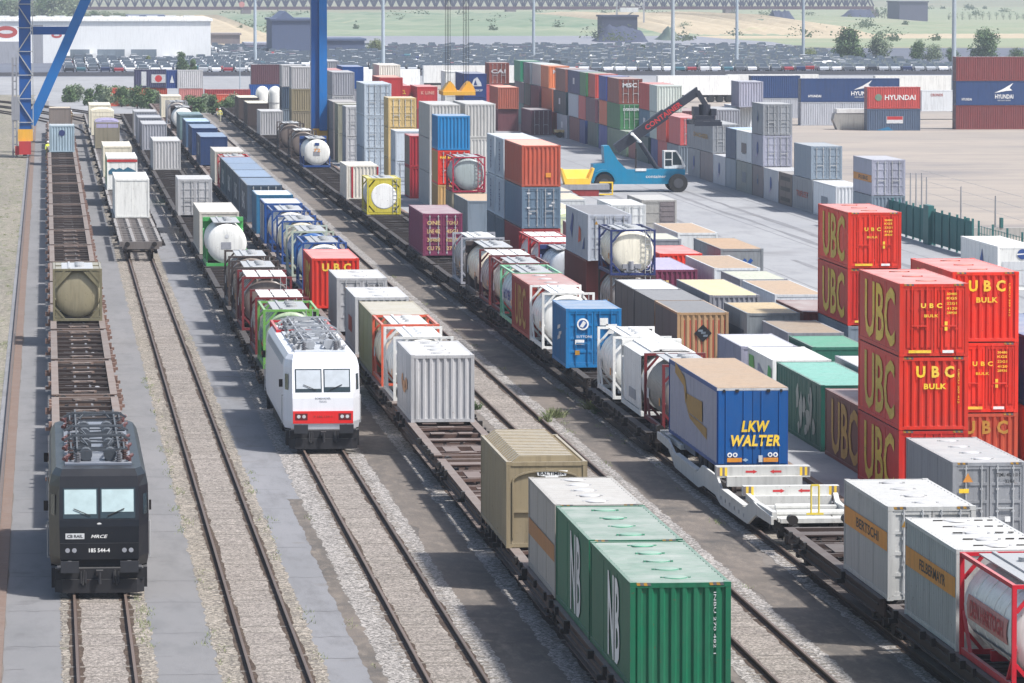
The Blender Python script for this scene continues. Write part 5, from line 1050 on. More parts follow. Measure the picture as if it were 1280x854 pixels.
        letter(t, 'EIMSKIP', 'front', (.1, fy, h*.3), 1.4, .24, P('palegrey'))
    ms = o.get('mark_side')
    def sd(polys, y, z, c, nm='emblem', e=0): decal(t, polys, 'left', (lx-e, y, z), P(c), nm)
    def rect(a, b): return [(-a,-b),(a,-b),(a,b),(-a,b)]
    if ms == 'amberpatch':
        r = random.Random(3)
        for y, z, a, b in ((.35,.5,.9,.3),(.5,.44,1.1,.28),(.62,.5,.5,.35)): sd([[(a*math.cos(q/8*6.283)*r.uniform(.6,1.1), b*math.sin(q/8*6.283)*r.uniform(.7,1.1)) for q in range(8)]], L*y, h*z, 'amber')
    elif ms == 'redbox': sd([rect(1.3,.35)], L*.5, h*.45, 'fadered')
    elif ms == 'bluelogo': sd([circ(min(.55,L*.12))], L*.5, h*.55, 'cobalt'); sd([[(-1,-.5),(.2,-.25),(0,0),(-.9,-.2)]], L*.5, h*.42, 'lilac')
    elif ms == 'darklogo': sd([circ(min(.5,L*.1))], L*.5, h*.55, 'slate2'); sd([rect(.25,.2)], L*.5, h*.5, 'navyfr', e=.004)
    elif ms == 'square': sd([rect(min(1.2,L*.2),.45)], L*.5, h*.5, 'slate2')
    elif ms == 'redtext': letter(t, 'TRIFLEET', 'left', (lx, L*.5, h*.5), L*.6, .45, P('fadered'))
    elif ms == 'yellowtext': letter(t, 'DACHSER', 'left', (lx, L*.45, h*.52), L*.55, .42, P('oldyellow'))
    elif ms in ('greyprint','brownprint'): sd([rect(min(1.6,L*.22),.42)], L*.5, h*.45, 'slate2' if ms[0] == 'g' else 'taupeE'); sd([rect(1.0,.05)], L*.5, h*.27, 'slate2')
    elif ms == 'slots':
        for z in (.18,.5,.82): sd([rect(L*.36,.16)], L*.5, h*z, 'black')
    elif ms == 'whitesq': sd([rect(min(.9,L*.2),.35)], L*.5, h*.55, 'palegrey')
    elif ms == 'bluesail': sd([[(-.9,-.5),(.9,-.5),(.5,.1),(.1,.8),(-.5,.2)]], L*.42, h*.55, 'royalblue')
    elif ms == 'limeprint':
        sd([[(-3.4,-1),(-1.2,-1),(-2,1.05),(-3.4,1.05)]], L*.5, h*.5, 'lime'); sd([[(1.6,-.9),(3.3,-.9),(3.3,.9),(2.4,1)]], L*.5, h*.5, 'green'); sd([[(-1.5,-.8),(.6,-1),(1.2,.5),(-.6,.9)]], L*.5, h*.5, 'lilacgrey')
        m = MB(); m.box(-w/2-.01, -w/2+.14, -.012, .02, 0, h); put('white_post', m.mesh('white_post'), P('whitepaint'), t)
    elif ms == 'hapag':
        sd([[(-.2,-.5),(1.3,-.3),(1.2,.35),(.2,.5)]], L*.42, h*.48, 'orange'); sd([[(-1,-.2),(.1,-.7),(.9,.6),(.3,.8)]], L*.72, h*.6, 'cobalt'); sd([[(-.7,-.5),(.6,-.4),(.5,.3)]], L*.2, h*.38, 'cobalt')
    elif ms == 'darkprint': sd([rect(L*.36,.7)], L*.5, h*.42, 'slateblue')
    elif ms == 'scribble':
        for y, z in ((L*.5,.6),(L*.42,.5),(L*.5,.42)): sd([[(-.7,-.1),(.5,.05),(.6,.2),(-.5,.1)]], y, h*z, 'palegrey')
    bm = o.get('bmark'); rx = w/2+.006
    def rd(polys, y, z, c, nm='emblem', e=0): decal(t, polys, 'right', (rx+e, y, z), P(c), nm)
    if bm in ('HYUNDAI',): letter(t, 'HYUNDAI', 'right', (rx, L*.62, h*.52), L*.58, .62, P('whitepaint')); rd([circ(.42)], L*.21, h*.52, 'olivegreen')
    elif bm == 'redbox': rd([rect(1.0,.42)], L*.52, h*.5, 'palegrey'); rd([rect(.95,.2)], L*.52, h*.58, 'redbright', e=.004); rd([[(-1.2,-.3),(1,-.4),(.3,.1)]], L*.35, h*.14, 'tealblue')
    elif bm == 'whitesign': rd([rect(.35,1.0)], L*.3, h*.5, 'palegrey'); rd([rect(1.0,.6)], L*.76, h*.5, 'palegrey'); rd([circ(.5)], L*.76, h*.5, 'redbright', e=.004)
    elif bm == 'whitesq': rd([[(-.3,-.5),(.3,-.5),(0,.6)]], L*.5, h*.5, 'palegrey')
    elif bm == 'redword': letter(t, 'CRONOS', 'right', (rx, L*.3, h*.78), 1.6, .35, P('fadered'))
    if o.get('front') == 'flatwing':
        rd([[(-1.3,-.15),(-.2,.35),(1.0,1.05),(.55,.45),(.9,.15),(.2,.1)]], L*.64, h*.56, 'whitepaint', 'wing_emblem'); letter(t, 'HYUNDAI', 'right', (rx, L*.63, h*.36), L*.24, .52, P('whitepaint')); letter(t, 'MERCHANT MARINE', 'right', (rx, L*.63, h*.2), L*.17, .16, P('palegrey')); letter(t, 'HYUNDAI', 'right', (rx, L*.14, h*.25), L*.13, .3, P('whitepaint'))
def container(X, Y, z, L, o, label, nm='shipping_container'):
    w = o.get('w', 2.44); h = o['h']; cn = o['col']; col = P(cn); fr = o.get('front', 'ribs'); sides = o.get('sides', 'ribs')
    t = empty(nm, (X, Y, z))
    if o.get('rot'): t.location = (X, Y+w/2, z); t.rotation_euler.z = R(-90); sides = 'flat' if fr.startswith('flat') else 'ribs'; fr = 'doors' if fr != 'flat' else 'plain'
    tag(t, label, 'swap body' if nm == 'swap_body' else 'container')
    L = round(L, 1); h = round(h, 2)
    scol = P(o['sidecol'], wear=.7) if o.get('sidecol') else col
    roofc = P(o['roof'], dust=.12) if o.get('roof') else P(cn, dust=.52)
    put('frame', cached(('frame', w, h, L), lambda: frame_mb(w, h, L)), col, t)
    for sd in (-1, 1): put('side_wall', cached(('side_wall', w, h, L, sd, sides), lambda: wall_mb(w, h, L, sd, sides)), scol, t)
    bev = 'bevel' if o.get('bevel') else 'tarp' if o.get('tarp') else 'flat'
    put('roof', cached(('roof', w, h, L, bev), lambda: roof_mb(w, h, L, bev)), roofc, t)
    put('end_wall', cached(('end_wall', w, h, L, 'rear'), lambda: end_mb(w, h, 'ribs', L, 1)), col, t)
    if fr in ('doors', 'doors2', 'reefer', 'halfdoor'):
        if fr in ('doors', 'doors2'):
            for s in (-1, 1):
                d = put('door', cached(('door', w, h, s, fr == 'doors2'), lambda: door_mb(w, h, s, fr == 'doors2')), col, t)
                put('locking_bars', cached(('locking_bars', w, h, s), lambda: rods_mb(w, h, s)), GALV if fr == 'doors' and cn not in ('brightblue',) else col, d)
        elif fr == 'reefer':
            m = MB(); m.box(-w/2+.13, w/2-.13, .02, .08, .14, h-.13); put('end_wall', m.mesh('end_wall'), col, t)
            m = MB(); m.box(-.95,.95,-.012,.02,.3,1.15); m.box(-.95,.95,-.012,.02,1.2,1.7); m.box(.3,.95,-.02,-.012,.4,1.0); put('cooling_unit', m.mesh('cooling_unit'), P('palegrey'), t)
            decal(t, [circ(.3)], 'front', (.25,-.02,h*.82), P('cobalt'), 'round_emblem'); decal(t, [[(-.33,-.05),(.33,0),(.33,.06),(-.33,.03)]], 'front', (.25,-.024,h*.82), P('whitepaint'), 'round_emblem')
        else:
            m = MB(); m.box(-w/2+.13, w/2-.13, .05, .08, .14, h-.13)
            for k in range(4): z0 = .3+k*(h-.5)/3; m.box(-w/2+.13, .02, .025, .05, z0-.05, z0+.05)
            put('end_wall', m.mesh('end_wall'), col, t)
            m = MB(); m.box(.05, w/2-.13, .018, .05, .2, h-.15)
            for k in range(6): z0 = .35+k*.36; m.box(.12, w/2-.2, -.005, .018, z0, z0+.2)
            put('door', m.mesh('door'), P('taupeE'), t)
    else:
        ec = col
        put('end_wall', cached(('end_wall', w, h, fr), lambda: end_mb(w, h, fr, 0, -1)), ec, t)
        if fr == 'stripes':
            m = MB(); m.ribs('y', -.062+.124+.001, -w/2+.13, w/2-.13, .14, h-.13, .052, .262, -1)
            m = MB(); n = 8; p = (w-.26)/n
            for i in range(n): m.box(-w/2+.13+i*p+p*.70, -w/2+.13+(i+1)*p-.02, .045, .058, .16, h*.86)
            put('rust_streaks', m.mesh('rust_streaks'), P('rustorange'), t)
    if o.get('hatch'):
        n = o['hatch']
        for i in range(n): put('roof_hatch', cached(('roof_hatch',), hatch_mb, True), P({'nbgreen':'seagreen','ubc':'ubcfade','ubc2':'ubcfade'}.get(cn, 'ltgrey'), dust=.45), t, (0, L*(.6+i)/(n+.2), h-.012))
    if o.get('slots'):
        for i in range(5): 
            for x, q in ((-.46,.16),(.61,.11),(.92,.07)): m = MB(); y = L*(.6+i)/5.2; m.box(x-q,x+q,y-.03,y+.03,h-.008,h+.02); put('roof_clip', m.mesh('roof_clip'), STEEL, t)
        for x in (-.78,-.26,.26,.78): m = MB(); m.box(x-.17,x+.17,-.01,.0,h-.1,h-.05); put('header_slot', m.mesh('header_slot'), STEEL, t)
    if o.get('haz'):
        for s in (-1, 1): put('hazard_marking', cached(('hazard_marking',), lambda: haz_mb(w)), [P('oldyellow', wear=1), P('darkgrey')], t, (s*(w/2-.34),0,h))
    if o.get('sidemix'):
        for i in range(3): m = MB(); m.box(-w/2-.012,-w/2-.008,1.2+i*2.1,2.2+i*2.1,.2,h-.15); put('white_panel', m.mesh('white_panel'), P('palegrey'), t)
    marks(t, o, w, h, L)
    return t
# ------------------------------------------------------------------ tank containers
def tank_frame(w, h, L, beam, octa=False):
    m = MB(); a = w/2; r = .09
    for y in (0, L-.12):
        for s in (-1, 1): x0, x1 = sorted((s*a, s*(a-.11))); m.box(x0, x1, y, y+.12, 0, h)
        m.box(-a+.11, a-.11, y+.003, y+.117, 0, .13); m.box(-a+.11, a-.11, y+.003, y+.117, h-.10, h)
        g = .62
        for s in (-1, 1):
            if octa:
                m.prism([(s*(a-.13), h-.13),(s*(a-.13), h-1.0),(s*(a-.95), h-.13)][::-s], 'y', y+.03, y+.06); m.prism([(s*(a-.13), .15),(s*(a-.13), .7),(s*(a-.55), .15)][::s], 'y', y+.03, y+.06)
            m.bar((s*(a-.1), y+.06, h-g-.05), (s*(a-g), y+.06, h-.06), .1, .09); m.bar((s*(a-.1), y+.06, g+.05), (s*(a-g), y+.06, .06), .1, .09)
    for s in (-1, 1):
        m.bar((s*(a-.08), .12, .1), (s*(a-.08), L-.12, .1), .11, .16)
        if beam: m.bar((s*(a-.07), .12, h-.06), (s*(a-.07), L-.12, h-.06), .1, .1)
        m.bar((s*(a-.1), .1, h*.42), (s*(a-.1), 1.1, .14), .08, .08); m.bar((s*(a-.1), L-.1, h*.42), (s*(a-.1), L-1.1, .14), .08, .08)
    for y in (L*.3, L*.7): m.box(-.8, .8, y-.1, y+.1, .1, .36)
    return m
def vessel_mb(w, h, L, swap, ribbed):
    r = min(w, h)/2-(.055 if not swap else .04); zc = h/2+.02; y0 = .14 if not swap else .02
    d = .24; prof = []
    for i in range(9): a = math.pi/2*i/8; prof.append((y0+d*(1-math.sin(a)), max(.02, r*math.cos(a)**.55) if i < 8 else .02))
    prof = prof[::-1]; body = []
    n = 14 if ribbed else 5
    for i in range(n+1):
        y = y0+d+(L-2*(y0+d))*i/n
        if 0 < i < n: body += [(y-.035, r), (y-.03, r+.022), (y+.03, r+.022), (y+.035, r)]
        else: body.append((y, r))
    rear = [(L-p[0], p[1]) for p in prof[::-1]]
    m = MB(); m.lathe_y(prof[:-1]+body+rear[1:], 28, 0, zc); return m
def walkway_mb(w, h, L, plates):
    m = MB(); n = plates or 1; a = w/2-.2
    if plates >= 2:
        for i in range(3): 
            x0 = -a+i*2*a/3; m.box(x0+.04, x0+2*a/3-.04, .2, L-.25, h-.05, h-.01)
        for k in range(1, plates): y = L*k/plates; m.box(-a, a, y-.05, y+.05, h-.009, h+.01)
    else:
        m.box(-.78, .78, .3, L-.3, h-.05, h-.01)
        for k in range(3): m.cyl((.12, L*(.3+.2*k), h-.02), (.12, L*(.3+.2*k), h+.1), .24, 14)
        m.box(-.45, -.35, .3, L-.3, h-.009, h+.04)
    return m
def tank(X, Y, z, L, o, label):
    w = o.get('w', 2.44); h = round(o['h'], 2); swap = bool(o.get('swap'))
    t = empty('tank_container', (X, Y, z)); tag(t, label, 'tank container')
    fc = P(o['frame']); vc = P(o['vessel'], rough=.32)
    put('vessel', cached(('vessel', w, h, L, swap, o['vessel'] == 'ribtank'), lambda: vessel_mb(w, h, L, swap, o['vessel'] == 'ribtank'), True), vc, t)
    if swap:
        def sf():
            m = MB(); a = w/2
            m.box(-a, a, L-.16, L-.02, 0, h); m.box(-a, a, L-.45, L-.165, h-.25, h-.01)
            for s in (-1, 1):
                x0, x1 = sorted((s*a, s*(a-.1))); m.box(x0, x1, .1, L-.17, 0, .2); m.box(x0, x1, .55, .75, .2, 1.0); m.bar((s*(a-.05), .4, .12), (s*(a-.05), 1.5, .95), .09); m.bar((s*(a-.05), L-.3, 1.9), (s*(a-.05), L-1.8, .15), .09)
            m.box(-a+.1, a-.1, .1, .25, .0, .18); return m
        put('frame', cached(('frame', 'swap', w, h, L), sf), fc, t)
    else:
        put('frame', cached(('frame', 'tank', w, h, L, o.get('beam', 0), o['frame'] == 'olive'), lambda: tank_frame(w, h, L, o.get('beam', 0), o['frame'] == 'olive')), fc, t)
    put('walkway', cached(('walkway', w, h, L, o.get('plates', 0)), lambda: walkway_mb(w, h, L, o.get('plates', 0))), P('whitepaint') if o.get('plates') else GALV, t)
    def lad():
        m = MB(); x = w/2-.28
        for s in (0, .28): m.bar((x-s, -.02, .1), (x-s, -.02, h-.05), .035)
        for k in range(8): m.bar((x-.28, -.02, .25+k*.28), (x, -.02, .25+k*.28), .03)
        return m
    if not swap and o['frame'] != 'olive': put('ladder', cached(('ladder', w, h), lad), fc if o['frame'] in ('crimson','red') else GALV, t)
    if o['frame'] == 'olive':
        m = MB(); m.box(-w/2+.14, w/2-.14, .125, 2.6, h-.09, h-.02); m.box(-w/2+.14, w/2-.14, 3.6, L-.125, h-.09, h-.02); put('cover_plate', m.mesh('cover_plate'), fc, t)
    zc = h/2+.02; r = min(w, h)/2-.055
    if o.get('band'):
        def band(z0, z1):
            m = MB(); a0, a1 = math.asin(z0/r), math.asin(z1/r); k = 6; pts = [(math.pi-(a0+(a1-a0)*i/k)) for i in range(k+1)]
            R2 = r+.026
            m.q([(R2*math.cos(a), y, zc+R2*math.sin(a)) for y in (.9, L-.9) for a in pts], [(i,i+1,k+2+i,k+1+i) for i in range(k)]); return m
        put('pink_panel', band(-.28, .32).mesh('pink_panel'), P('fadepink'), t); put('blue_line', band(-.62, -.54).mesh('blue_line'), P('slateblue'), t)
        letter(t, 'DEN HARTOGH', 'left', (-r-.036, L*.5, zc+.03), L*.62, .42, P('crimson2'))
    if o.get('label_side'): letter(t, 'HOYER', 'left', (-r-.03, L*.5, zc), L*.5, .5, P('royalblue'))
    if t.location.y < 330 and not o.get('clad'):
      if not o.get('band'):
        decal(t, [[(-.2,-.15),(.2,-.15),(.2,.15),(-.2,.15)]], 'left', (-r-.04, 1.1, zc-.25), P('orange2'), 'hazard_plate'); decal(t, [[(-.35,-.2),(.35,-.2),(.35,.2),(-.35,.2)]], 'left', (-r-.04, L*.8, zc-.2), P('palegrey'), 'data_plate')
      if not swap and o['frame'] != 'olive':
        m = MB(); m.cyl((-.25,-.01,.32),(-.25,.25,.32),.11,10); m.box(-.45,.3,.02,.16,.16,.26); m.cyl((.15,-.01,.3),(.15,.2,.3),.07,8); put('valve_gear', m.mesh('valve_gear'), P('grey2'), t)
    if swap:
        decal(t, [[(-.3,-.2),(.3,-.2),(.3,.2),(-.3,.2)]], 'front', (-.05,.008,zc-.1), P('grey2'), 'data_plate'); decal(t, [circ(.12)], 'front', (0,.008,zc+.45), P('palegrey'), 'vent_cover')
    if o.get('diamond'): decal(t, [[(-.3,0),(0,-.4),(.3,0),(0,.4)]], 'left', (-r-.02, 1.2, zc-.4), P('orange2'), 'diamond_sign')
    if o.get('mark') == 'tanklogo':
        decal(t, [[(-.2,-.12),(.2,-.12),(.2,.12),(-.2,.12)]], 'front', (0,0,zc+.75), P('cobalt'), 'label'); letter(t, '72', 'front', (0,-.01,zc+.2), .6, .3, P('orange2'))
    if o.get('gear'):
        m = MB(); m.box(-.55,.45,-.02,.2,.35,.6); m.cyl((-.1,.02,.3),(-.1,.02,.75),.14,12); m.cyl((.2,-.05,.5),(.2,.2,.5),.12,12); put('valve_gear', m.mesh('valve_gear'), P('grey2'), t)
    if o.get('solid'):
        m = MB(); a = w/2
        m.box(-a+.131, a-.131, .01, .04, .151, h-.131); m.box(-a+.131, a-.131, .2, L-.2, h-.1, h-.03); put('end_plate', m.mesh('end_plate'), fc, t); m = MB(); m.lathe_y([(-.02,.05),(-.02,.86),(.008,.92)], 32, 0, h/2); put('end_dome', m.mesh('end_dome'), P('whitepaint'), t)
    if o.get('clad'):
        m = MB(); a = w/2
        for s in (-1,1): m.ribs('x', s*(a-.03), .3, L-.6, .25, h-.2, .02, .8, s)
        m.q([(-a+.03,.3,h-.2),(a-.03,.3,h-.2),(a-.03,L-.6,h-.2),(-a+.03,L-.6,h-.2),(-.4,.3,h+.08),(.4,.3,h+.08),(.4,L-.6,h+.08),(-.4,L-.6,h+.08)], [(0,3,7,4),(1,5,6,2),(4,7,6,5),(0,4,5,1)])
        put('cladding', m.mesh('cladding'), P('whitepaint'), t)
        m = MB(); m.box(-a-.02,-a+.0,2.0,4.2,.5,.9); put('side_panel', m.mesh('side_panel'), P('greyD'), t)
    return t
# ------------------------------------------------------------------ semitrailer in the pocket wagon
def trailer(X, Y, z, L, o, label):
    t = empty('semitrailer', (X, Y, z)); tag(t, label, 'trailer'); w = 2.52; zb, zt = .72, 3.5; a = w/2
    m = MB(); m.box(-a, a, 0, L, zb, zb+.12); m.box(-a, a, 0, .06, zb+.12, zt-.06)
    m.box(-a, a, L-.06, L, zb+.12, zt-.06)
    for s in (-1, 1): x0, x1 = sorted((s*a, s*(a-.1))); m.box(x0, x1, .06, L-.06, zt-.16, zt-.005)
    put('box_frame', m.mesh('box_frame'), P('royalblue'), t)
    for s in (-1, 1):
        m = MB(); m.ribs('x', s*(a-.03), .07, L-.07, zb+.12, zt-.16, .02, 1.1, s); put('curtain', m.mesh('curtain'), P('lilacgrey', wear=.7), t)
    m = MB(); m.box(-a+.02, a-.02, 0, L, zt-.05, zt); put('roof', m.mesh('roof'), P('tanroof', dust=.1), t)
    m = MB(); m.box(-a, a, -.02, .0, zt-.1, zt-.02)
    put('roof_edge', m.mesh('roof_edge'), P('palegrey'), t)
    for s in (-1, 1):
        x0, x1 = sorted((s*.012, s*(a-.05))); m = MB(); m.box(x0, x1, -.04, -.001, zb+.1, zt-.12); d = put('door', m.mesh('door'), P('doorblue', wear=.25) if 'doorblue' in C else P('royalblue'), t)
        m = MB()
        for u in (.25,.75): m.cyl((s*a*u,-.055,zb+.05),(s*a*u,-.055,zt-.1),.018,6)
        put('locking_bars', m.mesh('locking_bars'), P('doorblue', wear=.25), d)
        m = MB(); m.box(s*a*.44-.06, s*a*.44+.06, -.075, -.03, zt-.16, zt-.06); m.box(s*a*.8-.04, s*a*.8+.04, -.075, -.03, zt-.16, zt-.06); put('hinge', m.mesh('hinge'), STEEL, d)
    letter(t, 'LKW', 'front', (.1,-.085,zb+1.42), 1.0, .4, P('yellow', wear=.2), shear=.2, bold=2); letter(t, 'WALTER', 'front', (.1,-.085,zb+.92), 1.74, .4, P('yellow', wear=.2), shear=.2, bold=2)
    for s in (-1, 1):
        for k in (0, 1): decal(t, [circ(.085)], 'front', (s*(.62+.19*k),-.085,zb+.42), P('whitepaint'), 'round_sticker'); decal(t, [circ(.04)], 'front', (s*(.62+.19*k),-.089,zb+.42), P('cobalt'), 'round_sticker')
        decal(t, [[(-.26,-.075),(.26,-.075),(.26,.075),(-.26,.075)]], 'front', (s*.64,-.085,zb+.24), P('orange2'), 'orange_plate')
    decal(t, [[(-.12,0),(0,-.06),(.1,0),(0,.06)]], 'front', (-.25,-.085,zb+.24), P('paleblueroof'), 'label'); decal(t, [[(-.07,-.12),(.07,-.12),(.07,.12),(-.07,.12)]], 'front', (.28,-.085,zb+.28), P('palegrey'), 'label')
    # the yellow figure on the curtain
    lx = -a-.004
    for poly in ([(-5.0,3.05),(-2.6,2.75),(-1.9,2.6),(-1.5,2.0),(-1.9,1.7),(-2.4,2.35),(-5.0,2.65)], [(-1.9,2.15),(2.9,2.2),(2.9,1.45),(-.9,1.5),(-1.6,1.7)], [(-1.8,1.68),(-.6,1.3),(2.2,1.1),(4.2,.95),(4.2,1.35),(2.2,1.42),(-.8,1.46)]):
        decal(t, [poly], 'left', (lx, L*.5, zb-.25), P('oldyellow'), 'yellow_figure')
    m = MB()
    for s in (-1,1): m.box(s*.5-.06, s*.5+.06, .3, L-1, .55, zb-.002)
    for y in (2.4, 3.75, 5.1): m.cyl((-1.0,y,.5),(1.0,y,.5),.08,8)
    m.box(-1.1,1.1,.1,.25,.45,.6); put('chassis', m.mesh('chassis'), STEEL, t)
    for y in (2.4, 3.75, 5.1):
        for s in (-1, 1):
            m = MB(); m.cyl((s*.78,y,.5),(s*1.18,y,.5),.5,20); wh = put('wheel', m.mesh('wheel', True), RUBBER, t); m = MB(); m.cyl((s*1.181,y,.5),(s*1.195,y,.5),.28,14); put('rim', m.mesh('rim'), STEEL, wh)
    m = MB()
    for s in (-1, 1): x0, x1 = sorted((s*(a-.03), s*(a-.06))); m.box(x0, x1, 6.2, 10.2, .5, .82)
    put('side_guard', m.mesh('side_guard'), P('slateblue'), t)
    return t
C['doorblue'] = (0, 82, 150)
for kind, X, Y, z, L, o, lab in LOADS:
    if kind == 'tank': tank(X, Y, z, L, o, lab)
    elif kind == 'trailer': trailer(X, Y, z, L, o, lab)
    else: container(X, Y, z, L, o, lab, 'swap_body' if 'swap body' in lab else 'shipping_container')
# ------------------------------------------------------------------ wagons
RZ = .168
def bogie(t, y, col):
    """two axles on a sprung frame; local z counts from the ground"""
    def fr():
        m = MB()
        for s in (-1, 1):
            m.box(s*1.0-.06, s*1.0+.06, -1.3, 1.3, .5+RZ-.02, .72+RZ-.02); m.box(s*1.0-.07, s*1.0+.07, -.45, .45, .38+RZ, .5+RZ-.02)
            for a in (-.9, .9): m.box(s*1.0-.1, s*1.0+.1, a-.2, a+.2, .32+RZ, .5+RZ-.021)
        m.box(-.94, .94, -.2, .2, .5+RZ, .78+RZ); return m
    b = put('bogie', cached(('bogie',), fr), col, t, (0, y, 0))
    def ws():
        m = MB(); m.cyl((-.9,0,.46+RZ),(.9,0,.46+RZ),.08,8)
        for s in (-1, 1): m.cyl((s*.69,0,.46+RZ),(s*.82,0,.46+RZ),.46,20); m.cyl((s*.66,0,.46+RZ),(s*.69,0,.46+RZ),.49,20)
        return m
    for a in (-.9, .9): put('wheelset', cached(('wheelset',), ws, True), WHEEL, b, (0, a, 0))
def buffers(t, L, col):
    def bf():
        m = MB(); m.cyl((0,.0,1.0+RZ),(0,.04,1.0+RZ),.165,16); m.cyl((0,.04,1.0+RZ),(0,.3,1.0+RZ),.09,10); m.cyl((0,.28,1.0+RZ),(0,.62,1.0+RZ),.13,12); return m
    for y, rz in ((0, 0), (L, math.pi)):
        for s in (-1, 1): put('buffer', cached(('buffer',), bf, True), col, t, (s*.875, y, 0), (0,0,rz))
def sill_mb(L):
    m = MB(); D = 1.15+RZ
    y0, y1 = .62, L-.62
    for s in (-1, 1):
        x0, x1 = s*1.2-.15, s*1.2+.15
        m.box(x0, x1, y0, y1, D-.045, D); m.box(s*1.2-.03, s*1.2+.03, y0+.02, y1-.02, D-.5, D-.046); m.box(s*1.2-.11, s*1.2+.11, y0+1.2, y1-1.2, D-.54, D-.501)
    for y in (y0, y1-.25): m.box(-1.049, 1.049, y, y+.25, D-.42, D-.004)
    return m
def cross_mb(L, plates=False):
    m = MB(); D = 1.15+RZ
    y0, y1 = .62, L-.62
    n = max(4, int((L-1.6)/2.35)); p = (y1-y0-.5)/n
    for i in range(n):
        y = y0+.3+p*(i+.5)
        if i % 2 == 0:
            m.box(-.32, .32, y-.3, y+.3, D-.12, D-.03)
            for sx in (-1, 1):
                for sy in (-1, 1): m.bar((sx*.3, y+sy*.22, D-.09), (sx*1.07, y+sy*.42, D-.09), .14, .1)
        else:
            for d in (-.16, .16): m.box(-1.069, 1.069, y+d-.06, y+d+.06, D-.2, D-.06)
            m.box(-.4, .4, y-.1, y+.1, D-.13, D-.05)
        for d in (-.62, .62): m.box(-1.168, 1.168, y+d*p/2.35-.05, y+d*p/2.35+.05, D-.42, D-.34)
        m.box(-1.168, 1.168, y+.95*p/2.35-.05, y+.95*p/2.35+.05, D-.42, D-.34)
    for s in (-1, 1): m.box(s*.34-.06, s*.34+.06, y0+.25, y1-.25, D-.46, D-.4)
    m.box(-1.168, 1.168, y0+2.2, y1-2.2, .42, .46)  # dark pan added in place of the shaded ground under the wagon
    return m
def xplate_mb():
    m = MB(); D = 1.15+RZ
    for sx in (-1, 1):
        for sy in (-1, 1): m.bar((sx*.2, sy*.1, D-.02), (sx*.46, sy*.3, D-.02), .2, .06)
    m.box(-.32, .32, -.16, .16, D-.045, D+.012); return m
def fittings_mb(L, s):
    m = MB(); D = 1.15+RZ; n = int(L/1.45); r = random.Random(int(L*10)+s)
    x0, x1 = sorted((s*1.352, s*1.385)); m.box(x0, x1, .8, L-.8, D-.2, D-.15)
    for i in range(n):
        y = .9+i*(L-1.8)/(n-1)
        if 1:
            k = r.random()
            if k < .55: x0, x1 = sorted((s*1.352, s*(1.42+.12*r.random()))); m.box(x0, x1, y-.14, y+.14, D-.16, D+.05)
            if k < .3: x0, x1 = sorted((s*1.352, s*1.6)); m.box(x0, x1, y-.06, y+.1, D-.3, D-.17)
    return m
def gear_mb(L):
    m = MB(); D = 1.15+RZ; n = max(3, int(L/2.35))
    for x in (-.33, .3):
        m.cyl((x, 1.0, D-.36), (x, L-1.0, D-.36), .022, 6)
        for i in range(n): y = 1.2+i*(L-2.4)/(n-1); m.box(x-.045, x+.045, y-.16, y+.16, D-.38, D-.25)
    m.cyl((.6, L*.42, D-.5), (.6, L*.42+.8, D-.5), .17, 10); m.box(-.75, -.3, L*.55, L*.55+.7, D-.62, D-.36)
    return m
def deck_mb(L, dense=False):
    m = cross_mb(L); D = 1.15+RZ
    for u0, u1 in ((.1,.25),(.42,.47),(.62,.8)): 
        for s in (-1, 1): x0, x1 = sorted((s*.25, s*.8)); m.box(x0, x1, L*u0, L*u0+(u1-u0)*L*.6, D-.05, D-.012)
    m.box(-1.04, 1.04, L*.3, L*.3+.5, D-.055, D-.013); m.box(-1.04, 1.04, L*.86, L*.86+.9, D-.055, D-.013)
    return m
def frame2_mb(L):
    """deck plate with rows of eight-sided openings"""
    m = MB(); D = 1.15+RZ; y0, y1 = .62, L-.62
    for s in (-1, 1): m.box(s*1.28-.1, s*1.28+.1, y0, y1, D-.35, D)
    for x in (-.42, .42): m.box(x-.1, x+.1, y0+.01, y1-.01, D-.2, D-.005)
    n = max(3, int((L-1.2)/2.1)); p = (y1-y0)/n
    for i in range(n+1):
        y = y0+p*i; m.box(-1.178, 1.178, max(y0, y-.14), min(y1, y+.14), D-.22, D-.008)
        if i < n:
            for c in (-.85, 0, .85):
                for sx in (-1, 1):
                    for yy in (y+.14, y+p-.14):
                        q = .16 if yy < y+p/2 else -.16; m.prism([(c+sx*.32, yy), (c+sx*.32-sx*.14, yy), (c+sx*.32, yy+q)][::(1 if sx*q > 0 else -1)], 'z', D-.15, D-.012)
    m.box(-1.2, 1.2, y0-.02, y0-.002, D-.5, D-.05)
    return m
WTYPES = {
 'skeletal': (cross_mb, paint('wagon_rust_shade', (52, 40, 37), .8, .9, .12), 'rusty brown skeletal'),  # cross beams coloured darker than the sills for the shade inside the frame
 'frame': (frame2_mb, paint('wagon_grey_brown', (112, 106, 104), .8, .8, .3), 'dark grey open decked'),
 'dark': (cross_mb, paint('wagon_black_brown', (46, 39, 38), .8, .8, .08), 'blackish brown'),
 'deck': (deck_mb, paint('wagon_brown', (94, 72, 64), .8, .9, .2), 'dusty brown plated'),
 'darkdeck': (deck_mb, paint('wagon_dark_brown', (66, 52, 48), .8, .9, .15), 'dark brown plated')}
SILL = paint('sill_tan', (102, 84, 75), .8, .9, .2); SILL2 = paint('sill_brown', (96, 78, 70), .8, .9, .2)
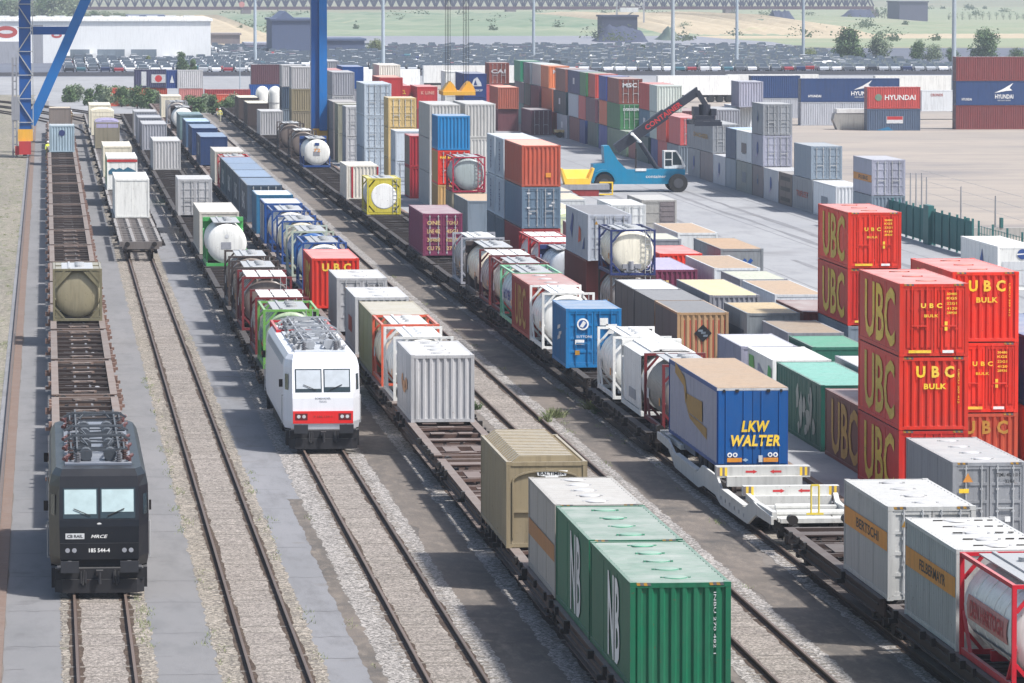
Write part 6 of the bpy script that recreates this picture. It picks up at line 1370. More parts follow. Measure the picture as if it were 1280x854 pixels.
def wagon(typ, X, Y, L, label, low=False):
    fn, mt, _ = WTYPES[typ]; L = round(L, 1)
    t = empty('container_wagon', (X, Y, 0)); tag(t, label, 'wagon', 'container wagons standing on the tracks')
    sm = SILL if typ == 'skeletal' else SILL2 if typ == 'deck' else mt
    if typ == 'frame': put('frame', cached(('frame', 'open', L), lambda: fn(L)), mt, t)
    else:
        put('side_sills', cached(('side_sills', L), lambda: sill_mb(L)), sm, t)
        put('cross_beams', cached(('cross_beams', typ[-4:] == 'deck', L), lambda: fn(L)), mt, t)
        if typ == 'skeletal' and Y < 330:
            n = max(4, int((L-1.6)/2.35)); p = (L-1.49)/n
            for i in range(0, n, 2): put('centre_plate', cached(('centre_plate',), xplate_mb), SILL, t, (0, .92+p*(i+.5), 0))
    for s in (-1, 1): put('side_fittings', cached(('side_fittings', L, s), lambda: fittings_mb(L, s)), RUST if typ == 'skeletal' else STEEL, t)
    put('brake_gear', cached(('brake_gear', L), lambda: gear_mb(L)), P('grey2') if typ == 'skeletal' else STEEL, t)
    if low:
        for c in t.children: c.location.z = -.318
    for y in (2.5, L-2.5): bogie(t, y, STEEL)
    buffers(t, L, STEEL)
    return t
def pocket(X, Y, L, label):
    t = empty('pocket_wagon', (X, Y, 0)); tag(t, label, 'wagon'); D = 1.12+RZ
    WP = paint('wagon_white', (196, 196, 192), .5, .7, .15)
    for s in (-1, 1):
        m = MB(); prof = [(1.0,D-.36),(4.6,D-.42),(6.6,.36),(L*.5-3,.30),(L*.5-1.6,.5),(L*.5+1.6,.5),(L*.5+3,.30),(L-6.6,.36),(L-4.6,D-.42),(L-1,D-.36),(L-1,D-.1),(L-4.4,D-.08),(L-6.2,.88),(L*.5+3.2,.84),(L*.5+2,D-.1),(L*.5-2,D-.1),(L*.5-3.2,.84),(7.2,.86),(5.4,D-.02),(4.4,D-.08),(1,D-.1)]
        x0, x1 = sorted((s*1.36, s*1.44)); m.prism(prof, 'x', x0, x1); m.box(min(s*1.26,s*1.48), max(s*1.26,s*1.48), 7.4, L*.5-3.4, .841, .90); m.box(min(s*1.26,s*1.48), max(s*1.26,s*1.48), L*.5+3.4, L-6.6, .841, .90)
        put('side_beam', m.mesh('side_beam'), WP, t)
        for k in range(6): m = MB(); y = 7.4+k*1.15; x = s*1.446; m.box(min(x,x+s*.02), max(x,x+s*.02), y, y+.1, .5, .62); put('lashing_eye', m.mesh('lashing_eye'), GALV, t)
        m = MB(); m.bar((s*1.3,1.2,D-.1),(s*1.3,4.8,D-.16),.16,.24); m.bar((s*1.3,4.8,D-.16),(s*1.46,6.3,D+.02),.16,.2); put('nose_beam', m.mesh('nose_beam'), WP, t)
    for y in (6.4, 13.0):
        m = MB(); m.box(-1.62, 1.62, y, y+.55, D-.02, D+.36) if y > 10 else m.box(-1.6, 1.6, y, y+.4, D+.02, D+.34); m.box(-1.3, 1.3, y-.3, y, D-.3, D+.04); put('cross_beam', m.mesh('cross_beam'), WP, t)
        for s in (-1, 1):
            m = MB()
            for k in range(4): m.k = k % 2; x = s*(1.3+k*.085); m.box(x-.043, x+.043, y-.006, y-.002, D+.04, D+.33)
            put('hazard_marking', m.mesh('hazard_marking'), [P('yellow'), P('taupeE')], t)
            decal(t, [[(-.2,-.035),(.06,-.035),(.06,-.07),(.2,0),(.06,.07),(.06,.035),(-.2,.035)] if s < 0 else [(.2,.035),(-.06,.035),(-.06,.07),(-.2,0),(-.06,-.07),(-.06,-.035),(.2,-.035)]], 'front', (s*.42, y-.006, D+.18), P('redbright'), 'red_arrow')
    m = MB(); m.box(-1.34, 1.34, 6.9, L-6.9, .47, .535)
    for k in range(6): y = 7.5+k*(L-15)/5; m.box(-1.34, 1.34, y-.1, y+.1, .3, .468)
    put('pocket_floor', m.mesh('pocket_floor'), STEEL, t)
    m = MB(); m.box(-1.15, 1.15, .85, 1.05, D-.3, D-.16); m.box(-1.2, 1.2, 4.2, 4.6, D-.3, D-.1); m.cyl((-1.1,2.2,D-.12),(1.1,2.2,D-.12),.12,10); m.cyl((-1.0,3.2,D-.02),(.2,3.2,D-.02),.11,10); m.box(-1.15,1.15,1.4,4.1,D-.32,D-.2)
    put('end_platform', m.mesh('end_platform'), WP, t)
    m = MB(); m.box(-1.3, 1.3, L-1.15, L-.8, D-.38, D-.05); m.box(-1.2, 1.2, L-6.4, L-1.2, D-.3, D-.12); put('end_platform', m.mesh('end_platform'), WP, t)
    m = MB(); m.cyl((-.15,1.0,D-.05),(-.15,1.0,D+.9),.03,6); m.cyl((.1,1.0,D-.05),(.1,1.0,D+.9),.03,6); m.bar((-.15,1.0,D+.9),(.1,1.0,D+.9),.06); m.bar((-.3,1,D-.02),(.25,1,D-.02),.06)
    put('handrail', m.mesh('handrail'), paint('rail_yellow', (226,200,50), .5, .3, .1), t)
    for y in (2.9, L*.5, L-2.9): bogie(t, y, STEEL)
    buffers(t, L, STEEL)
ordw = ['first','second','third','fourth','fifth','sixth','seventh','eighth','ninth','tenth','eleventh','twelfth','thirteenth','fourteenth','fifteenth','sixteenth','seventeenth','eighteenth','nineteenth','twentieth','twenty first','twenty second','twenty third','twenty fourth','twenty fifth','twenty sixth','twenty seventh','twenty eighth']
behind = {1.48: 'behind the black locomotive', 6.02: 'of the train with the white box', 10.58: 'behind the white locomotive', 15.1: 'from the green pair in its train', 24.15: 'from the red framed tank in the right train'}
cnt = {}
for typ, X, Y, L, on in WAGONS:
    i = cnt.get(X, 0); cnt[X] = i+1
    if typ == 'pocket': pocket(X, Y, L, 'white pocket wagon with yellow black marks under the blue semitrailer'); continue
    d = WTYPES[typ][2]
    if on:
        lab = '%s wagon under the %s' % (d, on[0])
        if len(lab.split()) > 16: lab = 'wagon under the '+on[0]
    else: lab = 'empty %s wagon, %s %s' % (d, ordw[min(i, 27)], behind[X])
    wagon(typ, X, Y, L, lab, X > 24 and 193 < Y < 194)
# ------------------------------------------------------------------ electric locomotives
def loco_body(L):
    m = MB()
    #     z     yf    wf    yc    ws
    lv = [(.95, .06, 1.10, 1.05, 1.43), (1.25, .0, 1.16, 1.0, 1.485), (2.15, .06, 1.18, 1.05, 1.485), (2.34, .10, 1.18, 1.1, 1.485), (3.30, .46, 1.17, 1.3, 1.47), (3.60, .60, 1.15, 1.4, 1.40), (3.80, .84, 1.08, 1.5, 1.27)]
    vs = []
    for z, yf, wf, yc, ws in lv:
        vs += [(-wf,yf,z),(wf,yf,z),(ws,yc,z),(ws,L-yc,z),(wf,L-yf,z),(-wf,L-yf,z),(-ws,L-yc,z),(-ws,yc,z)]
    k = len(lv); fs = [(a*8+i, a*8+(i+1)%8, (a+1)*8+(i+1)%8, (a+1)*8+i) for a in range(k-1) for i in range(8)]
    fs += [tuple(range((k-1)*8, k*8)), tuple(range(7,-1,-1))]
    m.q(vs, fs); return m
def panto_mb():
    m = MB()
    for y in (-1.1, 1.1): m.bar((-.8,y,.32),(.8,y,.32),.05)
    for x in (-.8, .8): m.bar((x,-1.1,.32),(x,1.1,.32),.05)
    for s in (-.5, .5): m.bar((s,1.0,.36),(s*.6,-1.1,.42),.045); m.bar((s*.6,-1.1,.44),(s,.9,.5),.035)
    for y in (.75, 1.05):
        m.bar((-.75,y,.56),(.75,y,.56),.06,.05); m.bar((.75,y,.56),(1.0,y,.42),.05); m.bar((-.75,y,.56),(-1.0,y,.42),.05)
    m.bar((-.5,.75,.53),(-.5,1.05,.53),.05); m.bar((.5,.75,.53),(.5,1.05,.53),.05)
    return m
def insul_mb():
    m = MB()
    for k in range(4): m.cyl((0,0,.02+k*.07),(0,0,.06+k*.07),.10,10)
    m.cyl((0,0,0),(0,0,.31),.06,8); return m
def loco(X, Y, label, body, roofm, face, black):
    L = 18.3; t = empty('locomotive', (X, Y, RZ-.168)); tag(t, label, 'locomotive')
    put('body', loco_body(L).mesh('body'), body, t)
    m = MB(); m.box(-1.0, 1.0, 1.9, L-1.9, 3.803, 3.86); put('roof_panel', m.mesh('roof_panel'), roofm, t)
    # louvred side strips under the roof edge
    for s in (-1, 1):
        m = MB(); n = 26
        for i in range(n):
            y = 2.4+i*(L-4.8)/n; m.q([(s*1.475,y,3.29),(s*1.475,y+.42,3.29),(s*1.415,y+.42,3.57),(s*1.415,y,3.57)], [(0,1,2,3) if s > 0 else (3,2,1,0)])
        put('louvre', m.mesh('louvre'), roofm, t)
    # windscreens and cab side windows at both ends
    def front(z, x, e=.012):     # point on the sloping windscreen plane
        u = (z-2.34)/.96; return (x, .10+.36*u-e, z+e*.3)
    for en in (0, 1):
        fl = (lambda p: p) if en == 0 else (lambda p: (-p[0], L-p[1], p[2]))
        for s in (-1, 1):
            x0, x1 = sorted((s*.035, s*1.07)); m = MB()
            m.q([fl(front(2.38,x0)),fl(front(2.38,x1)),fl(front(3.26,x1)),fl(front(3.26,x0))], [(0,1,2,3)])
            ws = put('windscreen', m.mesh('windscreen'), GLASS if not face.get('blind') else GLASS, t)
            m = MB(); q = .045
            m.q([fl(front(2.38+(.13 if s < 0 else .19),x0+q,.02)),fl(front(2.38+(.13 if s < 0 else .19),x1-q,.02)),fl(front(3.26-q,x1-q,.02)),fl(front(3.26-q,x0+q,.02))], [(0,1,2,3)])
            put('sun_blind', m.mesh('sun_blind'), face['blindmat'], ws)
        for s in (-1, 1):
            m = MB(); a, b = .35, .8
            def sp(u, z): 
                k = (z-2.34)/.96; yf, yc, wf, wsd = .10+.36*k, 1.1+.2*k, 1.18-.01*k, 1.485-.015*k
                return fl(((s*(wf+(wsd-wf)*u)+s*.012), yf+(yc-yf)*u-.01, z))
            m.q([sp(.42,2.45),sp(.8,2.45),sp(.8,3.05),sp(.42,3.05)], [(0,1,2,3) if s > 0 else (3,2,1,0)]); put('cab_window', m.mesh('cab_window'), GLASS, t)
        for s in (-1, 1):
            m = MB(); m.bar(fl(front(2.45, s*.25, .05)), fl(front(2.66, s*.75, .05)), .022); put('wiper', m.mesh('wiper'), STEEL, t)
        m = MB(); y0, y1 = (-.012, .05) if en == 0 else (L-.05, L+.012)
        m.box(-1.165, 1.165, y0, y1, 1.18, 1.66); put('lamp_band', m.mesh('lamp_band'), face['band'], t)
        for s in (-1, 1):
            for k in (0, 1):
                m = MB(); x = s*(.74+k*.2); y = -.02 if en == 0 else L+.02; m.cyl((x,y,1.45),(x,y+(.02 if en == 0 else -.02),1.45),.07,14); put('headlight', m.mesh('headlight'), P('grey2') if not face.get('lightbuf') else P('palegrey'), t)
            m = MB(); y = .1 if en == 0 else L-.1
            m.box(s*.98-.27, s*.98+.27, y-.62 if en == 0 else y, y if en == 0 else y+.62, .95, 1.0)
            ya, yb = (-.55, -.49) if en == 0 else (L+.49, L+.55)
            m.box(s*.88-.27, s*.88+.27, ya, yb, .84, 1.18); m.cyl((s*.88, yb if en == 0 else ya, 1.0), (s*.88, .05 if en == 0 else L-.05, 1.0), .15, 12); put('buffer', m.mesh('buffer'), paint('buffer_grey', (44,46,52), .6, .5, .1), t)
        m = MB(); ya = -.25 if en == 0 else L-.1
        m.box(-1.3, 1.3, ya, ya+.35, .62, .94); m.box(-.1,.1,ya-.25 if en == 0 else ya+.35, ya if en == 0 else ya+.6,.75,.9); m.cyl((.0,ya-.28 if en == 0 else ya+.62,.5),(0,ya-.22 if en == 0 else ya+.6,.85),.05,8)
        for x in (-.42,.42,-.55,.55): m.cyl((x,ya-.12 if en == 0 else ya+.47,.5),(x,ya if en == 0 else ya+.35,.85),.035,6)
        put('buffer_beam', m.mesh('buffer_beam'), black, t)
        m = MB(); y = -.35 if en == 0 else L+.35; s = 1 if en == 0 else -1
        m.prism([(-1.32,y+s*.3),(-1.1,y),(1.1,y),(1.32,y+s*.3),(1.32,y+s*.36),(1.1,y+s*.06),(-1.1,y+s*.06),(-1.32,y+s*.36)], 'z', .22, .62); put('snow_plough', m.mesh('snow_plough'), black, t)
        for s in (-1, 1):
            m = MB(); yy = 1.35 if en == 0 else L-1.35; m.cyl((s*1.53,yy,1.1),(s*1.53,yy,2.2),.018,6); m.box(min(s*1.48,s*1.53),max(s*1.48,s*1.53),yy-.015,yy+.015,1.1,1.14); m.box(min(s*1.48,s*1.53),max(s*1.48,s*1.53),yy-.015,yy+.015,2.16,2.2); put('handrail', m.mesh('handrail'), GALV, t)
            m = MB(); y2 = -.38 if en == 0 else L+.38; m.cyl((s*.5,y2,.45),(s*.45,y2*.6 if en == 0 else L+.2,.9),.03,6); put('brake_hose', m.mesh('brake_hose'), RUBBER, t)
        for s in (-1, 1): m = MB(); m.box(s*1.36-.06, s*1.36+.06, .4 if en == 0 else L-1.0, 1.0 if en == 0 else L-.4, .3, .9); put('cab_step', m.mesh('cab_step'), black, t)
        for s in (-1, 1): m = MB(); x = s*1.5; m.box(min(x,x+s*.14), max(x,x+s*.07), 1.4 if en == 0 else L-1.46, 1.46 if en == 0 else L-1.4, 2.5, 2.8); put('mirror', m.mesh('mirror'), STEEL, t)
    m = MB(); m.box(-1.35, 1.35, 5.2, L-5.2, .45, .95); m.box(-1.43, 1.43, 1.2, L-1.2, .85, .949); put('underframe', m.mesh('underframe'), black, t)
    for y in (3.7, L-3.7):
        m = MB()
        for s in (-1, 1): m.box(s*1.12-.1, s*1.12+.1, y-1.9, y+1.9, .5, .84)
        b = put('bogie_frame', m.mesh('bogie_frame'), black, t)
        for a in (-1.3, 1.3):
            m = MB(); m.cyl((-.9,y+a,.625+RZ),(.9,y+a,.625+RZ),.1,8)
            for s in (-1, 1): m.cyl((s*.69,y+a,.625+RZ),(s*.83,y+a,.625+RZ),.6,22)
            put('wheelset', m.mesh('wheelset', True), WHEEL, b)
    zr = 3.86
    eq = paint('roof_gear_pale', (150, 154, 160), .6, .7, .15) if face.get('lightbuf') else paint('roof_gear', (66, 72, 80), .6, .7, .1)
    for y in (4.2, 7.4, L-4.2):
        p = put('pantograph', cached(('pantograph',), panto_mb), eq, t, (0, y, zr), (0,0,0 if y < L/2 else math.pi))
        for x in (-.8, .8):
            for yy in (-1.1, 1.1): put('insulator', cached(('insulator',), insul_mb), paint('insulator_brown', (84,64,62), .5, .5, .05) if not face.get('lightbuf') else P('grey3'), p, (x, yy, 0))
    for y in (2.9, 5.9, 9.6, L-6.4):
        for x in (-.36, .36): 
            m = MB(); m.cyl((x,y-.3,zr+.2),(x,y+.3,zr+.2),.19,14); m.box(x-.16, x+.16, y-.25, y+.25, zr+.001, zr+.06); put('roof_box', m.mesh('roof_box'), eq, t)
    m = MB()
    for s in (-.62, .62): m.bar((s,2.2,zr+.4),(s,L-2.2,zr+.4),.05)
    for y in [2.3+i*1.55 for i in range(10)]: m.bar((-.9,y,zr+.3),(.9,y,zr+.3+.1*((int(y*10)) % 2)),.04)
    put('busbar', m.mesh('busbar'), eq, t)
    for y in (2.3, 5.8, 8.9, L-5, L-2.4):
        for x in (-.62, .62): put('insulator', cached(('insulator',), insul_mb), P('darkgrey'), t, (x, y, zr))
        for x in (-.95, .95): m = MB(); m.cyl((x-.08,y,zr+.1),(x+.08,y+.6,zr+.16),.055,8); m.cyl((x,y+.2,zr),(x,y+.2,zr+.18),.05,8); put('surge_arrester', m.mesh('surge_arrester'), paint('arrester_red', (92,56,56), .6, .5, .1) if not face.get('lightbuf') else P('grey3'), t)
    return t
BLK = paint('loco_black', (17, 20, 28), .35, .25, .05); BLKROOF = paint('loco_roof_grey', (98, 106, 120), .5, .4, .2)
lc = loco(1.48, 151.6, 'black electric locomotive with pale windscreen blinds at the head of empty wagons', [BLK], BLKROOF, dict(band=paint('lamp_band_black', (22,24,30), .4, .2, .1), blindmat=plain('blind_pale', (158,178,182), .6), blind=1), paint('under_black', (36,36,40), .7, .6, .12))
letter(lc, '185 544-4', 'front', (.0,-.026,1.45), .62, .12, P('whitepaint')); decal(lc, [circ(.085)], 'front', (0,.075,2.18), P('whitepaint'), 'round_emblem'); decal(lc, [circ(.05)], 'front', (0,.07,2.18), P('grey3'), 'round_emblem')
decal(lc, [[(-.28,-.085),(.28,-.085),(.28,.085),(-.28,.085)]], 'front', (-.72,.018,1.87), P('palegrey'), 'plate'); letter(lc, 'CB RAIL', 'front', (-.72,.012,1.87), .46, .09, P('black'), name='plate_lettering'); letter(lc, 'MRCE', 'front', (.0,.018,1.86), .5, .10, P('whitepaint'), shear=.3)
WHL = paint('loco_white', (214, 216, 222), .35, .22, .05)
lw = loco(10.58, 197.2, 'white electric locomotive with red lamp band below the windscreens', [WHL], paint('loco_roof_pale', (182,188,196), .5, .5, .2), dict(band=paint('lamp_band_red', (214,30,30), .4, .2, .05), blindmat=plain('blind_white', (172,180,188), .6), blind=2, lightbuf=1), paint('under_black', (36,36,40), .7, .6, .12))
letter(lw, 'F 186 139-1', 'front', (0,-.026,1.45), .7, .08, P('fadered')); letter(lw, 'BOMBARDIER', 'front', (0,.055,2.14), .6, .09, P('greyD')); letter(lw, 'TRAXX', 'front', (0,.045,2.02), .3, .08, P('greyD'))
for s in (-1, 1): m = MB(); m.box(s*.84-.24, s*.84+.24, -.016, -.013, 1.31, 1.57); put('dark_lamp_field', m.mesh('dark_lamp_field'), paint('lamp_field', (92,30,34), .4, .2, .05), lw)
# ------------------------------------------------------------------ container lifter (reach stacker)
CY_ = paint('lifter_cyan', (0, 122, 160), .4, .3, .12); DKB = paint('boom_dark', (46, 50, 62), .5, .4, .1)
x, y = at(752, 240); t = empty('reach_stacker', (x, y, 0)); t.scale = (.93,.93,.93)
tag(t, 'bright cyan container lifter with raised dark boom and red boom lettering', 'reach stacker')
m = MB(); m.prism([(-.6,1.0),(.5,.75),(6.3,.75),(6.6,1.5),(7.6,1.6),(7.6,2.1),(5.6,2.15),(3.2,2.05),(2.2,2.1),(1.4,2.9),(.55,4.3),(.05,4.25),(.15,2.7),(-.9,2.6),(-.9,1.6)], 'y', -1.15, 1.15); put('chassis', m.mesh('chassis'), CY_, t)
for s in (-1, 1):
    m = MB(); arc = [(.05+1.18*math.cos(a), .85+1.3*math.sin(a)) for a in [math.pi*(.08+.9*i/10) for i in range(11)]]; arc2 = [(.05+.98*math.cos(a), .85+1.1*math.sin(a)) for a in [math.pi*(.08+.9*i/10) for i in range(11)]][::-1]
    y0, y1 = sorted((s*1.16, s*1.95)); m.prism(arc+arc2, 'y', y0, y1); put('mudguard', m.mesh('mudguard'), CY_, t)
for xx in (.05, 6.9):
    for s in (-1, 1):
        m = MB(); m.cyl((xx, s*1.25, .85), (xx, s*1.9, .85), .85, 26); wh = put('wheel', m.mesh('wheel', True), RUBBER, t); m = MB(); m.cyl((xx, s*1.901, .85), (xx, s*1.93, .85), .45, 16); put('rim', m.mesh('rim'), paint('rim_dark', (70,72,78), .6, .5, .1), wh)
m = MB(); m.prism([(5.7,2.16),(7.3,2.16),(7.7,2.35),(7.4,3.0),(6.9,3.8),(5.7,3.8)], 'y', -.75, .75); cb = put('cab', m.mesh('cab'), P('whitepaint'), t)
for (a, b), (z0, z1) in (((5.8,6.4),(2.4,2.95)),((5.8,6.4),(3.05,3.68)),): m = MB(); m.box(a, b, -.765, -.752, z0, z1); m.box(a, b, .752, .765, z0, z1); put('window', m.mesh('window'), GLASS, cb)
m = MB(); m.prism([(6.5,2.5),(7.35,2.5),(7.25,2.95),(6.8,3.68),(6.5,3.68)], 'y', -.765, -.752); put('window', m.mesh('window'), GLASS, cb)
def bo(u, v): # along the boom from its hinge
    a = math.atan2(5.15, 7.35); return (1.3+u*math.cos(a)-v*math.sin(a), 3.95+u*math.sin(a)+v*math.cos(a))
m = MB(); m.prism([bo(0,-.45),bo(5.6,-.5),bo(5.6,.5),bo(0,.45)], 'y', -.5, .5); bm = put('boom', m.mesh('boom'), DKB, t)
m = MB(); m.prism([bo(5.61,-.36),bo(9.1,-.36),bo(9.4,.36),bo(5.61,.36)], 'y', -.4, .4); put('boom_extension', m.mesh('boom_extension'), DKB, t)
me = text_mesh('CONTAINER'); a = math.atan2(5.15, 7.35); c = bo(5.1, 0)
m = MB(); m.prism([bo(3.2,-.33),bo(7.4,-.33),bo(7.4,.33),bo(3.2,.33)], 'y', -.515, -.502); put('boom_panel', m.mesh('boom_panel'), DKB, t)
o = put('lettering', me, P('redbright'), t, (bo(5.3,0)[0], -.52, bo(5.3,0)[1]), (R(90),0,0), (4.0,.5,1)); o.rotation_euler = (Matrix.Rotation(-a,3,'Y') @ Matrix.Rotation(R(90),3,'X')).to_euler()
for s in (-1, 1):
    m = MB(); m.cyl((5.2, s*.72, 2.0), (3.55, s*.72, 4.55), .16, 10); p = put('lift_cylinder', m.mesh('lift_cylinder', True), DKB, t); m = MB(); m.cyl((3.55, s*.72, 4.55), (2.75, s*.72, 5.35), .11, 10); m.cyl((2.75,s*.45,5.35),(2.75,s*.85,5.35),.16,8); put('piston_rod', m.mesh('piston_rod', True), P('whitepaint'), p)
ex, ez = bo(9.2, 0)
m = MB(); m.bar((ex,-.3,ez),(ex+.8,-.3,ez-1.3),.35,.4); m.bar((ex,.3,ez),(ex+.8,.3,ez-1.3),.35,.4); m.cyl((ex+.7,0,ez-1.2),(ex+.7,0,ez-2.2),.55,14); m.box(ex-.3,ex+1.5,-1.2,1.2,ez-2.6,ez-2.2); put('rotator', m.mesh('rotator'), DKB, t)
m = MB(); m.box(ex-.55, ex+1.95, -1.9, 1.9, ez-2.95, ez-2.602)
for yy in (-3.0, 3.0): m.box(ex-.6, ex+1.9, yy-.2, yy+.2, ez-3.1, ez-2.7)
m.box(ex+.3,ex+.9,-3.0,3.0,ez-2.94,ez-2.7); m.box(ex-.4,ex+.1,-.9,.9,ez-2.2,ez-1.4); m.box(ex+1.2,ex+1.7,-.9,.9,ez-2.2,ez-1.6); put('spreader', m.mesh('spreader'), DKB, t)
m = MB(); m.box(3.0,3.12,-1.0,-.88,2.05,4.0); put('exhaust', m.mesh('exhaust'), STEEL, t)
letter(t, 'container', 'front', (4.9,-1.16,1.45), 1.9, .28, P('palegrey'))
m = MB(); m.box(3.0,4.0,-1.2,-1.16,1.95,2.2); put('step', m.mesh('step'), P('whitepaint'), t)
# yellow hopper with a framed beam beside the lifter
x, y = at(722, 240); x2, y2 = at(722, 245)
t = empty('hopper_skip', (x2, y2, 0)); tag(t, 'yellow open hopper on a grey and red base next to the cyan lifter', 'skip')
m = MB(); m.prism([(-1.15,1.0),(.95,1.0),(1.35,2.35),(1.2,2.35),(.85,1.5),(-1.0,1.5),(-1.35,2.35),(-1.5,2.35)], 'y', -.9, .9); m.q([(-1.35,.85,2.2),(1.3,.85,2.2),(.95,.3,1.1),(-1.1,.3,1.1)], [(0,1,2,3)]); put('hopper', m.mesh('hopper'), paint('hopper_yellow', (232,186,50), .5, .4, .15), t)
m = MB(); m.box(-1.6, 2.6, -.9, .9, .55, .995); put('beam', m.mesh('beam'), P('grey2'), t)
m = MB(); m.prism([(-.9,.54),(1.7,.54),(1.7,-.0),(.2,.0)], 'y', -.85, .85); put('base', m.mesh('base'), P('darkred2'), t)
m = MB(); m.box(1.75,2.9,-.95,-.9,.1,.22); m.box(1.75,2.9,-.95,-.9,1.1,1.22); m.box(2.78,2.9,-.95,-.9,.22,1.1); put('yellow_frame', m.mesh('yellow_frame'), P('yellow'), t)
# ------------------------------------------------------------------ green fence and posts by the sandy yard
FG = paint('fence_green', (44, 100, 100), .6, .4, .05); FX = 60.6
t = empty('yard_fence', (FX, 330, 0)); tag(t, 'dark green board fence with posts along the paved yard', 'fence')
m = MB(); m.ribs('x', 0, 2.0, 40, .15, 2.35, .05, .5, -1); put('board_panel', m.mesh('board_panel'), FG, t)
for k in range(14):
    m = MB(); y = 1.9+k*2.9; m.box(-.12, .02, y-.06, y+.06, 0, 2.55); put('post', m.mesh('post'), FG, t)
m = MB(); m.box(-.3, .1, 17.5, 19.6, 0, 2.7); put('gate_pillar', m.mesh('gate_pillar'), FG, t)
t = empty('mesh_fence', (FX, 300, 0)); tag(t, 'see through green mesh fence continuing the board fence towards the white reefer', 'fence')
m = MB()
for k in range(31): m.box(-.02, .02, k-.02, k+.02, .1, 2.2)
for z in (.2, .7, 1.2, 1.7, 2.15): m.box(-.015, .015, 0, 30, z-.015, z+.015)
put('wire_panel', m.mesh('wire_panel'), FG, t)
for k in range(7): m = MB(); m.box(-.06, .06, k*5-.06, k*5+.06, 0, 2.5); put('post', m.mesh('post'), FG, t)
for px, py, nm in ((1138,262,'first'),(1145,262,'second'),(1152,262,'third'),(1158,268,'fourth'),(1201,282,'fifth'),(1244,296,'sixth')):
    x, y = at(px, py); m = MB(); m.cyl((0,0,0),(0,0,2.9),.07,8,.05); o = put('fence_post', m.mesh('fence_post'), P('grey3'), None, (x, y, 0)); tag(o, 'thin grey post on the sandy yard behind the green fence, %s from the left' % nm, 'post')
x0, y0 = at(1150, 252); x1, y1 = at(1279, 292)
m = MB()
for z in (.9, 1.8, 2.6): m.bar((x0,y0,z),(x1,y1,z),.02)
tag(put('wire_strand', m.mesh('wire_strand'), GALV), 'thin wire strands strung between the grey posts', 'wire')
x, y = at(1262, 297); t = empty('concrete_barrier', (x, y, 0)); tag(t, 'low pale wall with short posts beside the white reefer', 'wall')
m = MB(); m.box(-6,9,-.2,.2,0,.7); put('wall', m.mesh('wall'), P('concretegrey'), t)
for k in range(6): m = MB(); m.box(-5.5+k*2.4,-5.3+k*2.4,-.25,.25,.7,1.4); put('post', m.mesh('post'), FG, t)
# ------------------------------------------------------------------ white tarpaulin, heap, container chassis and trucks at right
x, y = at(1072, 162); t = empty('open_skip', (x, y, 0)); tag(t, 'grey stony skip with white cover before the pale grey broadside container', 'skip')
m = MB(); m.prism([(-2.6,0),(2.2,0),(3.0,2.0),(-2.9,2.0),(-3.1,1.2)], 'y', -1, 1); put('bin', m.mesh('bin'), P('concretegrey', wear=1), t); m = MB(); m.box(-2.7,3.0,-1.05,1.05,2.0,2.5); put('cover', m.mesh('cover'), P('whitepaint'), t)
x, y = at(1026, 157); m = MB(); m.box(-1.6,1.6,-.1,.1,.3,2.2); t = empty('sign_board', (x, y, 0)); tag(t, 'white board with red mark leaning before the pale grey broadside container', 'sign'); put('board', m.mesh('board'), P('whitepaint'), t); decal(t, [circ(.45)], 'front', (-.1,-.105,1.2), P('redbright'), 'red_mark')
m = MB()
for s in (-1.2, 1.2): m.box(s-.08, s+.08, -.08, .08, 0, .3)
put('legs', m.mesh('legs'), STEEL, t)
def lorry(px, py, L, label, col):
    x, y = at(px, py); t = empty('lorry_trailer', (x, y, 0)); tag(t, label, 'trailer')
    m = MB(); m.box(-L/2, L/2, -1.2, 1.2, 1.1, 3.9); put('box_body', m.mesh('box_body'), P(col), t)
    m = MB(); m.box(-L/2+.2, L/2-.2, -.9, .9, .75, 1.099); put('chassis', m.mesh('chassis'), STEEL, t)
    for k in range(3):
        m = MB(); m.cyl((L/2-1.5-k*1.3,-1.15,.5),(L/2-1.5-k*1.3,1.15,.5),.5,14); put('wheels', m.mesh('wheels'), RUBBER, t)
lorry(965, 126, 13.6, 'long white trailer behind the grey door ended stack', 'whitepaint'); lorry(872, 128, 12, 'bright white trailer seen past the lifter head', 'whitepaint')
lorry(1150, 128, 13.6, 'cream white trailer far behind the red lettered container', 'white'); lorry(470, 118, 13.6, 'white trailer behind the long red container', 'whitepaint'); lorry(590, 112, 16, 'white trailer left of the navy sail container', 'whitepaint')
x, y = at(700, 172); t = empty('flat_trolley', (x+1.0, y, 0)); tag(t, 'small flat yard trolley parked before the coloured row', 'trolley')
m = MB(); m.box(-1.6,1.6,-1,1,.6,.9); put('deck', m.mesh('deck'), P('sand'), t); m = MB()
for xx in (-1.1,1.1): m.cyl((xx,-1,.35),(xx,1,.35),.35,12)
put('wheels', m.mesh('wheels'), RUBBER, t)
